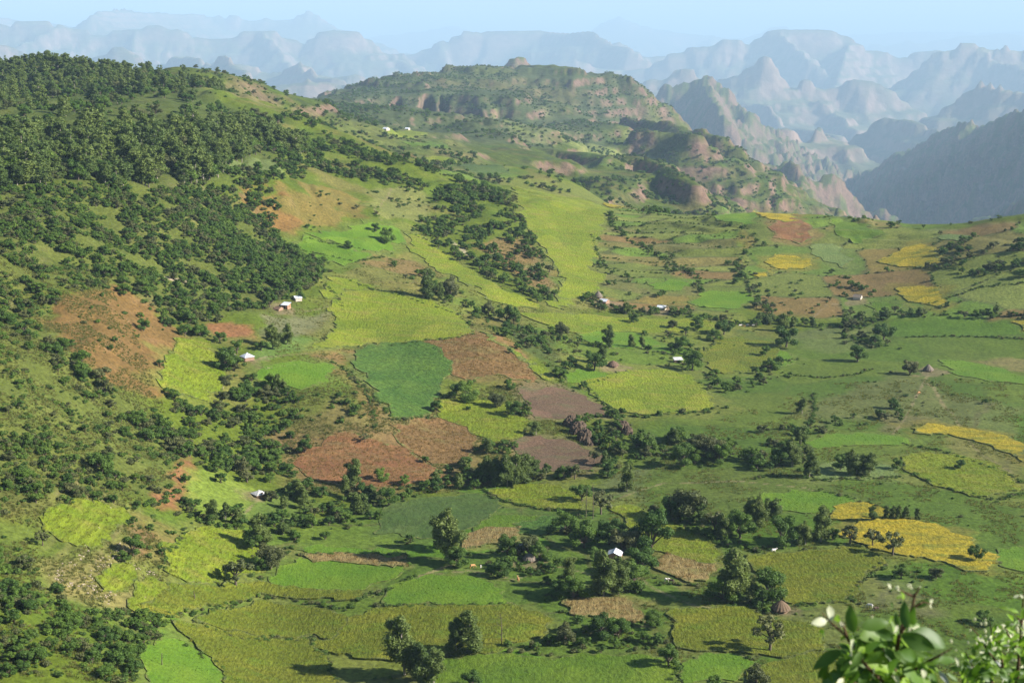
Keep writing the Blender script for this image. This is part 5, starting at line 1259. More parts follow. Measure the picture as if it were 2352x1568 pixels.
# cliff gully and valley wood
zone([(1300, 960), (1330, 950), (1400, 950), (1470, 985), (1480, 1020), (1500, 1050), (1440, 1060), (1380, 1030), (1330, 1010)], {'shrub': 4, 'broad': 4}, 45, {'shrub': (1, 2.8), 'broad': (3, 5.5)}, 'rock gully', seed=30)
zone([(1470, 1025), (1540, 1005), (1600, 1015), (1680, 1020), (1760, 1010), (1840, 1010), (1862, 1060), (1850, 1085), (1740, 1082), (1640, 1085), (1560, 1072), (1490, 1062)], {'broad': 6, 'shrub': 4, 'euc': 1}, 34, {'shrub': (1, 2.8), 'broad': (3.5, 7.5), 'euc': (7, 10)}, 'valley wood', patch=0.36, patch_scale=20, seed=31)
grow_along([(1380, 940), (1440, 955), (1520, 953), (1600, 950), (1660, 935)], {'shrub': 5, 'broad': 1}, 1.6, 4, {'shrub': (0.9, 2.4), 'broad': (2.5, 4)}, 'field hedge', 32)
zone([(1720, 990), (1800, 975), (1880, 980), (1960, 960), (2080, 955), (2080, 985), (2000, 1000), (1850, 1005)], {'shrub': 5, 'broad': 3}, 26, {'shrub': (1, 2.6), 'broad': (3, 5.5)}, 'plain thicket', patch=0.5, patch_scale=22, seed=33)
zone([(1990, 940), (2060, 935), (2080, 960), (2050, 990), (1990, 985)], {'broad': 4, 'shrub': 3}, 30, {'shrub': (1, 2.6), 'broad': (4, 6)}, 'plain thicket', patch=0.3, seed=34)
# farmsteads
zone([(1120, 1250), (1200, 1245), (1260, 1250), (1290, 1290), (1250, 1340), (1180, 1345), (1110, 1320), (1110, 1280)], {'broad': 3, 'shrub': 6}, 75, {'shrub': (0.9, 2.5), 'broad': (2.6, 4.4)}, 'farm garden', patch=0.36, patch_scale=12, seed=35)
zone([(1260, 1200), (1360, 1210), (1440, 1230), (1500, 1270), (1500, 1350), (1440, 1372), (1390, 1380), (1440, 1310), (1400, 1240), (1300, 1235)], {'broad': 3, 'shrub': 5}, 40, {'shrub': (0.9, 2.5), 'broad': (2.8, 5)}, 'farm garden', patch=0.42, patch_scale=12, seed=36)
zone([(1230, 1350), (1300, 1340), (1400, 1375), (1300, 1390), (1240, 1385)], {'broad': 2, 'shrub': 5}, 60, {'shrub': (0.9, 2.3), 'broad': (2.5, 4)}, 'farm garden', patch=0.36, patch_scale=10, seed=37)
zone([(1330, 1420), (1400, 1430), (1500, 1440), (1530, 1495), (1400, 1500), (1280, 1500), (1160, 1498), (1150, 1485), (1280, 1460), (1300, 1440)], {'shrub': 7, 'broad': 2}, 90, {'shrub': (0.7, 2.2), 'broad': (2.4, 4)}, 'bushy hedge', patch=0.32, patch_scale=10, seed=38)
zone([(1610, 1360), (1720, 1380), (1850, 1385), (1870, 1405), (1760, 1410), (1620, 1395)], {'shrub': 6, 'broad': 2}, 70, {'shrub': (0.7, 2.2), 'broad': (2.4, 4)}, 'hut hedge', patch=0.42, patch_scale=10, seed=39)
zone([(1800, 1385), (1900, 1395), (1930, 1430), (1850, 1425), (1780, 1410)], {'shrub': 1}, 60, {'shrub': (0.5, 1.3)}, 'hut hedge', patch=0.42, patch_scale=9, seed=40)
grow_along([(1530, 1180), (1600, 1215), (1660, 1245), (1740, 1258), (1820, 1258)], {'shrub': 5, 'broad': 2}, 1.2, 6, {'shrub': (0.9, 2.4), 'broad': (2.5, 4.5)}, 'valley tree row', 41)
zone([(1960, 1290), (2060, 1290), (2140, 1320), (2170, 1380), (2050, 1400), (1970, 1390), (1970, 1330)], {'shrub': 1}, 24, {'shrub': (0.4, 1.4)}, 'dull pasture', patch=0.45, patch_scale=12, seed=42)
zone([(2000, 1100), (2200, 1145), (2352, 1160), (2400, 1250), (2300, 1260), (2150, 1190), (2050, 1150)], {'shrub': 1}, 9, {'shrub': (0.4, 1.2)}, 'dull pasture', patch=0.48, patch_scale=14, seed=43)
zone([(1940, 880), (2100, 840), (2400, 880), (2420, 990), (2150, 965), (2000, 930)], {'shrub': 12, 'broad': 1}, 7, {'shrub': (0.5, 1.8), 'broad': (3, 4.5)}, 'far plain', patch=0.46, patch_scale=18, seed=44)
zone([(1450, 770), (1560, 770), (1610, 800), (1600, 860), (1540, 850), (1500, 830)], {'broad': 3, 'shrub': 4}, 24, {'broad': (3, 6), 'shrub': (1, 2.4)}, 'valley farm', patch=0.45, patch_scale=16, seed=45)
zone([(1200, 760), (1270, 755), (1310, 790), (1290, 820), (1220, 800)], {'broad': 2, 'shrub': 4}, 36, {'broad': (3, 5.5), 'shrub': (1, 2.4)}, 'valley thicket', patch=0.4, patch_scale=16, seed=46)
zone([(1330, 780), (1400, 800), (1440, 840), (1420, 865), (1330, 860), (1310, 830)], {'broad': 3, 'shrub': 4}, 24, {'broad': (3, 5.5), 'shrub': (1, 2.4)}, 'valley farm', patch=0.45, patch_scale=16, seed=47)
grow_along([(1620, 860), (1650, 900), (1700, 892), (1760, 860), (1800, 840), (1825, 825)], {'shrub': 4, 'broad': 2}, 1.8, 9, {'shrub': (1, 2.4), 'broad': (3, 5)}, 'knoll hedge', 48)
grow_along([(1340, 690), (1400, 715), (1480, 722), (1560, 722), (1640, 738), (1720, 745), (1800, 745), (1880, 750), (1960, 748), (1985, 730)], {'shrub': 4, 'broad': 4, 'euc': 1}, 2.3, 9, {'shrub': (1.2, 2.8), 'broad': (3.5, 6.5), 'euc': (6, 9)}, 'long valley hedge', 49)
grow_along([(1985, 740), (2060, 725), (2150, 722), (2250, 725), (2400, 735)], {'shrub': 4, 'broad': 3, 'euc': 1}, 2.0, 8, {'shrub': (1.2, 2.8), 'broad': (3.5, 6), 'euc': (6, 9)}, 'long valley hedge', 50)
grow_along([(1985, 740), (1960, 770), (2000, 800), (2040, 790)], {'shrub': 3, 'broad': 4}, 2.0, 10, {'shrub': (1.2, 2.8), 'broad': (3.5, 6.5)}, 'plain thicket', 51)
grow_along([(1690, 600), (1700, 640), (1740, 670), (1760, 710), (1780, 745)], {'shrub': 4, 'broad': 3}, 2.0, 10, {'shrub': (1.2, 2.8), 'broad': (3.5, 6)}, 'right hill hedge', 52)
zone([(1700, 610), (1800, 622), (1900, 620), (2000, 640), (2060, 690), (1980, 715), (1880, 725), (1780, 710), (1740, 660)], {'shrub': 8, 'broad': 2}, 9, {'shrub': (1, 2.6), 'broad': (3, 5.5)}, 'right hill', patch=0.42, patch_scale=26, seed=53)
zone([(2155, 575), (2230, 548), (2300, 556), (2420, 560), (2420, 640), (2300, 640), (2200, 640), (2165, 612)], {'broad': 5, 'shrub': 4}, 24, {'shrub': (1, 2.8), 'broad': (4, 7)}, 'right hill wood', patch=0.4, patch_scale=26, seed=54)
zone([(1420, 500), (1700, 520), (1800, 570), (1700, 610), (1560, 600), (1450, 580)], {'shrub': 9, 'broad': 1}, 3, {'shrub': (0.9, 2.0), 'broad': (3, 5)}, 'terraced slope', patch=0.46, patch_scale=24, seed=55)
grow_along([(1400, 490), (1410, 520), (1440, 545), (1480, 570), (1540, 600), (1600, 640)], {'shrub': 3, 'broad': 1}, 1.8, 4, {'shrub': (1.2, 2.6), 'broad': (3, 4.5)}, 'terraced slope', 56)
grow_along([(1500, 488), (1560, 490), (1640, 486), (1700, 482)], {'broad': 4, 'shrub': 2}, 3.2, 16, {'broad': (4, 7), 'shrub': (1.5, 3)}, 'skyline hedge', 57)
grow_along([(1700, 486), (1800, 492), (1900, 494), (2000, 508), (2100, 526), (2200, 518), (2400, 490)], {'broad': 2, 'shrub': 3}, 14, 14, {'broad': (3, 6), 'shrub': (1.5, 3)}, 'skyline', 58)
zone([(1340, 660), (1420, 650), (1540, 680), (1560, 710), (1450, 718), (1350, 705)], {'broad': 3, 'shrub': 4}, 14, {'broad': (3, 5.5), 'shrub': (1, 2.4)}, 'far farm', patch=0.45, patch_scale=18, seed=59)
# contour hedges of the terraces
for k, (a, b, c) in enumerate((((1405, 505), (1550, 512), (1690, 520)), ((1410, 528), (1550, 535), (1700, 545)), ((1440, 552), (1570, 560), (1690, 570)), ((1380, 560), (1440, 575), (1560, 590)), ((1380, 590), (1460, 600), (1600, 610)), ((1390, 620), (1470, 625), (1620, 630)), ((1450, 480), (1560, 500), (1640, 500)))):
    grow_along([a, b, c], {'shrub': 1}, 2.4, 2, {'shrub': (0.6, 1.5)}, 'terraced slope', 60 + k)
# hedges and banks between the fields
for k, pts in enumerate(([(300, 1412), (400, 1415), (480, 1402), (560, 1380), (620, 1368), (700, 1382), (790, 1402), (820, 1380), (900, 1350), (960, 1320)], [(405, 1466), (470, 1508), (535, 1545)], [(440, 1425), (480, 1445), (560, 1470), (620, 1466)],
                         [(700, 1465), (745, 1500), (765, 1550), (780, 1580)], [(690, 1470), (620, 1462)], [(870, 1390), (940, 1390), (1090, 1392), (1175, 1390)], [(600, 1340), (580, 1310), (590, 1270)], [(1110, 1120), (1130, 1140), (1190, 1160), (1300, 1178), (1350, 1195)],
                         [(430, 1215), (380, 1290), (365, 1310)], [(680, 1275), (800, 1272), (925, 1276), (935, 1300)], [(800, 850), (850, 900), (900, 965), (960, 960), (1010, 958)], [(760, 830), (790, 850), (840, 900), (860, 950), (860, 990)], [(880, 795), (980, 783), (1060, 775), (1090, 768)],
                         [(740, 650), (780, 690), (785, 715)], [(800, 645), (860, 666), (950, 690), (1050, 724), (1085, 748)], [(660, 560), (740, 585), (820, 602), (880, 590)], [(700, 545), (760, 560), (840, 575)], [(940, 535), (1000, 560)],
                         [(1810, 860), (1880, 868), (1960, 862), (2000, 850)], [(2080, 775), (2180, 772), (2280, 775), (2400, 780)], [(1870, 905), (1870, 960), (1840, 1000)], [(1720, 1100), (1790, 1090), (1870, 1102), (2000, 1100), (2080, 1095)], [(1880, 1125), (1960, 1145), (2040, 1170), (2090, 1185)],
                         [(2080, 1020), (2180, 1040), (2300, 1085), (2352, 1110)], [(2085, 1085), (2200, 1130), (2290, 1150), (2352, 1130)], [(1500, 1340), (1600, 1345), (1650, 1370)], [(1720, 1340), (1790, 1385), (1880, 1392)], [(1950, 1385), (1970, 1340), (2030, 1295)],
                         [(1380, 1430), (1500, 1430)], [(1530, 1500), (1560, 1540), (1552, 1580)], [(1000, 1512), (1130, 1495)], [(1400, 870), (1340, 885), (1400, 940)], [(1360, 540), (1370, 580), (1400, 620)], [(2130, 700), (2250, 660), (2400, 650)], [(1740, 800), (1640, 790), (1620, 810)])):
    grow_along(pts, {'shrub': 1}, 0.95, 1.6, {'shrub': (0.45, 1.5)}, 'field bank', 80 + k)
# bushes along the edges of the small plots
for w_, sx_0, sy_0, sd_, ang_ in PLOTS:
    rng_ = np.random.default_rng(sd_); lo_ = w_.min(0); hi_ = w_.max(0); far_ = w_[:, 1].mean() > 1500
    n_0 = int((hi_[0] - lo_[0]) * (hi_[1] - lo_[1]) * (0.10 if not far_ else 0.02))
    qx = rng_.uniform(lo_[0], hi_[0], n_0); qy = rng_.uniform(lo_[1], hi_[1], n_0)
    k_ = pip(qx, qy, w_)[0]; qx = qx[k_]; qy = qy[k_]
    cid_, e_ = cells(qx, qy, sx_0, sy_0, sd_, ang_)
    k_ = (e_ < (1.3 if not far_ else 6)) & (fbm(qx / 30, qy / 30, 3, sd_ + 9) > -0.12) & off_fields(qx, qy); qx = qx[k_]; qy = qy[k_]
    for a_, b_ in zip(qx, qy):
        big = rng_.random() < 0.07
        PLANTS.append(('broad' if big else 'shrub', a_, b_, rng_.uniform(2.5, 4.8) if big else (rng_.uniform(0.4, 1.6) * (1 if not far_ else 2.2)), 'plot edge'))
# middle distance
zone([(720, 240), (820, 230), (900, 285), (1000, 320), (1100, 360), (1180, 400), (1120, 430), (1000, 385), (860, 325), (760, 300)], {'broad': 4, 'shrub': 5}, 7, {'broad': (5, 9), 'shrub': (2.5, 5)}, 'valley behind the ridge', patch=0.5, patch_scale=70, seed=120)
zone([(650, 220), (800, 190), (880, 162), (1000, 160), (1200, 180), (1350, 220), (1600, 275), (1500, 330), (1300, 330), (1150, 330), (1000, 300), (820, 260)], {'broad': 3, 'shrub': 6}, 6.0, {'broad': (5, 9), 'shrub': (3, 6)}, 'tableland', patch=0.36, patch_scale=120, seed=121)
zone([(1180, 390), (1330, 400), (1500, 440), (1640, 460), (1500, 474), (1300, 448), (1200, 430)], {'broad': 3, 'shrub': 6}, 5, {'broad': (5, 9), 'shrub': (3, 5)}, 'far side wood', patch=0.42, patch_scale=60, seed=122)
zone([(1340, 345), (1440, 300), (1560, 292), (1660, 318), (1740, 370), (1820, 400), (1800, 475), (1560, 472), (1420, 420)], {'shrub': 5, 'broad': 2}, 5, {'broad': (5, 9), 'shrub': (3, 6)}, 'gorge shoulders', patch=0.4, patch_scale=70, seed=133)
zone([(640, 280), (720, 270), (800, 300), (760, 325), (690, 320)], {'broad': 3, 'shrub': 3}, 9, {'broad': (4, 8), 'shrub': (2, 4)}, 'valley behind the ridge', patch=0.4, patch_scale=60, seed=123)
zone([(450, 190), (560, 180), (640, 220), (680, 260), (560, 255), (480, 225)], {'shrub': 5, 'broad': 1}, 4, {'broad': (4, 7), 'shrub': (1.5, 3.5)}, 'ochre knoll', patch=0.5, patch_scale=40, seed=124)

# ---- split into the individuals that show largest and the masses behind them
LANDMARKS = [('white gabled house', 1412, 1268), ('round thatched hut', 1793, 1392), ('pyramid roofed house', 568, 812), ('brick house', 655, 697), ('white tent roof', 595, 1127), ('hidden farm roof', 1196, 1262),
 ('oval green field', 680, 862), ('bean field', 930, 870), ('reddish banded field', 850, 1060), ('leafy bright field', 1110, 960), ('upper ploughed plot', 1290, 925), ('lower ploughed mound', 1290, 1040), ('rock outcrop', 1335, 985),
 ('pale oval field', 440, 845), ('brown slope', 270, 760), ('ochre cliff', 700, 470), ('upper green terrace', 810, 555), ('wide grain field', 920, 730), ('pale grass spur', 1080, 630), ('broad light slope', 1310, 560), ('yellow valley strip', 1450, 745),
 ('knoll field', 1700, 815), ('yellow oval field', 1500, 900), ('green plain', 1900, 850), ('cone roofed hut', 2132, 843), ('pale field', 1960, 1082), ('golden bending strip', 2220, 995), ('broad pale field', 2200, 1090), ('brightest green field', 1850, 1155),
 ('smaller golden field', 1980, 1178), ('largest golden field', 2100, 1240), ('grain field behind the hut', 1880, 1320), ('diagonal yellow green field', 1540, 1230), ('eucalyptus grove', 1170, 1080), ('dark pasture', 1000, 1190), ('earth track', 1090, 1200),
 ('cut straw plot', 810, 1285), ('long bright green field', 760, 1320), ('bright rectangular field', 1030, 1360), ('terraced grain', 480, 1275), ('left grass terrace', 200, 1200), ('stony gully', 215, 1310), ('diagonal ditch', 470, 1510), ('fresh green wedge', 430, 1530),
 ('dry maize', 1390, 1400), ('bushy hedge', 1330, 1490), ('widest grain field', 1000, 1450), ('near bright plot', 1640, 1535), ('open branched tree', 1768, 1480), ('reddish hill field', 1820, 530), ('high golden plot', 1820, 602), ('broad golden field', 2090, 590),
 ('stepped golden field', 2130, 680), ('pale folded field', 1910, 590), ('valley hedge', 1880, 745), ('pale thatched hut', 1970, 678), ('far white roof', 1520, 703), ('far thatched hut', 1378, 680), ('half hidden shed', 1558, 825), ('brown hut', 1408, 836),
 ('grass knoll', 590, 388), ('left wood clearing', 110, 440), ('ochre knoll', 560, 200), ('wooded hilltop', 170, 140), ('tableland', 1000, 170), ('dark ravine', 1060, 265), ('far pair of houses', 910, 298), ('left forest stems', 130, 410), ('forest middle', 400, 330), ('forest top', 300, 230),
 ('hillside meadow', 270, 520), ('gravel scar', 420, 645), ('yellow hillside', 500, 1130), ('tent roof thicket', 600, 1000), ('shaded gully', 200, 870), ('darkest round tree', 234, 1070), ('left edge slope', 40, 620), ('lower left thicket', 120, 1480)]
LMU = np.array([(u, v) for _, u, v in LANDMARKS], float)
ORD = ['nearest', 'second nearest', 'third nearest', 'fourth nearest', 'fifth nearest', 'sixth nearest', 'seventh nearest', 'eighth nearest', 'ninth nearest', 'tenth nearest', 'eleventh nearest', 'twelfth nearest']
KNAME = {'euc': 'eucalyptus_tree', 'broad': 'broadleaf_tree', 'shrub': 'shrub'}
KWORD = {'euc': 'eucalyptus', 'broad': 'leafy tree', 'shrub': 'bush'}
KGROUP = {'euc': 'eucalyptus trees on the slopes', 'broad': 'leafy trees of the valley', 'shrub': 'bushes of the valley'}

def put(me, name, loc, scale, rz, parent=None):
    o = bpy.data.objects.new(name, me)
    link(o)
    if parent is not None: o.parent = parent
    else:
        o.location = loc; o.scale = scale; o.rotation_euler = (0, 0, rz)
    return o
count = {'euc': 0, 'broad': 0, 'shrub': 0}
prs = random.Random(5)
def tree_thing(kind, pair, x, y, h, wide, label):
    z = float(height(x, y))
    r = bpy.data.objects.new(KNAME[kind], None); link(r)
    r.empty_display_size = 0.5
    r.location = (x, y, z); r.scale = (h * wide, h * wide, h); r.rotation_euler = (0, 0, prs.uniform(0, 6.28))
    tag(r, label, 'tree', KGROUP[kind])
    put(pair[0], 'crown', None, None, 0, r)
    put(pair[1], 'trunk', None, None, 0, r)
    count[kind] += 1
    return r
for i, (u, v, hp, kind, label) in enumerate(TREES):
    p = at(u, v)[0]
    h = hp / FPX * math.hypot(p[1], CAM_Z - p[2]) * 1.04
    k = 'euc' if 'euc' in kind else 'broad'
    lib = {'bigeuc': BIGEUC, 'euc': BIGEUC, 'bigbroad': BIGBROAD, 'broad': BIGBROAD, 'open': OPEN}[kind]
    tree_thing(k, lib[i % len(lib)], p[0], p[1], h, prs.uniform(0.88, 1.12) * (1.25 if k == 'euc' else 1.15), label)

PX = np.array([(p[1], p[2]) for p in PLANTS]); PH = np.array([p[3] for p in PLANTS]); PK = np.array([p[0] for p in PLANTS])
PZ = height(PX[:, 0], PX[:, 1])
# leave roofs and yards clear
CLEAR = [(1412, 1268, 5), (1793, 1392, 4), (568, 812, 6), (540, 815, 4), (655, 700, 6), (683, 680, 5), (595, 1127, 5), (1196, 1262, 3), (1388, 690, 5), (1520, 705, 5), (1970, 677, 6), (2132, 845, 5), (1376, 672, 4), (910, 298, 10), (1408, 838, 4)]
cw = at([c[0] for c in CLEAR], [c[1] for c in CLEAR])
keep = np.ones(len(PX), bool)
for (u, v, r), c in zip(CLEAR, cw):
    q = (np.abs(PX[:, 0] - c[0]) < r) & (PX[:, 1] < c[1] + r * 0.7) & (PX[:, 1] > c[1] - r * (1.6 if v < 1400 else 1.0))
    keep &= ~q
PX, PH, PK, PZ = PX[keep], PH[keep], PK[keep], PZ[keep]
pu, pv = proj(PX[:, 0], PX[:, 1], PZ)
spx = PH * FPX / np.hypot(PX[:, 1], CAM_Z - PZ)
inframe = (pu > 8) & (pu < 2344) & (pv > 12) & (pv - spx * 0.4 < 1560)
used = np.zeros(len(PX), bool)
picked = []
for kind in ('euc', 'broad', 'shrub'):
    idx = np.nonzero((PK == kind) & inframe)[0]
    idx = idx[np.argsort(-spx[idx])]
    need = 300 - count[kind]
    for i in idx:
        if need <= 0: break
        # hidden by the ground in front of it?
        g = at(pu[i], pv[i] - spx[i] * 0.6)[0]
        if g[1] < PX[i, 1] * 0.93: continue
        picked.append((kind, i)); used[i] = True; need -= 1
def describe(items):
    """a label for each: its kind and size, and its rank from the nearest landmark on one side of it"""
    keyed = {}
    for kind, i in items:
        d = np.hypot((LMU[:, 0] - pu[i]), (LMU[:, 1] - pv[i]) * 1.4)
        j = int(np.argmin(d)); du, dv = pu[i] - LMU[j, 0], (pv[i] - LMU[j, 1]) * 1.4
        side = ('left of' if du < 0 else 'right of') if abs(du) > abs(dv) else ('behind' if dv < 0 else 'in front of')
        keyed.setdefault((kind, j, side), []).append((d[j], i))
    out = {}
    for (kind, j, side), rows in keyed.items():
        rows.sort()
        for r, (dd, i) in enumerate(rows):
            h = PH[i]
            size = {'euc': ('slim', 'tall'), 'broad': ('small', 'broad'), 'shrub': ('low', 'big')}[kind][int(h > {'euc': 11.5, 'broad': 5, 'shrub': 2.2}[kind])]
            nm = 'the ' + LANDMARKS[j][0]
            if r < len(ORD): out[i] = f'{size} {KWORD[kind]}, {ORD[r]} of its kind {side} {nm}'
            else: out[i] = f'{size} {KWORD[kind]} among the many farther {side} {nm}'
    return out
LAB = describe(picked)
for kind, i in picked:
    x, y = PX[i]; h = PH[i]
    wide = prs.uniform(0.9, 1.25)
    if kind == 'shrub':
        o = put(SHRUB[i % len(SHRUB)], 'shrub', (x, y, PZ[i] - 0.05 * h), (h * wide, h * wide, h * 0.9), prs.uniform(0, 6.28))
        tag(o, LAB[i], 'bush', KGROUP[kind])
    elif spx[i] > 36:
        lib = EUC if kind == 'euc' else BROAD
        tree_thing(kind, lib[i % len(lib)], x, y, h, wide * (1.4 if kind == 'euc' else 1.15), LAB[i])
    else:
        lib = EUC1 if kind == 'euc' else BROAD1
        o = put(lib[i % len(lib)], KNAME[kind], (x, y, PZ[i]), (h * wide * (1.45 if kind == 'euc' else 1.15), h * wide * (1.45 if kind == 'euc' else 1.15), h), prs.uniform(0, 6.28))
        tag(o, LAB[i], 'tree', KGROUP[kind])

def scatter(name, label, meshes, XY, Z, S, seed, zs=None):
    """one object: copies of the meshes on the points, for what nobody could count"""
    col = bpy.data.collections.new(name + '_kinds')
    for k, me_ in enumerate(meshes):
        col.objects.link(bpy.data.objects.new(f'{name}_kind_{k:02d}', me_))
    n_ = len(XY)
    rng = np.random.default_rng(seed)
    me_ = bpy.data.meshes.new(name)
    me_.vertices.add(n_)
    me_.vertices.foreach_set('co', np.column_stack([XY, Z]).astype(np.float32).ravel())
    a = me_.attributes.new('size', 'FLOAT_VECTOR', 'POINT'); w = rng.uniform(0.9, 1.25, n_)
    a.data.foreach_set('vector', np.column_stack([S * w, S * w, S * (1 if zs is None else zs)]).astype(np.float32).ravel())
    a = me_.attributes.new('turn', 'FLOAT_VECTOR', 'POINT')
    a.data.foreach_set('vector', np.column_stack([np.zeros(n_), np.zeros(n_), rng.uniform(0, 6.28, n_)]).astype(np.float32).ravel())
    a = me_.attributes.new('sort', 'INT', 'POINT'); a.data.foreach_set('value', rng.integers(0, len(meshes), n_).astype(np.int32))
    o = link(bpy.data.objects.new(name, me_))
    tag(o, label, None, None, 'stuff')
    ng = bpy.data.node_groups.new(name, 'GeometryNodeTree')
    ng.interface.new_socket('Geometry', in_out='INPUT', socket_type='NodeSocketGeometry')
    ng.interface.new_socket('Geometry', in_out='OUTPUT', socket_type='NodeSocketGeometry')
    gi = ng.nodes.new('NodeGroupInput'); go = ng.nodes.new('NodeGroupOutput')
    ip = ng.nodes.new('GeometryNodeInstanceOnPoints'); ci = ng.nodes.new('GeometryNodeCollectionInfo')
    ci.inputs['Collection'].default_value = col; ci.inputs['Separate Children'].default_value = True; ci.inputs['Reset Children'].default_value = True
    def attr(nm, t):
        x = ng.nodes.new('GeometryNodeInputNamedAttribute'); x.data_type = t; x.inputs[0].default_value = nm; return x.outputs[0]
    ng.links.new(gi.outputs[0], ip.inputs['Points']); ng.links.new(ci.outputs[0], ip.inputs['Instance'])
    ip.inputs['Pick Instance'].default_value = True
    ng.links.new(attr('sort', 'INT'), ip.inputs['Instance Index'])
    ng.links.new(attr('turn', 'FLOAT_VECTOR'), ip.inputs['Rotation'])
    ng.links.new(attr('size', 'FLOAT_VECTOR'), ip.inputs['Scale'])
    ng.links.new(ip.outputs[0], go.inputs[0])
    md = o.modifiers.new('spread', 'NODES'); md.node_group = ng
    return o
for kind, nm, lb, lib in (('euc', 'forest', 'dense eucalyptus wood covering the left ridge', EUC1), ('broad', 'woodland', 'dark leafy trees filling gullies and slopes', BROAD1), ('shrub', 'scrub', 'low bushes and hedge growth over slopes and field banks', SHRUB)):
    m = (PK == kind) & ~used
    scatter(nm, lb, lib, PX[m], PZ[m], PH[m] * (1.4 if kind == 'euc' else 1.1), 3, zs=0.72 if kind == 'euc' else 0.9)
print('PLANTS', {k: int((PK == k).sum()) for k in KNAME})

# ---- grass tufts on open ground, stalks in the near crops
def spread(poly, n_, seed, patch=None, ps=15):
    rng = np.random.default_rng(seed); w = atp(poly)[:, :2]; lo = w.min(0); hi = w.max(0)
    x = rng.uniform(lo[0], hi[0], n_); y = rng.uniform(lo[1], hi[1], n_)
    k = pip(x, y, w)[0]
    if patch is not None: k &= fbm(x / ps, y / ps, 3, seed) > patch
    return x[k], y[k]
TUFT = [make_tuft(400 + i, 'tuft', 18, 0.7) for i in range(5)]
DRY = [make_tuft(420 + i, 'dry', 18, 0.7) for i in range(4)]
GRAIN = [make_tuft(440 + i, 'grain', 16, 0.6) for i in range(5)]
xs, ys = [], []
for k, (poly, n_, pt) in enumerate((([(-80, 560), (250, 640), (430, 1050), (300, 1180), (420, 1280), (300, 1420), (300, 1580), (-80, 1580)], 70000, -0.1), ([(640, 900), (1200, 880), (1400, 1080), (900, 1140), (660, 1120)], 26000, -0.1),
                                    ([(1400, 1060), (1900, 880), (2420, 860), (2420, 1580), (1400, 1580)], 60000, 0.08), ([(600, 620), (1200, 540), (1400, 700), (1300, 900), (1000, 960), (600, 920)], 30000, 0.0))):
    x, y = spread(poly, n_, 700 + k, pt); ok = off_fields(x, y); xs.append(x[ok]); ys.append(y[ok])
x = np.concatenate(xs); y = np.concatenate(ys)
scatter('grass', 'tufts of wild grass over the open ground', TUFT, np.column_stack([x, y]), height(x, y), RNG.uniform(0.35, 0.95, len(x)), 5)
def on_field(kinds, per, ymax):
    X_, Y_, Z_ = [], [], []
    for lo, hi, e, kind in FIELD_POLYS:
        if kind not in kinds or lo[1] > ymax: continue
        n_ = int((hi[0] - lo[0]) * (hi[1] - lo[1]) * per)
        x = RNG.uniform(lo[0], hi[0], n_); y = RNG.uniform(lo[1], hi[1], n_); k = pip(x, y, e)[0]
        X_.append(x[k]); Y_.append(y[k]); Z_.append(height(x[k], y[k]) + CROP_H[kind] * 0.55)
    return np.concatenate(X_), np.concatenate(Y_), np.concatenate(Z_)
x, y, z = on_field(('olive', 'ygreen'), 0.55, 640)
scatter('grain_stalks', 'ripening grain stalks standing in the near fields', GRAIN, np.column_stack([x, y]), z, RNG.uniform(0.5, 0.95, len(x)), 6)
n_gr = len(x)
x, y, z = on_field(('straw', 'brown', 'rust'), 0.35, 800)
scatter('dry_grass', 'dry brown stalks on the reddish slopes and straw plots', DRY, np.column_stack([x, y]), z, RNG.uniform(0.5, 1.1, len(x)), 7)
CROPT = [make_tuft(460 + i, 'lush', 14, 0.6) for i in range(4)]
x, y, z = on_field(('teal', 'green', 'lime', 'pale'), 0.3, 900)
kp = fbm(x / 12, y / 12, 3, 55) > -0.15
x, y, z = x[kp], y[kp], z[kp]
scatter('crop_plants', 'young green crop plants standing in the bright plots', CROPT, np.column_stack([x, y]), z, RNG.uniform(0.25, 0.6, len(x)), 8)
print('TUFTS', n_gr, len(x))
# ------------------------------------------------------------------ houses, huts, animals, rocks
def metal_roof(name, c1, c2):
    m, nt, out = new_mat(name)
    tc = N(nt, 'ShaderNodeTexCoord').outputs['Object']
    n1 = noise_node(nt, tc, 0.9, 4, 0.6)
    b = N(nt, 'ShaderNodeBsdfPrincipled'); b.inputs['Roughness'].default_value = 0.42; b.inputs['Metallic'].default_value = 0.15
    nt.links.new(mixc(nt, ramp(nt, n1, 0.35, 0.7), c1, c2), b.inputs['Base Color']); nt.links.new(b.outputs[0], out.inputs[0])
    return m
TIN = metal_roof('tin_sheet', (0.72, 0.75, 0.78), (0.62, 0.66, 0.70))
TIN_OLD = metal_roof('weathered_tin', (0.66, 0.66, 0.63), (0.45, 0.42, 0.36))
MUD = plain_material('mud_wall', (0.22, 0.14, 0.09), (0.32, 0.21, 0.14), 2.0)
BRICKY = plain_material('reddish_wall', (0.33, 0.17, 0.10), (0.42, 0.24, 0.15), 2.5)
PALEW = plain_material('pale_wall', (0.42, 0.36, 0.28), (0.52, 0.46, 0.38), 2.0)
THATCH = plain_material('thatch', (0.10, 0.068, 0.04), (0.17, 0.118, 0.072), 6.0, 0.95, 0.08, vec=(1, 1, 0.25))
THATCH_G = plain_material('grey_thatch', (0.13, 0.105, 0.08), (0.2, 0.165, 0.125), 6.0, 0.95, 0.08, vec=(1, 1, 0.25))
THATCH_B = plain_material('brown_thatch', (0.10, 0.065, 0.045), (0.17, 0.11, 0.075), 6.0, 0.95, 0.08)
DOORM = plain_material('dark_door', (0.05, 0.04, 0.03), (0.09, 0.07, 0.05), 5.0)
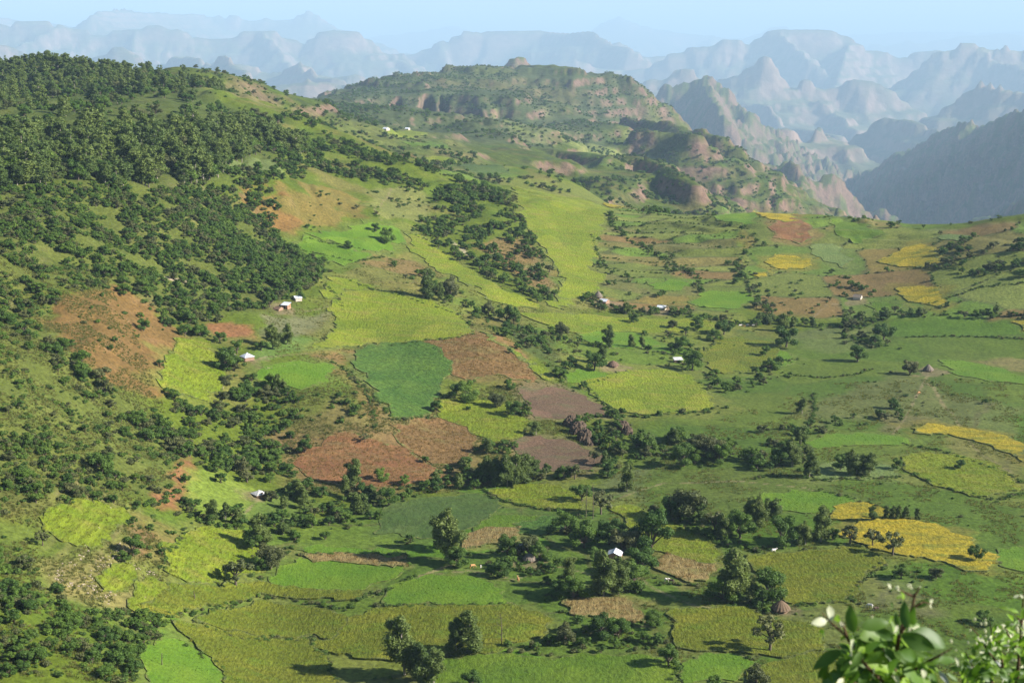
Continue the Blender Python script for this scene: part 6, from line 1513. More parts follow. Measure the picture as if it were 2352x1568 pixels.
def bm_obj(name, bm_, mat, parent=None, smooth=False):
    bmesh.ops.recalc_face_normals(bm_, faces=bm_.faces[:])
    me_ = bpy.data.meshes.new(name); bm_.to_mesh(me_); bm_.free()
    me_.materials.append(mat)
    if smooth: me_.polygons.foreach_set('use_smooth', [True] * len(me_.polygons))
    o = link(bpy.data.objects.new(name, me_))
    if parent is not None: o.parent = parent
    return o
def bbox(bm_, x0, x1, y0, y1, z0, z1):
    v = [bm_.verts.new(p) for p in ((x0, y0, z0), (x1, y0, z0), (x1, y1, z0), (x0, y1, z0), (x0, y0, z1), (x1, y0, z1), (x1, y1, z1), (x0, y1, z1))]
    for f in ((0, 3, 2, 1), (4, 5, 6, 7), (0, 1, 5, 4), (1, 2, 6, 5), (2, 3, 7, 6), (3, 0, 4, 7)): bm_.faces.new([v[i] for i in f])
def anchor(name, u, v, label, cat, group, rot=0.0, sink=0.0):
    p = at(u, v)[0]
    r = bpy.data.objects.new(name, None); link(r); r.empty_display_size = 0.5
    r.location = (p[0], p[1], p[2] - sink); r.rotation_euler = (0, 0, R(rot))
    return tag(r, label, cat, group)
def sheet(bm_, a, b, c, d, n_=10, amp=0.035, th=0.04):
    """corrugated sheet between eave a-b and ridge d-c, waves running down the slope"""
    a, b, c, d = map(Vector, (a, b, c, d)); nrm = (b - a).cross(d - a).normalized()
    top = []; bot = []
    for i in range(2 * n_ + 1):
        t = i / (2 * n_); off = nrm * (amp if i % 2 else 0)
        top.append((bm_.verts.new(a.lerp(b, t) + off), bm_.verts.new(d.lerp(c, t) + off)))
        bot.append((bm_.verts.new(a.lerp(b, t) + off - nrm * th), bm_.verts.new(d.lerp(c, t) + off - nrm * th)))
    for i in range(2 * n_):
        bm_.faces.new((top[i][0], top[i + 1][0], top[i + 1][1], top[i][1]))
        bm_.faces.new((bot[i][1], bot[i + 1][1], bot[i + 1][0], bot[i][0]))
        bm_.faces.new((top[i][0], bot[i][0], bot[i + 1][0], top[i + 1][0]))
        bm_.faces.new((top[i][1], top[i + 1][1], bot[i + 1][1], bot[i][1]))
    for i in (0, 2 * n_):
        bm_.faces.new((top[i][0], top[i][1], bot[i][1], bot[i][0]))
def openings(r, w, l, h, door_x=0.0):
    b = bmesh.new(); bbox(b, door_x - 0.5, door_x + 0.5, -l / 2 - 0.05, -l / 2 + 0.02, 0, 2.0); d = bm_obj('door', b, DOORM, r)
    b = bmesh.new(); bbox(b, w / 2 - 0.02, w / 2 + 0.05, -0.5, 0.5, 1.0, 1.8); bm_obj('window', b, DOORM, r)
def gable_house(u, v, label, w, l, h, rise, rot, wall, roof, group='tin roofed houses of the valley'):
    """gable towards local -y, ridge along y"""
    r = anchor('farm_house', u, v, label, 'house', group, rot, 0.15)
    b = bmesh.new()
    for x in (-w / 2, w / 2): bbox(b, x - 0.1, x + 0.1, -l / 2, l / 2, 0, h)
    for y in (-l / 2, l / 2):
        q = [b.verts.new((x, y + dy, z)) for dy in (-0.1, 0.1) for x, z in ((-w / 2 + 0.1, 0), (w / 2 - 0.1, 0), (w / 2 - 0.1, h), (0, h + rise - 0.1), (-w / 2 + 0.1, h))]
        b.faces.new(q[:5][::-1]); b.faces.new(q[5:])
        for i in range(5): b.faces.new((q[i], q[(i + 1) % 5], q[5 + (i + 1) % 5], q[5 + i]))
    bm_obj('wall', b, wall, r)
    o_ = 0.35; k = rise / (w / 2); e = w / 2 + o_
    for s in (-1, 1):
        b = bmesh.new()
        ev = (s * e, h + rise - k * e)
        sheet(b, (ev[0], -l / 2 - o_, ev[1]), (ev[0], l / 2 + o_, ev[1]), (s * 0.02, l / 2 + o_, h + rise), (s * 0.02, -l / 2 - o_, h + rise))
        bm_obj('roof_panel', b, roof, r)
    b = bmesh.new(); bbox(b, -0.14, 0.14, -l / 2 - o_, l / 2 + o_, h + rise + 0.03, h + rise + 0.09); bm_obj('ridge_cap', b, roof, r)
    openings(r, w, l, h); return r
def hip_house(u, v, label, w, h, rise, rot, wall, roof, group='tin roofed houses of the valley'):
    r = anchor('farm_house', u, v, label, 'house', group, rot, 0.15)
    b = bmesh.new()
    for x in (-w / 2, w / 2): bbox(b, x - 0.1, x + 0.1, -w / 2, w / 2, 0, h)
    for y in (-w / 2, w / 2): bbox(b, -w / 2 + 0.1, w / 2 - 0.1, y - 0.1, y + 0.1, 0, h)
    bm_obj('wall', b, wall, r)
    e = w / 2 + 0.4; z0 = h - 0.1
    c = [(-e, -e, z0), (e, -e, z0), (e, e, z0), (-e, e, z0)]; t = (0, 0, z0 + rise)
    for i in range(4):
        b = bmesh.new(); sheet(b, c[i], c[(i + 1) % 4], t, t, 7); bm_obj('roof_panel', b, roof, r)
    b = bmesh.new(); bmesh.ops.create_cone(b, cap_ends=True, segments=8, radius1=0.25, radius2=0.02, depth=0.4, matrix=Matrix.Translation((0, 0, z0 + rise + 0.12))); bm_obj('roof_cap', b, roof, r)
    openings(r, w, w, h); return r
def shed_house(u, v, label, w, l, h, rise, rot, wall, roof, group='tin roofed houses of the valley'):
    r = anchor('farm_house', u, v, label, 'house', group, rot, 0.15)
    b = bmesh.new()
    bbox(b, -w / 2, w / 2, -l / 2, -l / 2 + 0.2, 0, h); bbox(b, -w / 2, w / 2, l / 2 - 0.2, l / 2, 0, h + rise)
    for x in (-w / 2, w / 2 - 0.2):
        q = [b.verts.new((x + dx, y, z)) for dx in (0, 0.2) for y, z in ((-l / 2 + 0.2, 0), (l / 2 - 0.2, 0), (l / 2 - 0.2, h + rise), (-l / 2 + 0.2, h))]
        b.faces.new(q[:4]); b.faces.new(q[4:][::-1])
        for i in range(4): b.faces.new((q[i], q[(i + 1) % 4], q[4 + (i + 1) % 4], q[4 + i]))
    bm_obj('wall', b, wall, r)
    o_ = 0.4; k = rise / l
    b = bmesh.new(); sheet(b, (-w / 2 - o_, -l / 2 - o_, h + 0.08 - k * o_), (w / 2 + o_, -l / 2 - o_, h + 0.08 - k * o_), (w / 2 + o_, l / 2 + o_, h + rise + 0.08 + k * o_), (-w / 2 - o_, l / 2 + o_, h + rise + 0.08 + k * o_)); bm_obj('roof_panel', b, roof, r)
    openings(r, w, l, h); return r
def round_hut(u, v, label, rad, h, rise, thatch, wall, seed=1, group='thatched huts', rot=0):
    r = anchor('thatched_hut', u, v, label, 'hut', group, rot, 0.1); rr = random.Random(seed)
    b = bmesh.new(); bmesh.ops.create_cone(b, cap_ends=True, segments=20, radius1=rad, radius2=rad * 0.98, depth=h, matrix=Matrix.Translation((0, 0, h / 2))); bm_obj('wall', b, wall, r)
    n_ = 32; b = bmesh.new(); rings = []
    prof = ((rad * 1.36, h - 0.42), (rad * 1.30, h - 0.12), (rad * 1.0, h + rise * 0.33), (rad * 0.62, h + rise * 0.66), (rad * 0.27, h + rise * 0.9), (rad * 0.08, h + rise * 1.0))
    for j, (q, z) in enumerate(prof):
        rings.append([b.verts.new((math.cos(a) * q * k, math.sin(a) * q * k, z + (rr.uniform(-0.12, 0.12) if j == 0 else rr.uniform(-0.03, 0.03)))) for i in range(n_) for a, k in [(6.2832 * i / n_, 1 + (0.028 if i % 2 else -0.028) + rr.uniform(-0.02, 0.02))]])
    for j in range(len(rings) - 1):
        for i in range(n_): b.faces.new((rings[j][i], rings[j][(i + 1) % n_], rings[j + 1][(i + 1) % n_], rings[j + 1][i]))
    b.faces.new(rings[-1]); b.faces.new(rings[0][::-1])
    ro = bm_obj('roof', b, thatch, r)
    b = bmesh.new(); bmesh.ops.create_cone(b, cap_ends=True, segments=6, radius1=0.12, radius2=0.05, depth=0.6, matrix=Matrix.Translation((0, 0, h + rise + 0.2))); bm_obj('finial', b, THATCH_B, ro)
    b = bmesh.new(); bbox(b, -0.45, 0.45, -rad - 0.06, -rad + 0.12, 0, min(1.6, h - 0.1)); bm_obj('door', b, DOORM, r)
    return r
gable_house(1412, 1280, 'white gabled tin house among dark trees in the valley', 4.6, 4.4, 1.9, 1.0, -14, MUD, TIN)
round_hut(1793, 1402, 'round brown thatched hut beside a leafy tree', 2.35, 1.35, 2.3, THATCH, MUD, 3)
hip_house(568, 826, 'tin house with a pyramid roof beside the vivid oval field', 4.9, 2.0, 1.7, 38, MUD, TIN)
round_hut(539, 826, 'small grey thatched hut left of the pyramid roofed house', 1.3, 1.2, 2.0, THATCH_G, MUD, 5)
shed_house(657, 708, 'reddish walled house with a bright tin roof at the wood edge', 4.0, 3.4, 2.3, 0.9, -22, BRICKY, TIN)
gable_house(640, 712, 'low brown thatched shed left of the reddish walled house', 5.2, 3.0, 1.2, 1.0, 70, MUD, THATCH_B, 'farm sheds')
gable_house(683, 690, 'half hidden tin house above the reddish walled one', 4.6, 3.8, 2.0, 0.9, -60, PALEW, TIN)
hip_house(595, 1138, 'white tent like tin roof standing alone in the green garden', 4.3, 1.3, 1.25, 42, MUD, TIN_OLD)
shed_house(1196, 1272, 'pale roof scrap almost hidden by dark farm trees', 2.2, 2.2, 2.2, 0.9, 25, MUD, TIN_OLD)
round_hut(1216, 1288, 'thatched hut under the dark farm trees', 1.9, 1.2, 1.8, THATCH_G, MUD, 7)
gable_house(1388, 696, 'small tin house by the far thatched hut', 5.6, 5.0, 1.9, 1.2, 60, MUD, TIN)
round_hut(1374, 684, 'far cone thatched hut among round trees', 2.3, 1.4, 3.4, THATCH_G, MUD, 9)
gable_house(1520, 710, 'lone white tin roof before a dark bush in the far valley', 5.4, 5.2, 1.8, 1.0, 72, PALEW, TIN)
shed_house(1557, 832, 'shed half hidden behind a dark round tree', 4.5, 3.2, 1.9, 0.8, 10, MUD, TIN_OLD)
gable_house(1970, 686, 'pale hut on the right hill between scrubby hedges', 6.0, 5.0, 1.7, 1.6, 64, PALEW, THATCH_G)
round_hut(1408, 842, 'brown hut beside the leaning pale eucalyptus', 2.4, 1.4, 2.2, THATCH_B, MUD, 11)
round_hut(2132, 852, 'cone roofed hut at the foot of the bright triangle field', 2.2, 1.2, 2.8, THATCH_G, MUD, 13)
gable_house(887, 300, 'left one of two tiny white houses in the valley behind the ridge', 9, 7, 3, 2.0, 60, PALEW, TIN)
gable_house(936, 299, 'right one of two tiny white houses in the valley behind the ridge', 10, 7, 3, 2.0, 75, PALEW, TIN)

# bare trunks
def dead_tree(u, v, hp, label, seed, stubs=7):
    p = at(u, v)[0]; h = hp / FPX * math.hypot(p[1], CAM_Z - p[2]); rr = random.Random(seed)
    r = bpy.data.objects.new('dead_tree', None); link(r); r.location = p; tag(r, label, 'tree', 'bare trunks')
    top = (rr.uniform(-0.4, 0.4), 0.1, h)
    V, Q = tube([(0, 0, -0.3), (0.05, 0, h * 0.5), top], [0.17, 0.13, 0.06], 7)
    link(bpy.data.objects.new('trunk', mesh_np('trunk', V, quads=Q, mats=[BARKD], smooth=True))).parent = r
    ps = []
    for i in range(stubs):
        t = rr.uniform(0.35, 0.97); a = rr.uniform(0, 6.28); L = rr.uniform(0.5, 1.2) * (1.2 - t) * h * 0.16 + 0.2
        s = np.array((top[0] * t, 0, h * t)); ps.append(tube([s, s + np.array((math.cos(a) * L, math.sin(a) * L, L * 0.25)), s + np.array((math.cos(a) * L * 1.5, math.sin(a) * L * 1.5, L * 0.9))], [0.07, 0.05, 0.02], 5))
    for V, Q in ps: link(bpy.data.objects.new('branch', mesh_np('branch', V, quads=Q, mats=[BARKD], smooth=True))).parent = r
dead_tree(1152, 1482, 76, 'bare dead tree with short stubs on the bushy hedge', 1, 11)
dead_tree(1346, 1186, 70, 'left bare pole like trunk at the top of the light green wedge', 2, 3)
dead_tree(1362, 1190, 84, 'taller bare pole like trunk beside the open tree', 3, 3)
dead_tree(447, 1378, 22, 'tiny bare snag in the brownish grain band', 4, 5)
dead_tree(372, 1528, 30, 'thin bare snag above the dark fresh green wedge', 5, 4)

# animals: one skinned body each
def skinned(name, verts, edges, radii, mat, root=0, sub=1):
    me_ = bpy.data.meshes.new(name); me_.from_pydata(verts, edges, []); o = link(bpy.data.objects.new(name, me_))
    md = o.modifiers.new('skin', 'SKIN'); sv = me_.skin_vertices[0].data
    for i, q in enumerate(radii): sv[i].radius = (q, q) if not isinstance(q, tuple) else q
    sv[root].use_root = True
    s = o.modifiers.new('smooth', 'SUBSURF'); s.levels = sub; s.render_levels = sub
    dg = bpy.context.evaluated_depsgraph_get(); m2 = bpy.data.meshes.new_from_object(o.evaluated_get(dg)); m2.materials.clear(); m2.materials.append(mat)
    bpy.data.objects.remove(o); bpy.data.meshes.remove(me_); m2.name = name
    m2.polygons.foreach_set('use_smooth', [True] * len(m2.polygons))
    return m2
HIDE = {'white': plain_material('white_hide', (0.62, 0.58, 0.5), (0.75, 0.71, 0.64), 2.0), 'tan': plain_material('tan_hide', (0.42, 0.22, 0.09), (0.5, 0.28, 0.12), 2.0), 'dark': plain_material('dark_hide', (0.09, 0.06, 0.045), (0.15, 0.10, 0.07), 2.0)}
def cow_mesh(mat, graze):
    hz_ = (0.45, 0.25) if graze else (1.45, 1.35)
    v = [(-0.75, 0, 1.12), (-0.2, 0, 1.08), (0.4, 0, 1.12), (0.75, 0, 1.22), (1.05, 0, 0.95 if graze else 1.4), (1.25, 0, hz_[0]), (1.5, 0, hz_[1])]
    rd = [0.27, 0.36, 0.34, 0.24, 0.15, 0.15, 0.08]
    e = [(i, i + 1) for i in range(6)]
    for x, root, hind in ((-0.72, 0, 1), (0.45, 2, 0)):
        for y in (-0.2, 0.2):
            k = len(v); v += [(x, y, 0.85), (x + (0.06 if hind else 0.0), y, 0.62), (x - (0.08 if hind else -0.01), y, 0.4), (x - 0.02, y, 0.03)]
            rd += [0.15, 0.11, 0.06, 0.055]; e += [(root, k), (k, k + 1), (k + 1, k + 2), (k + 2, k + 3)]
    k = len(v); v += [(-1.0, 0, 1.1), (-1.08, 0, 0.6)]; rd += [0.05, 0.03]; e += [(0, k), (k, k + 1)]
    k = len(v); v += [(hz_ and 1.2, -0.16, hz_[0] + 0.22), (1.2, 0.16, hz_[0] + 0.22)]; rd += [0.035, 0.035]; e += [(5, k), (5, k + 1)]
    return skinned('body', v, e, rd, mat, 1)
COWS = {(c, g): cow_mesh(HIDE[c], g) for c in HIDE for g in (False, True)}
HORN = plain_material('horn', (0.3, 0.26, 0.2), (0.4, 0.35, 0.28), 3.0)
_hv, _hq = join([tube([(1.2, s * 0.14, 0.2), (1.22, s * 0.26, 0.32), (1.24, s * 0.24, 0.46)], [0.04, 0.03, 0.01], 5) for s in (-1, 1)])
HORNS = mesh_np('horns', _hv, quads=_hq, mats=[HORN], smooth=True)
for i, (u, v, c, g, rot, label) in enumerate((
    (1085, 1304, 'tan', True, 20, 'tan cow grazing beside the bright rectangular field'),
    (1190, 1334, 'tan', False, 100, 'tan cow standing in the garden below the hidden farm roof'),
    (1532, 1336, 'white', True, 10, 'white cow grazing under the dry golden stalks'),
    (1542, 1338, 'dark', False, 170, 'dark cow beside the white one under the dry stalks'),
    (1777, 1268, 'white', False, 15, 'white cow at the foot of the widest dark tree in the valley row'),
    (1998, 1395, 'white', True, 160, 'white cow grazing on the pasture behind the foreground leaves'),
    (2012, 1402, 'dark', True, 200, 'dark cow near the white one behind the foreground leaves'),
    (1700, 750, 'white', False, 5, 'first white cow of the herd at the far edge of the plain'),
    (1708, 752, 'tan', True, 170, 'tan cow grazing in the herd at the far edge of the plain'),
    (1716, 749, 'white', True, 10, 'white cow grazing in the middle of the far herd'),
    (1723, 751, 'dark', False, 190, 'dark cow in the herd at the far edge of the plain'),
    (1730, 750, 'white', False, 0, 'last white cow of the far herd, nearest the hedge'),
    (2110, 905, 'tan', True, 30, 'tan cow grazing by the earth trail on the green plain'))):
    p = at(u, v)[0]
    r = bpy.data.objects.new('cow', None); link(r); r.location = p; r.rotation_euler = (0, 0, R(rot)); tag(r, label, 'cow', 'cattle on the pastures')
    link(bpy.data.objects.new('body', COWS[(c, g)])).parent = r
    h = link(bpy.data.objects.new('horns', HORNS)); h.parent = r; h.location = (0, 0, 0.37 if g else 1.35)
# the herder
p = at(1104, 1306)[0]
SKINM = plain_material('skin', (0.10, 0.055, 0.035), (0.13, 0.07, 0.045), 3.0); SHAWL = plain_material('white_shawl', (0.6, 0.57, 0.5), (0.7, 0.67, 0.6), 3.0)
pv_ = [(0, 0, 0.92), (0, 0, 1.2), (0, 0, 1.42), (0, 0, 1.52), (0, 0.02, 1.64), (0, 0.01, 1.72), (-0.1, 0, 0.86), (-0.11, -0.02, 0.48), (-0.1, 0.02, 0.06), (-0.1, -0.14, 0.03), (0.1, 0, 0.86), (0.12, 0.03, 0.48), (0.12, 0.05, 0.06), (0.12, -0.11, 0.03),
       (-0.19, 0, 1.4), (-0.26, 0, 1.12), (-0.24, -0.08, 0.88), (-0.23, -0.1, 0.78), (0.19, 0, 1.4), (0.27, -0.02, 1.12), (0.3, -0.16, 0.95), (0.3, -0.22, 0.92)]
pe_ = [(0, 1), (1, 2), (2, 3), (3, 4), (4, 5), (0, 6), (6, 7), (7, 8), (8, 9), (0, 10), (10, 11), (11, 12), (12, 13), (2, 14), (14, 15), (15, 16), (16, 17), (2, 18), (18, 19), (19, 20), (20, 21)]
pr_ = [0.14, 0.14, 0.15, 0.06, 0.10, 0.09, 0.09, 0.06, 0.045, 0.04, 0.09, 0.06, 0.045, 0.04, 0.07, 0.05, 0.035, 0.03, 0.07, 0.05, 0.035, 0.03]
r = bpy.data.objects.new('person', None); link(r); r.location = p; r.rotation_euler = (0, 0, 0.6); tag(r, 'herder in a pale shawl standing beside the tan cow', 'person')
link(bpy.data.objects.new('body', skinned('body', pv_, pe_, pr_, SKINM))).parent = r
V, Q = tube([(0, 0, 0.55), (0, 0, 0.9), (0, 0, 1.2), (0, 0, 1.42), (0, 0, 1.5)], [0.25, 0.22, 0.23, 0.24, 0.1], 12)
link(bpy.data.objects.new('shawl', mesh_np('shawl', V, quads=Q, mats=[SHAWL], smooth=True))).parent = r

# rock outcrops
ROCK = plain_material('brown_rock', (0.05, 0.036, 0.023), (0.12, 0.085, 0.055), 0.6, 0.9, 0.8)
STONE = plain_material('pale_stone', (0.27, 0.22, 0.15), (0.40, 0.33, 0.24), 1.5, 0.9, 0.1)
def boulder(name, seed, sub=3):
    b = bmesh.new(); bmesh.ops.create_icosphere(b, subdivisions=sub, radius=1.0)
    pts = np.array([v.co[:] for v in b.verts])
    d = 0.9 + 0.34 * fbm(pts[:, 0] * 1.3 + seed * 9, pts[:, 1] * 1.3 + pts[:, 2] * 0.9, 4, seed) + 0.30 * ridged(pts[:, 0] * 2.6 + pts[:, 2] * 0.4, pts[:, 1] * 2.6 + seed, 3, seed + 3)
    for v, q in zip(b.verts, d): v.co = v.co * float(q)
    me_ = bpy.data.meshes.new(name); b.to_mesh(me_); b.free(); return me_
for lab, rows in (('large brown rock outcrop between the two ploughed plots', ((1312, 976, 3.8, 3.2, 3.6), (1328, 992, 4.4, 3.4, 4.8), (1342, 1010, 3.4, 3.0, 4.6), (1352, 1020, 2.2, 2.2, 2.6))),
                  ('smaller dark rock outcrop in the gully right of the large one', ((1428, 985, 3.0, 2.6, 3.6), (1440, 996, 2.6, 2.2, 3.2), (1418, 975, 2.2, 2.2, 2.2)))):
    p0 = at(rows[0][0], rows[0][1])[0]
    r = bpy.data.objects.new('rock_outcrop', None); link(r); r.location = p0; tag(r, lab, 'rock', 'rock outcrops')
    for k, (u, v, sx, sy, sz) in enumerate(rows):
        p = at(u, v)[0]; me_ = boulder('boulder', 20 + k + len(rows), 4); me_.materials.append(ROCK)
        o = link(bpy.data.objects.new('boulder', me_)); o.parent = r; o.location = Vector(p) - Vector(p0) + Vector((0, 0, sz * 0.1)); o.scale = (sx, sy, sz); o.rotation_euler = (0.2 * k, 0.35, 0.9 * k)
# loose stones and old terrace walls
STONES = [boulder('stone', 60 + k, 1) for k in range(4)]
for m_ in STONES: m_.materials.append(STONE)
sx_, sy_ = [], []
for pts, n_, wd in (([(262, 1172), (240, 1205), (215, 1235), (180, 1275)], 50, 1.0), ([(300, 1245), (262, 1280), (225, 1310), (208, 1345), (212, 1372)], 120, 2.2), ([(335, 1320), (328, 1370), (345, 1420), (352, 1440)], 60, 0.8), ([(285, 1300), (260, 1350), (240, 1385)], 50, 1.4),
                    ([(120, 1320), (170, 1345), (205, 1350)], 40, 2.0), ([(395, 895), (440, 905), (505, 890)], 70, 1.4), ([(600, 850), (640, 842), (680, 838)], 60, 0.7), ([(300, 1290), (330, 1310), (360, 1320)], 35, 2.2), ([(190, 1275), (150, 1300), (125, 1330)], 30, 1.4),
                    ([(1085, 585), (1060, 572), (1040, 560)], 60, 3.0), ([(390, 640), (430, 648), (455, 652)], 80, 3.0)):
    w = atp(pts)[:, :2]; L = np.concatenate([[0], np.cumsum(np.hypot(*np.diff(w, axis=0).T))])
    t = RNG.uniform(0, L[-1], n_); sx_.append(np.interp(t, L, w[:, 0]) + RNG.normal(size=n_) * wd * 0.6); sy_.append(np.interp(t, L, w[:, 1]) + RNG.normal(size=n_) * wd * 0.6)
sx_ = np.concatenate(sx_); sy_ = np.concatenate(sy_)
scatter('stones', 'loose pale stones of broken terrace walls', STONES, np.column_stack([sx_, sy_]), height(sx_, sy_) + 0.1, RNG.uniform(0.10, 0.34, len(sx_)), 9, 0.8)

# ------------------------------------------------------------------ the leafy bush right in front of the viewer
def gloss_leaf(name, c1, c2, tcol, tr=0.35):
    m, nt, out = new_mat(name)
    oi = N(nt, 'ShaderNodeObjectInfo'); c = mixc(nt, oi.outputs['Random'], c1, c2)
    b = N(nt, 'ShaderNodeBsdfPrincipled'); b.inputs['Roughness'].default_value = 0.5; b.inputs['Specular IOR Level'].default_value = 0.3; nt.links.new(c, b.inputs['Base Color'])
    t = N(nt, 'ShaderNodeBsdfTranslucent'); t.inputs[0].default_value = (*tcol, 1)
    mx = N(nt, 'ShaderNodeMixShader'); mx.inputs[0].default_value = tr
    nt.links.new(b.outputs[0], mx.inputs[1]); nt.links.new(t.outputs[0], mx.inputs[2]); nt.links.new(mx.outputs[0], out.inputs[0]); return m
LG = {'d': gloss_leaf('dark_glossy_leaf', (0.04, 0.09, 0.010), (0.065, 0.125, 0.014), (0.10, 0.22, 0.02), 0.25), 'm': gloss_leaf('mid_green_leaf', (0.075, 0.15, 0.012), (0.11, 0.19, 0.016), (0.20, 0.36, 0.03)), 'b': gloss_leaf('bright_green_leaf', (0.16, 0.29, 0.015), (0.21, 0.34, 0.02), (0.28, 0.48, 0.04), 0.45),
      'w': gloss_leaf('pale_sunlit_young_leaf', (0.5, 0.52, 0.32), (0.62, 0.62, 0.42), (0.6, 0.6, 0.35), 0.4), 'g': gloss_leaf('greyish_leaf', (0.24, 0.26, 0.22), (0.3, 0.32, 0.28), (0.2, 0.25, 0.15), 0.3)}  # pale tone of 'w' has the white of sunlit blades painted into it
TWIG = plain_material('reddish_twig', (0.07, 0.045, 0.022), (0.13, 0.08, 0.04), 40.0)
def leaf_mesh(kind, asp, curl, fold):
    """blade of unit length along +y with a midrib fold, on a short stalk"""
    V = []; Q = []; n_ = 7
    for i in range(n_ + 1):
        t = i / n_; w = asp * 0.5 * math.sin(math.pi * min(1, t * 0.93 + 0.05)) ** 0.75 * (1 - 0.25 * t)
        if i == n_: w = 0.004
        z = -curl * t * t
        V += [(-w, t, z + fold * w + 0.03 * math.sin(t * 9)), (0, t, z), (w, t, z + fold * w - 0.03 * math.sin(t * 8))]
    for i in range(n_):
        a = i * 3; Q += [(a, a + 1, a + 4, a + 3), (a + 1, a + 2, a + 5, a + 4)]
    k = len(V); V += [(-0.012, -0.16, 0.01), (0.012, -0.16, 0.01), (0.012, 0.02, 0), (-0.012, 0.02, 0)]; Q.append((k, k + 1, k + 2, k + 3))
    return mesh_np('leaf', V, quads=Q, mats=[LG[kind]], smooth=True)
LEAVES = {k: [leaf_mesh(k, a, c, f) for a, c, f in ((0.42, 0.12, 0.5), (0.5, 0.22, 0.3), (0.36, 0.3, 0.6))] for k in LG}
BUD = [None]
def cr(cx, cy): return (1950 + cx / 4.276) * 0.9408, (1380 + cy / 4.276) * 0.9408
def fpt(cx, cy, y): return Vector(P(*cr(cx, cy), y))
def foreground_bush(label, root_c, y0, stems, leaves, buds):
    base = fpt(*root_c, y0); gz = float(height(base.x, base.y))
    r = bpy.data.objects.new('leafy_bush', None); link(r); r.location = (base.x, base.y, gz); r.empty_display_size = 0.1
    tag(r, label, 'bush', 'bushes in front of the viewer'); o0 = Vector((base.x, base.y, gz)); lr = random.Random(int(base.x * 1000))
    for pts, ra in stems:
        w = [fpt(x, y, d + 0.05) - o0 for x, y, d in pts]
        if pts[0][:2] == root_c: w = [Vector((0, 0, -0.1)), w[0]] + w[1:]
        V, Q = tube(w, [ra * (1 - 0.75 * i / (len(w) - 1)) for i in range(len(w))], 7)
        link(bpy.data.objects.new('branch', mesh_np('branch', V, quads=Q, mats=[TWIG], smooth=True))).parent = r
    for (x0, y0_, x1, y1, k, d0, d1) in leaves:
        a = fpt(x0, y0_, d0); b = fpt(x1, y1, d1); ax = (b - a); L = ax.length; ax.normalize()
        view = (Vector((0, 0, CAM_Z)) - a).normalized()
        nr = (view * 1.25 + Vector((lr.uniform(-0.7, 0.8) if k in 'dg' else lr.uniform(0.4, 1.3), 0, lr.uniform(-0.1, 0.9)))); nr = (nr - ax * nr.dot(ax)).normalized()
        sx = ax.cross(nr)
        o = link(bpy.data.objects.new('leaf', lr.choice(LEAVES[k]))); o.parent = r
        M = Matrix((sx, ax, nr)).transposed().to_4x4(); M = Matrix.Translation(a - o0) @ M @ Matrix.Diagonal((L * lr.uniform(1.05, 1.35), L * 1.06, L, 1))
        o.matrix_local = M
        if k in 'wg': o['label'] = 'pale leaf'  # the 'w' ones carry sunlight in their colour
    for x, y, s, d in buds:
        b = bmesh.new(); bmesh.ops.create_icosphere(b, subdivisions=1, radius=1.0)
        me_ = bpy.data.meshes.new('flower_bud'); b.to_mesh(me_); b.free(); me_.materials.append(LG['w'])
        o = link(bpy.data.objects.new('flower_bud', me_)); o.parent = r; o.location = fpt(x, y, d) - o0; q = s / 4.276 * 0.9408 / FPX * d * 0.5; o.scale = (q, q, q * 1.5); o.rotation_euler = (lr.uniform(-0.6, 0.6), lr.uniform(-0.6, 0.6), 0)
D = 2.3
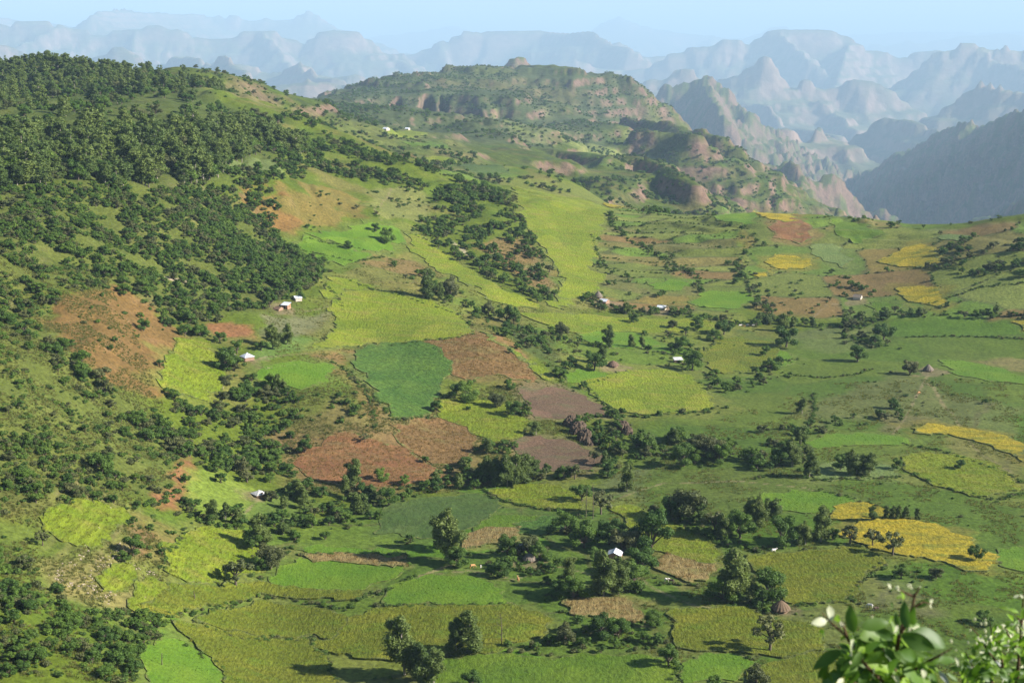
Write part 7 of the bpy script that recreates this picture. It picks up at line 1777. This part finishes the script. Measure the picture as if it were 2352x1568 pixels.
hand = [(570, 690, 530, 430, 'd'), (670, 650, 930, 570, 'd'), (430, 890, 180, 1045, 'd'), (1130, 650, 1095, 380, 'd'), (1200, 620, 1180, 470, 'd'), (1215, 430, 1375, 360, 'd'), (1190, 700, 1555, 810, 'd'), (1080, 720, 1410, 870, 'd'), (710, 720, 945, 835, 'm'), (640, 750, 880, 695, 'm'),
        (900, 860, 1040, 1070, 'd'), (720, 1025, 995, 1065, 'b'), (800, 1110, 925, 1150, 'b'), (890, 1185, 970, 1215, 'b'), (1090, 1110, 1345, 1205, 'm'), (1070, 765, 1205, 855, 'b'), (1470, 1005, 1640, 960, 'd'), (540, 785, 585, 935, 'w'), (322, 425, 345, 555, 'w'), (285, 575, 160, 595, 'w'), (430, 585, 485, 665, 'w'),
        (1120, 560, 1120, 480, 'w'), (1030, 625, 1000, 705, 'w'), (930, 190, 970, 240, 'w'), (1020, 245, 1045, 225, 'w'), (1145, 225, 1180, 205, 'w'), (1370, 365, 1412, 425, 'w'), (1640, 960, 1672, 1030, 'w'), (1190, 650, 1320, 710, 'w'), (290, 385, 335, 350, 'd'), (960, 380, 985, 430, 'd'), (1020, 340, 1110, 300, 'm'), (1060, 275, 1112, 322, 'b'),
        (265, 675, 220, 750, 'd'), (960, 530, 985, 600, 'b'), (545, 1000, 590, 1045, 'w'), (400, 1235, 470, 1180, 'w'), (1470, 1110, 1560, 1215, 'g'), (370, 560, 440, 545, 'm'), (450, 760, 520, 680, 'm'), (560, 720, 440, 740, 'm'), (600, 830, 590, 1000, 'd'), (650, 900, 560, 1080, 'd'), (700, 900, 830, 800, 'd'), (850, 900, 700, 1000, 'm'),
        (1000, 900, 1130, 1000, 'd'), (1040, 980, 900, 1120, 'd'), (1060, 900, 1240, 960, 'd'), (1000, 830, 850, 760, 'd'), (980, 760, 800, 650, 'd'), (1040, 700, 960, 560, 'm'), (1040, 640, 1010, 500, 'd'), (1150, 620, 1290, 640, 'm'), (1250, 1010, 1390, 1180, 'd'), (1290, 1000, 1330, 1200, 'd'), (1230, 960, 1130, 1100, 'd'), (1330, 1010, 1450, 1080, 'm'), (480, 1130, 620, 1060, 'm'), (620, 1100, 540, 1250, 'd'), (700, 1130, 640, 1260, 'd'), (560, 970, 440, 1090, 'd'), (470, 940, 330, 900, 'm'),
        (990, 1160, 1090, 1240, 'w'), (1300, 1090, 1310, 1160, 'w'), (780, 1080, 800, 1110, 'w'), (1420, 1060, 1460, 1100, 'b')]
lr_ = random.Random(3)
def near_pair(d, s=0.025):
    q = d + lr_.uniform(-0.10, 0.12); return q, q + lr_.uniform(-s, s)
lv1 = [(a, b, c, d, k, *near_pair(D)) for a, b, c, d, k in hand]
for i in range(400):
    x = lr_.gauss(860, 290); y = lr_.uniform(640, 1330)
    if y < 690 + abs(x - 900) * 0.55: continue
    a = lr_.uniform(0, 6.28); L = lr_.uniform(95, 215)
    lv1.append((x, y, x + math.cos(a) * L, y + math.sin(a) * L * 0.8, lr_.choice('dddddmmmbbb'), *near_pair(D + 0.18, 0.03)))
st1 = [(((1010, 1900), 0), 0)]
stems1 = [([(1010, 1900, D + 0.1), (1020, 1400, D + 0.1), (1010, 1000, D + 0.05), (1050, 720, D), (1160, 560, D), (1215, 300, D), (1262, 235, D)], 0.0065), ([(1020, 1350, D + 0.1), (700, 1040, D), (480, 720, D), (340, 600, D), (240, 490, D)], 0.004), ([(1010, 1100, D + 0.05), (880, 860, D), (700, 650, D)], 0.0035), ([(1015, 1200, D + 0.1), (1330, 1010, D), (1480, 930, D), (1600, 860, D)], 0.0035),
          ([(1050, 720, D), (1100, 540, D), (1120, 480, D)], 0.0025), ([(1210, 330, D), (1100, 280, D), (1030, 235, D)], 0.003), ([(1190, 440, D), (1300, 380, D), (1390, 400, D)], 0.003), ([(520, 780, D), (470, 640, D), (440, 590, D)], 0.003), ([(1015, 1500, D + 0.1), (640, 1260, D), (520, 1180, D)], 0.004)]
foreground_bush('large leaved bush in front, dark glossy leaves with pale young tips coloured as sunlit', (1010, 1900), D + 0.1, stems1, lv1, [(1030, 232, 38, D), (1160, 212, 38, D), (1262, 225, 22, D), (765, 535, 26, D), (1155, 665, 34, D), (785, 1095, 30, D), (1590, 790, 36, D), (1640, 885, 20, D)])
D2 = 2.9
lv2 = [(2290, 490, 2200, 450, 'b', D2, D2), (2210, 465, 2110, 425, 'm', D2, D2), (1870, 1030, 1830, 1165, 'b', D2, D2), (2070, 890, 2150, 965, 'b', D2, D2), (2170, 650, 2270, 700, 'b', D2, D2), (2240, 330, 2300, 310, 'w', D2, D2), (2310, 300, 2350, 340, 'w', D2, D2), (1810, 1000, 1900, 960, 'm', D2, D2), (2050, 1000, 2120, 1040, 'g', D2, D2), (2100, 1130, 2230, 1200, 'd', D2, D2), (1900, 1150, 2030, 1190, 'd', D2, D2)]
for i in range(330):
    x = lr_.uniform(1700, 2480); y = lr_.uniform(540, 1330)
    if y < 1000 - (x - 1700) * 1.0: continue
    if x < 1900 and y < 760: continue
    a = lr_.uniform(0, 6.28); L = lr_.uniform(60, 150) * (1 if y > 800 else 0.75)
    k = lr_.choice('wwwmmbb') if y < 850 else lr_.choice('wmmbbddd')
    if k == 'w': L *= 0.62
    lv2.append((x, y, x + math.cos(a) * L, y + math.sin(a) * L, k, *near_pair(D2 + 0.08, 0.015)))
stems2 = [([(2260, 1900, D2 + 0.1), (2280, 1200, D2), (2310, 800, D2), (2335, 560, D2), (2345, 300, D2)], 0.006), ([(2270, 1500, D2 + 0.05), (2130, 1080, D2), (2110, 820, D2), (2020, 720, D2), (1990, 580, D2)], 0.0035), ([(2130, 1080, D2), (1980, 900, D2), (1870, 720, D2), (1780, 620, D2)], 0.003), ([(2270, 1400, D2), (2000, 1200, D2), (1820, 1060, D2), (1740, 900, D2)], 0.0035), ([(2300, 900, D2), (2200, 760, D2), (2160, 640, D2)], 0.004), ([(2330, 600, D2), (2250, 500, D2)], 0.003)]
foreground_bush('smaller leaved bush at the picture corner with many pale buds and reddish twigs', (2260, 1900), D2 + 0.1, stems2, lv2, [(lr_.uniform(1760, 2350), lr_.uniform(560, 820), lr_.uniform(22, 42), D2 + lr_.uniform(-0.1, 0.2)) for _ in range(26)])
# ------------------------------------------------------------------ air
bm = bmesh.new()
bmesh.ops.create_cube(bm, size=1.0)
HX, HY0, HY1, HZ0, HZ1 = 135000.0, -4000.0, 145000.0, -2700.0, 2000.0
for v in bm.verts:
    v.co = (v.co.x * 2 * HX, HY0 + (v.co.y + 0.5) * (HY1 - HY0), HZ0 + (v.co.z + 0.5) * (HZ1 - HZ0))
me = bpy.data.meshes.new('haze'); bm.to_mesh(me); bm.free()
hz, nt, out = new_mat('haze_air')
vol = nt.nodes.new('ShaderNodeVolumePrincipled')
vol.inputs['Color'].default_value = (0.54, 0.785, 1.0, 1)
vol.inputs['Density'].default_value = 4.5e-5
vol.inputs['Anisotropy'].default_value = 0.0
nt.links.new(vol.outputs[0], out.inputs['Volume'])
me.materials.append(hz)
ho = link(bpy.data.objects.new('haze', me)); ho['kind'] = 'stuff'; ho['label'] = 'thin blue morning haze filling the valley air'
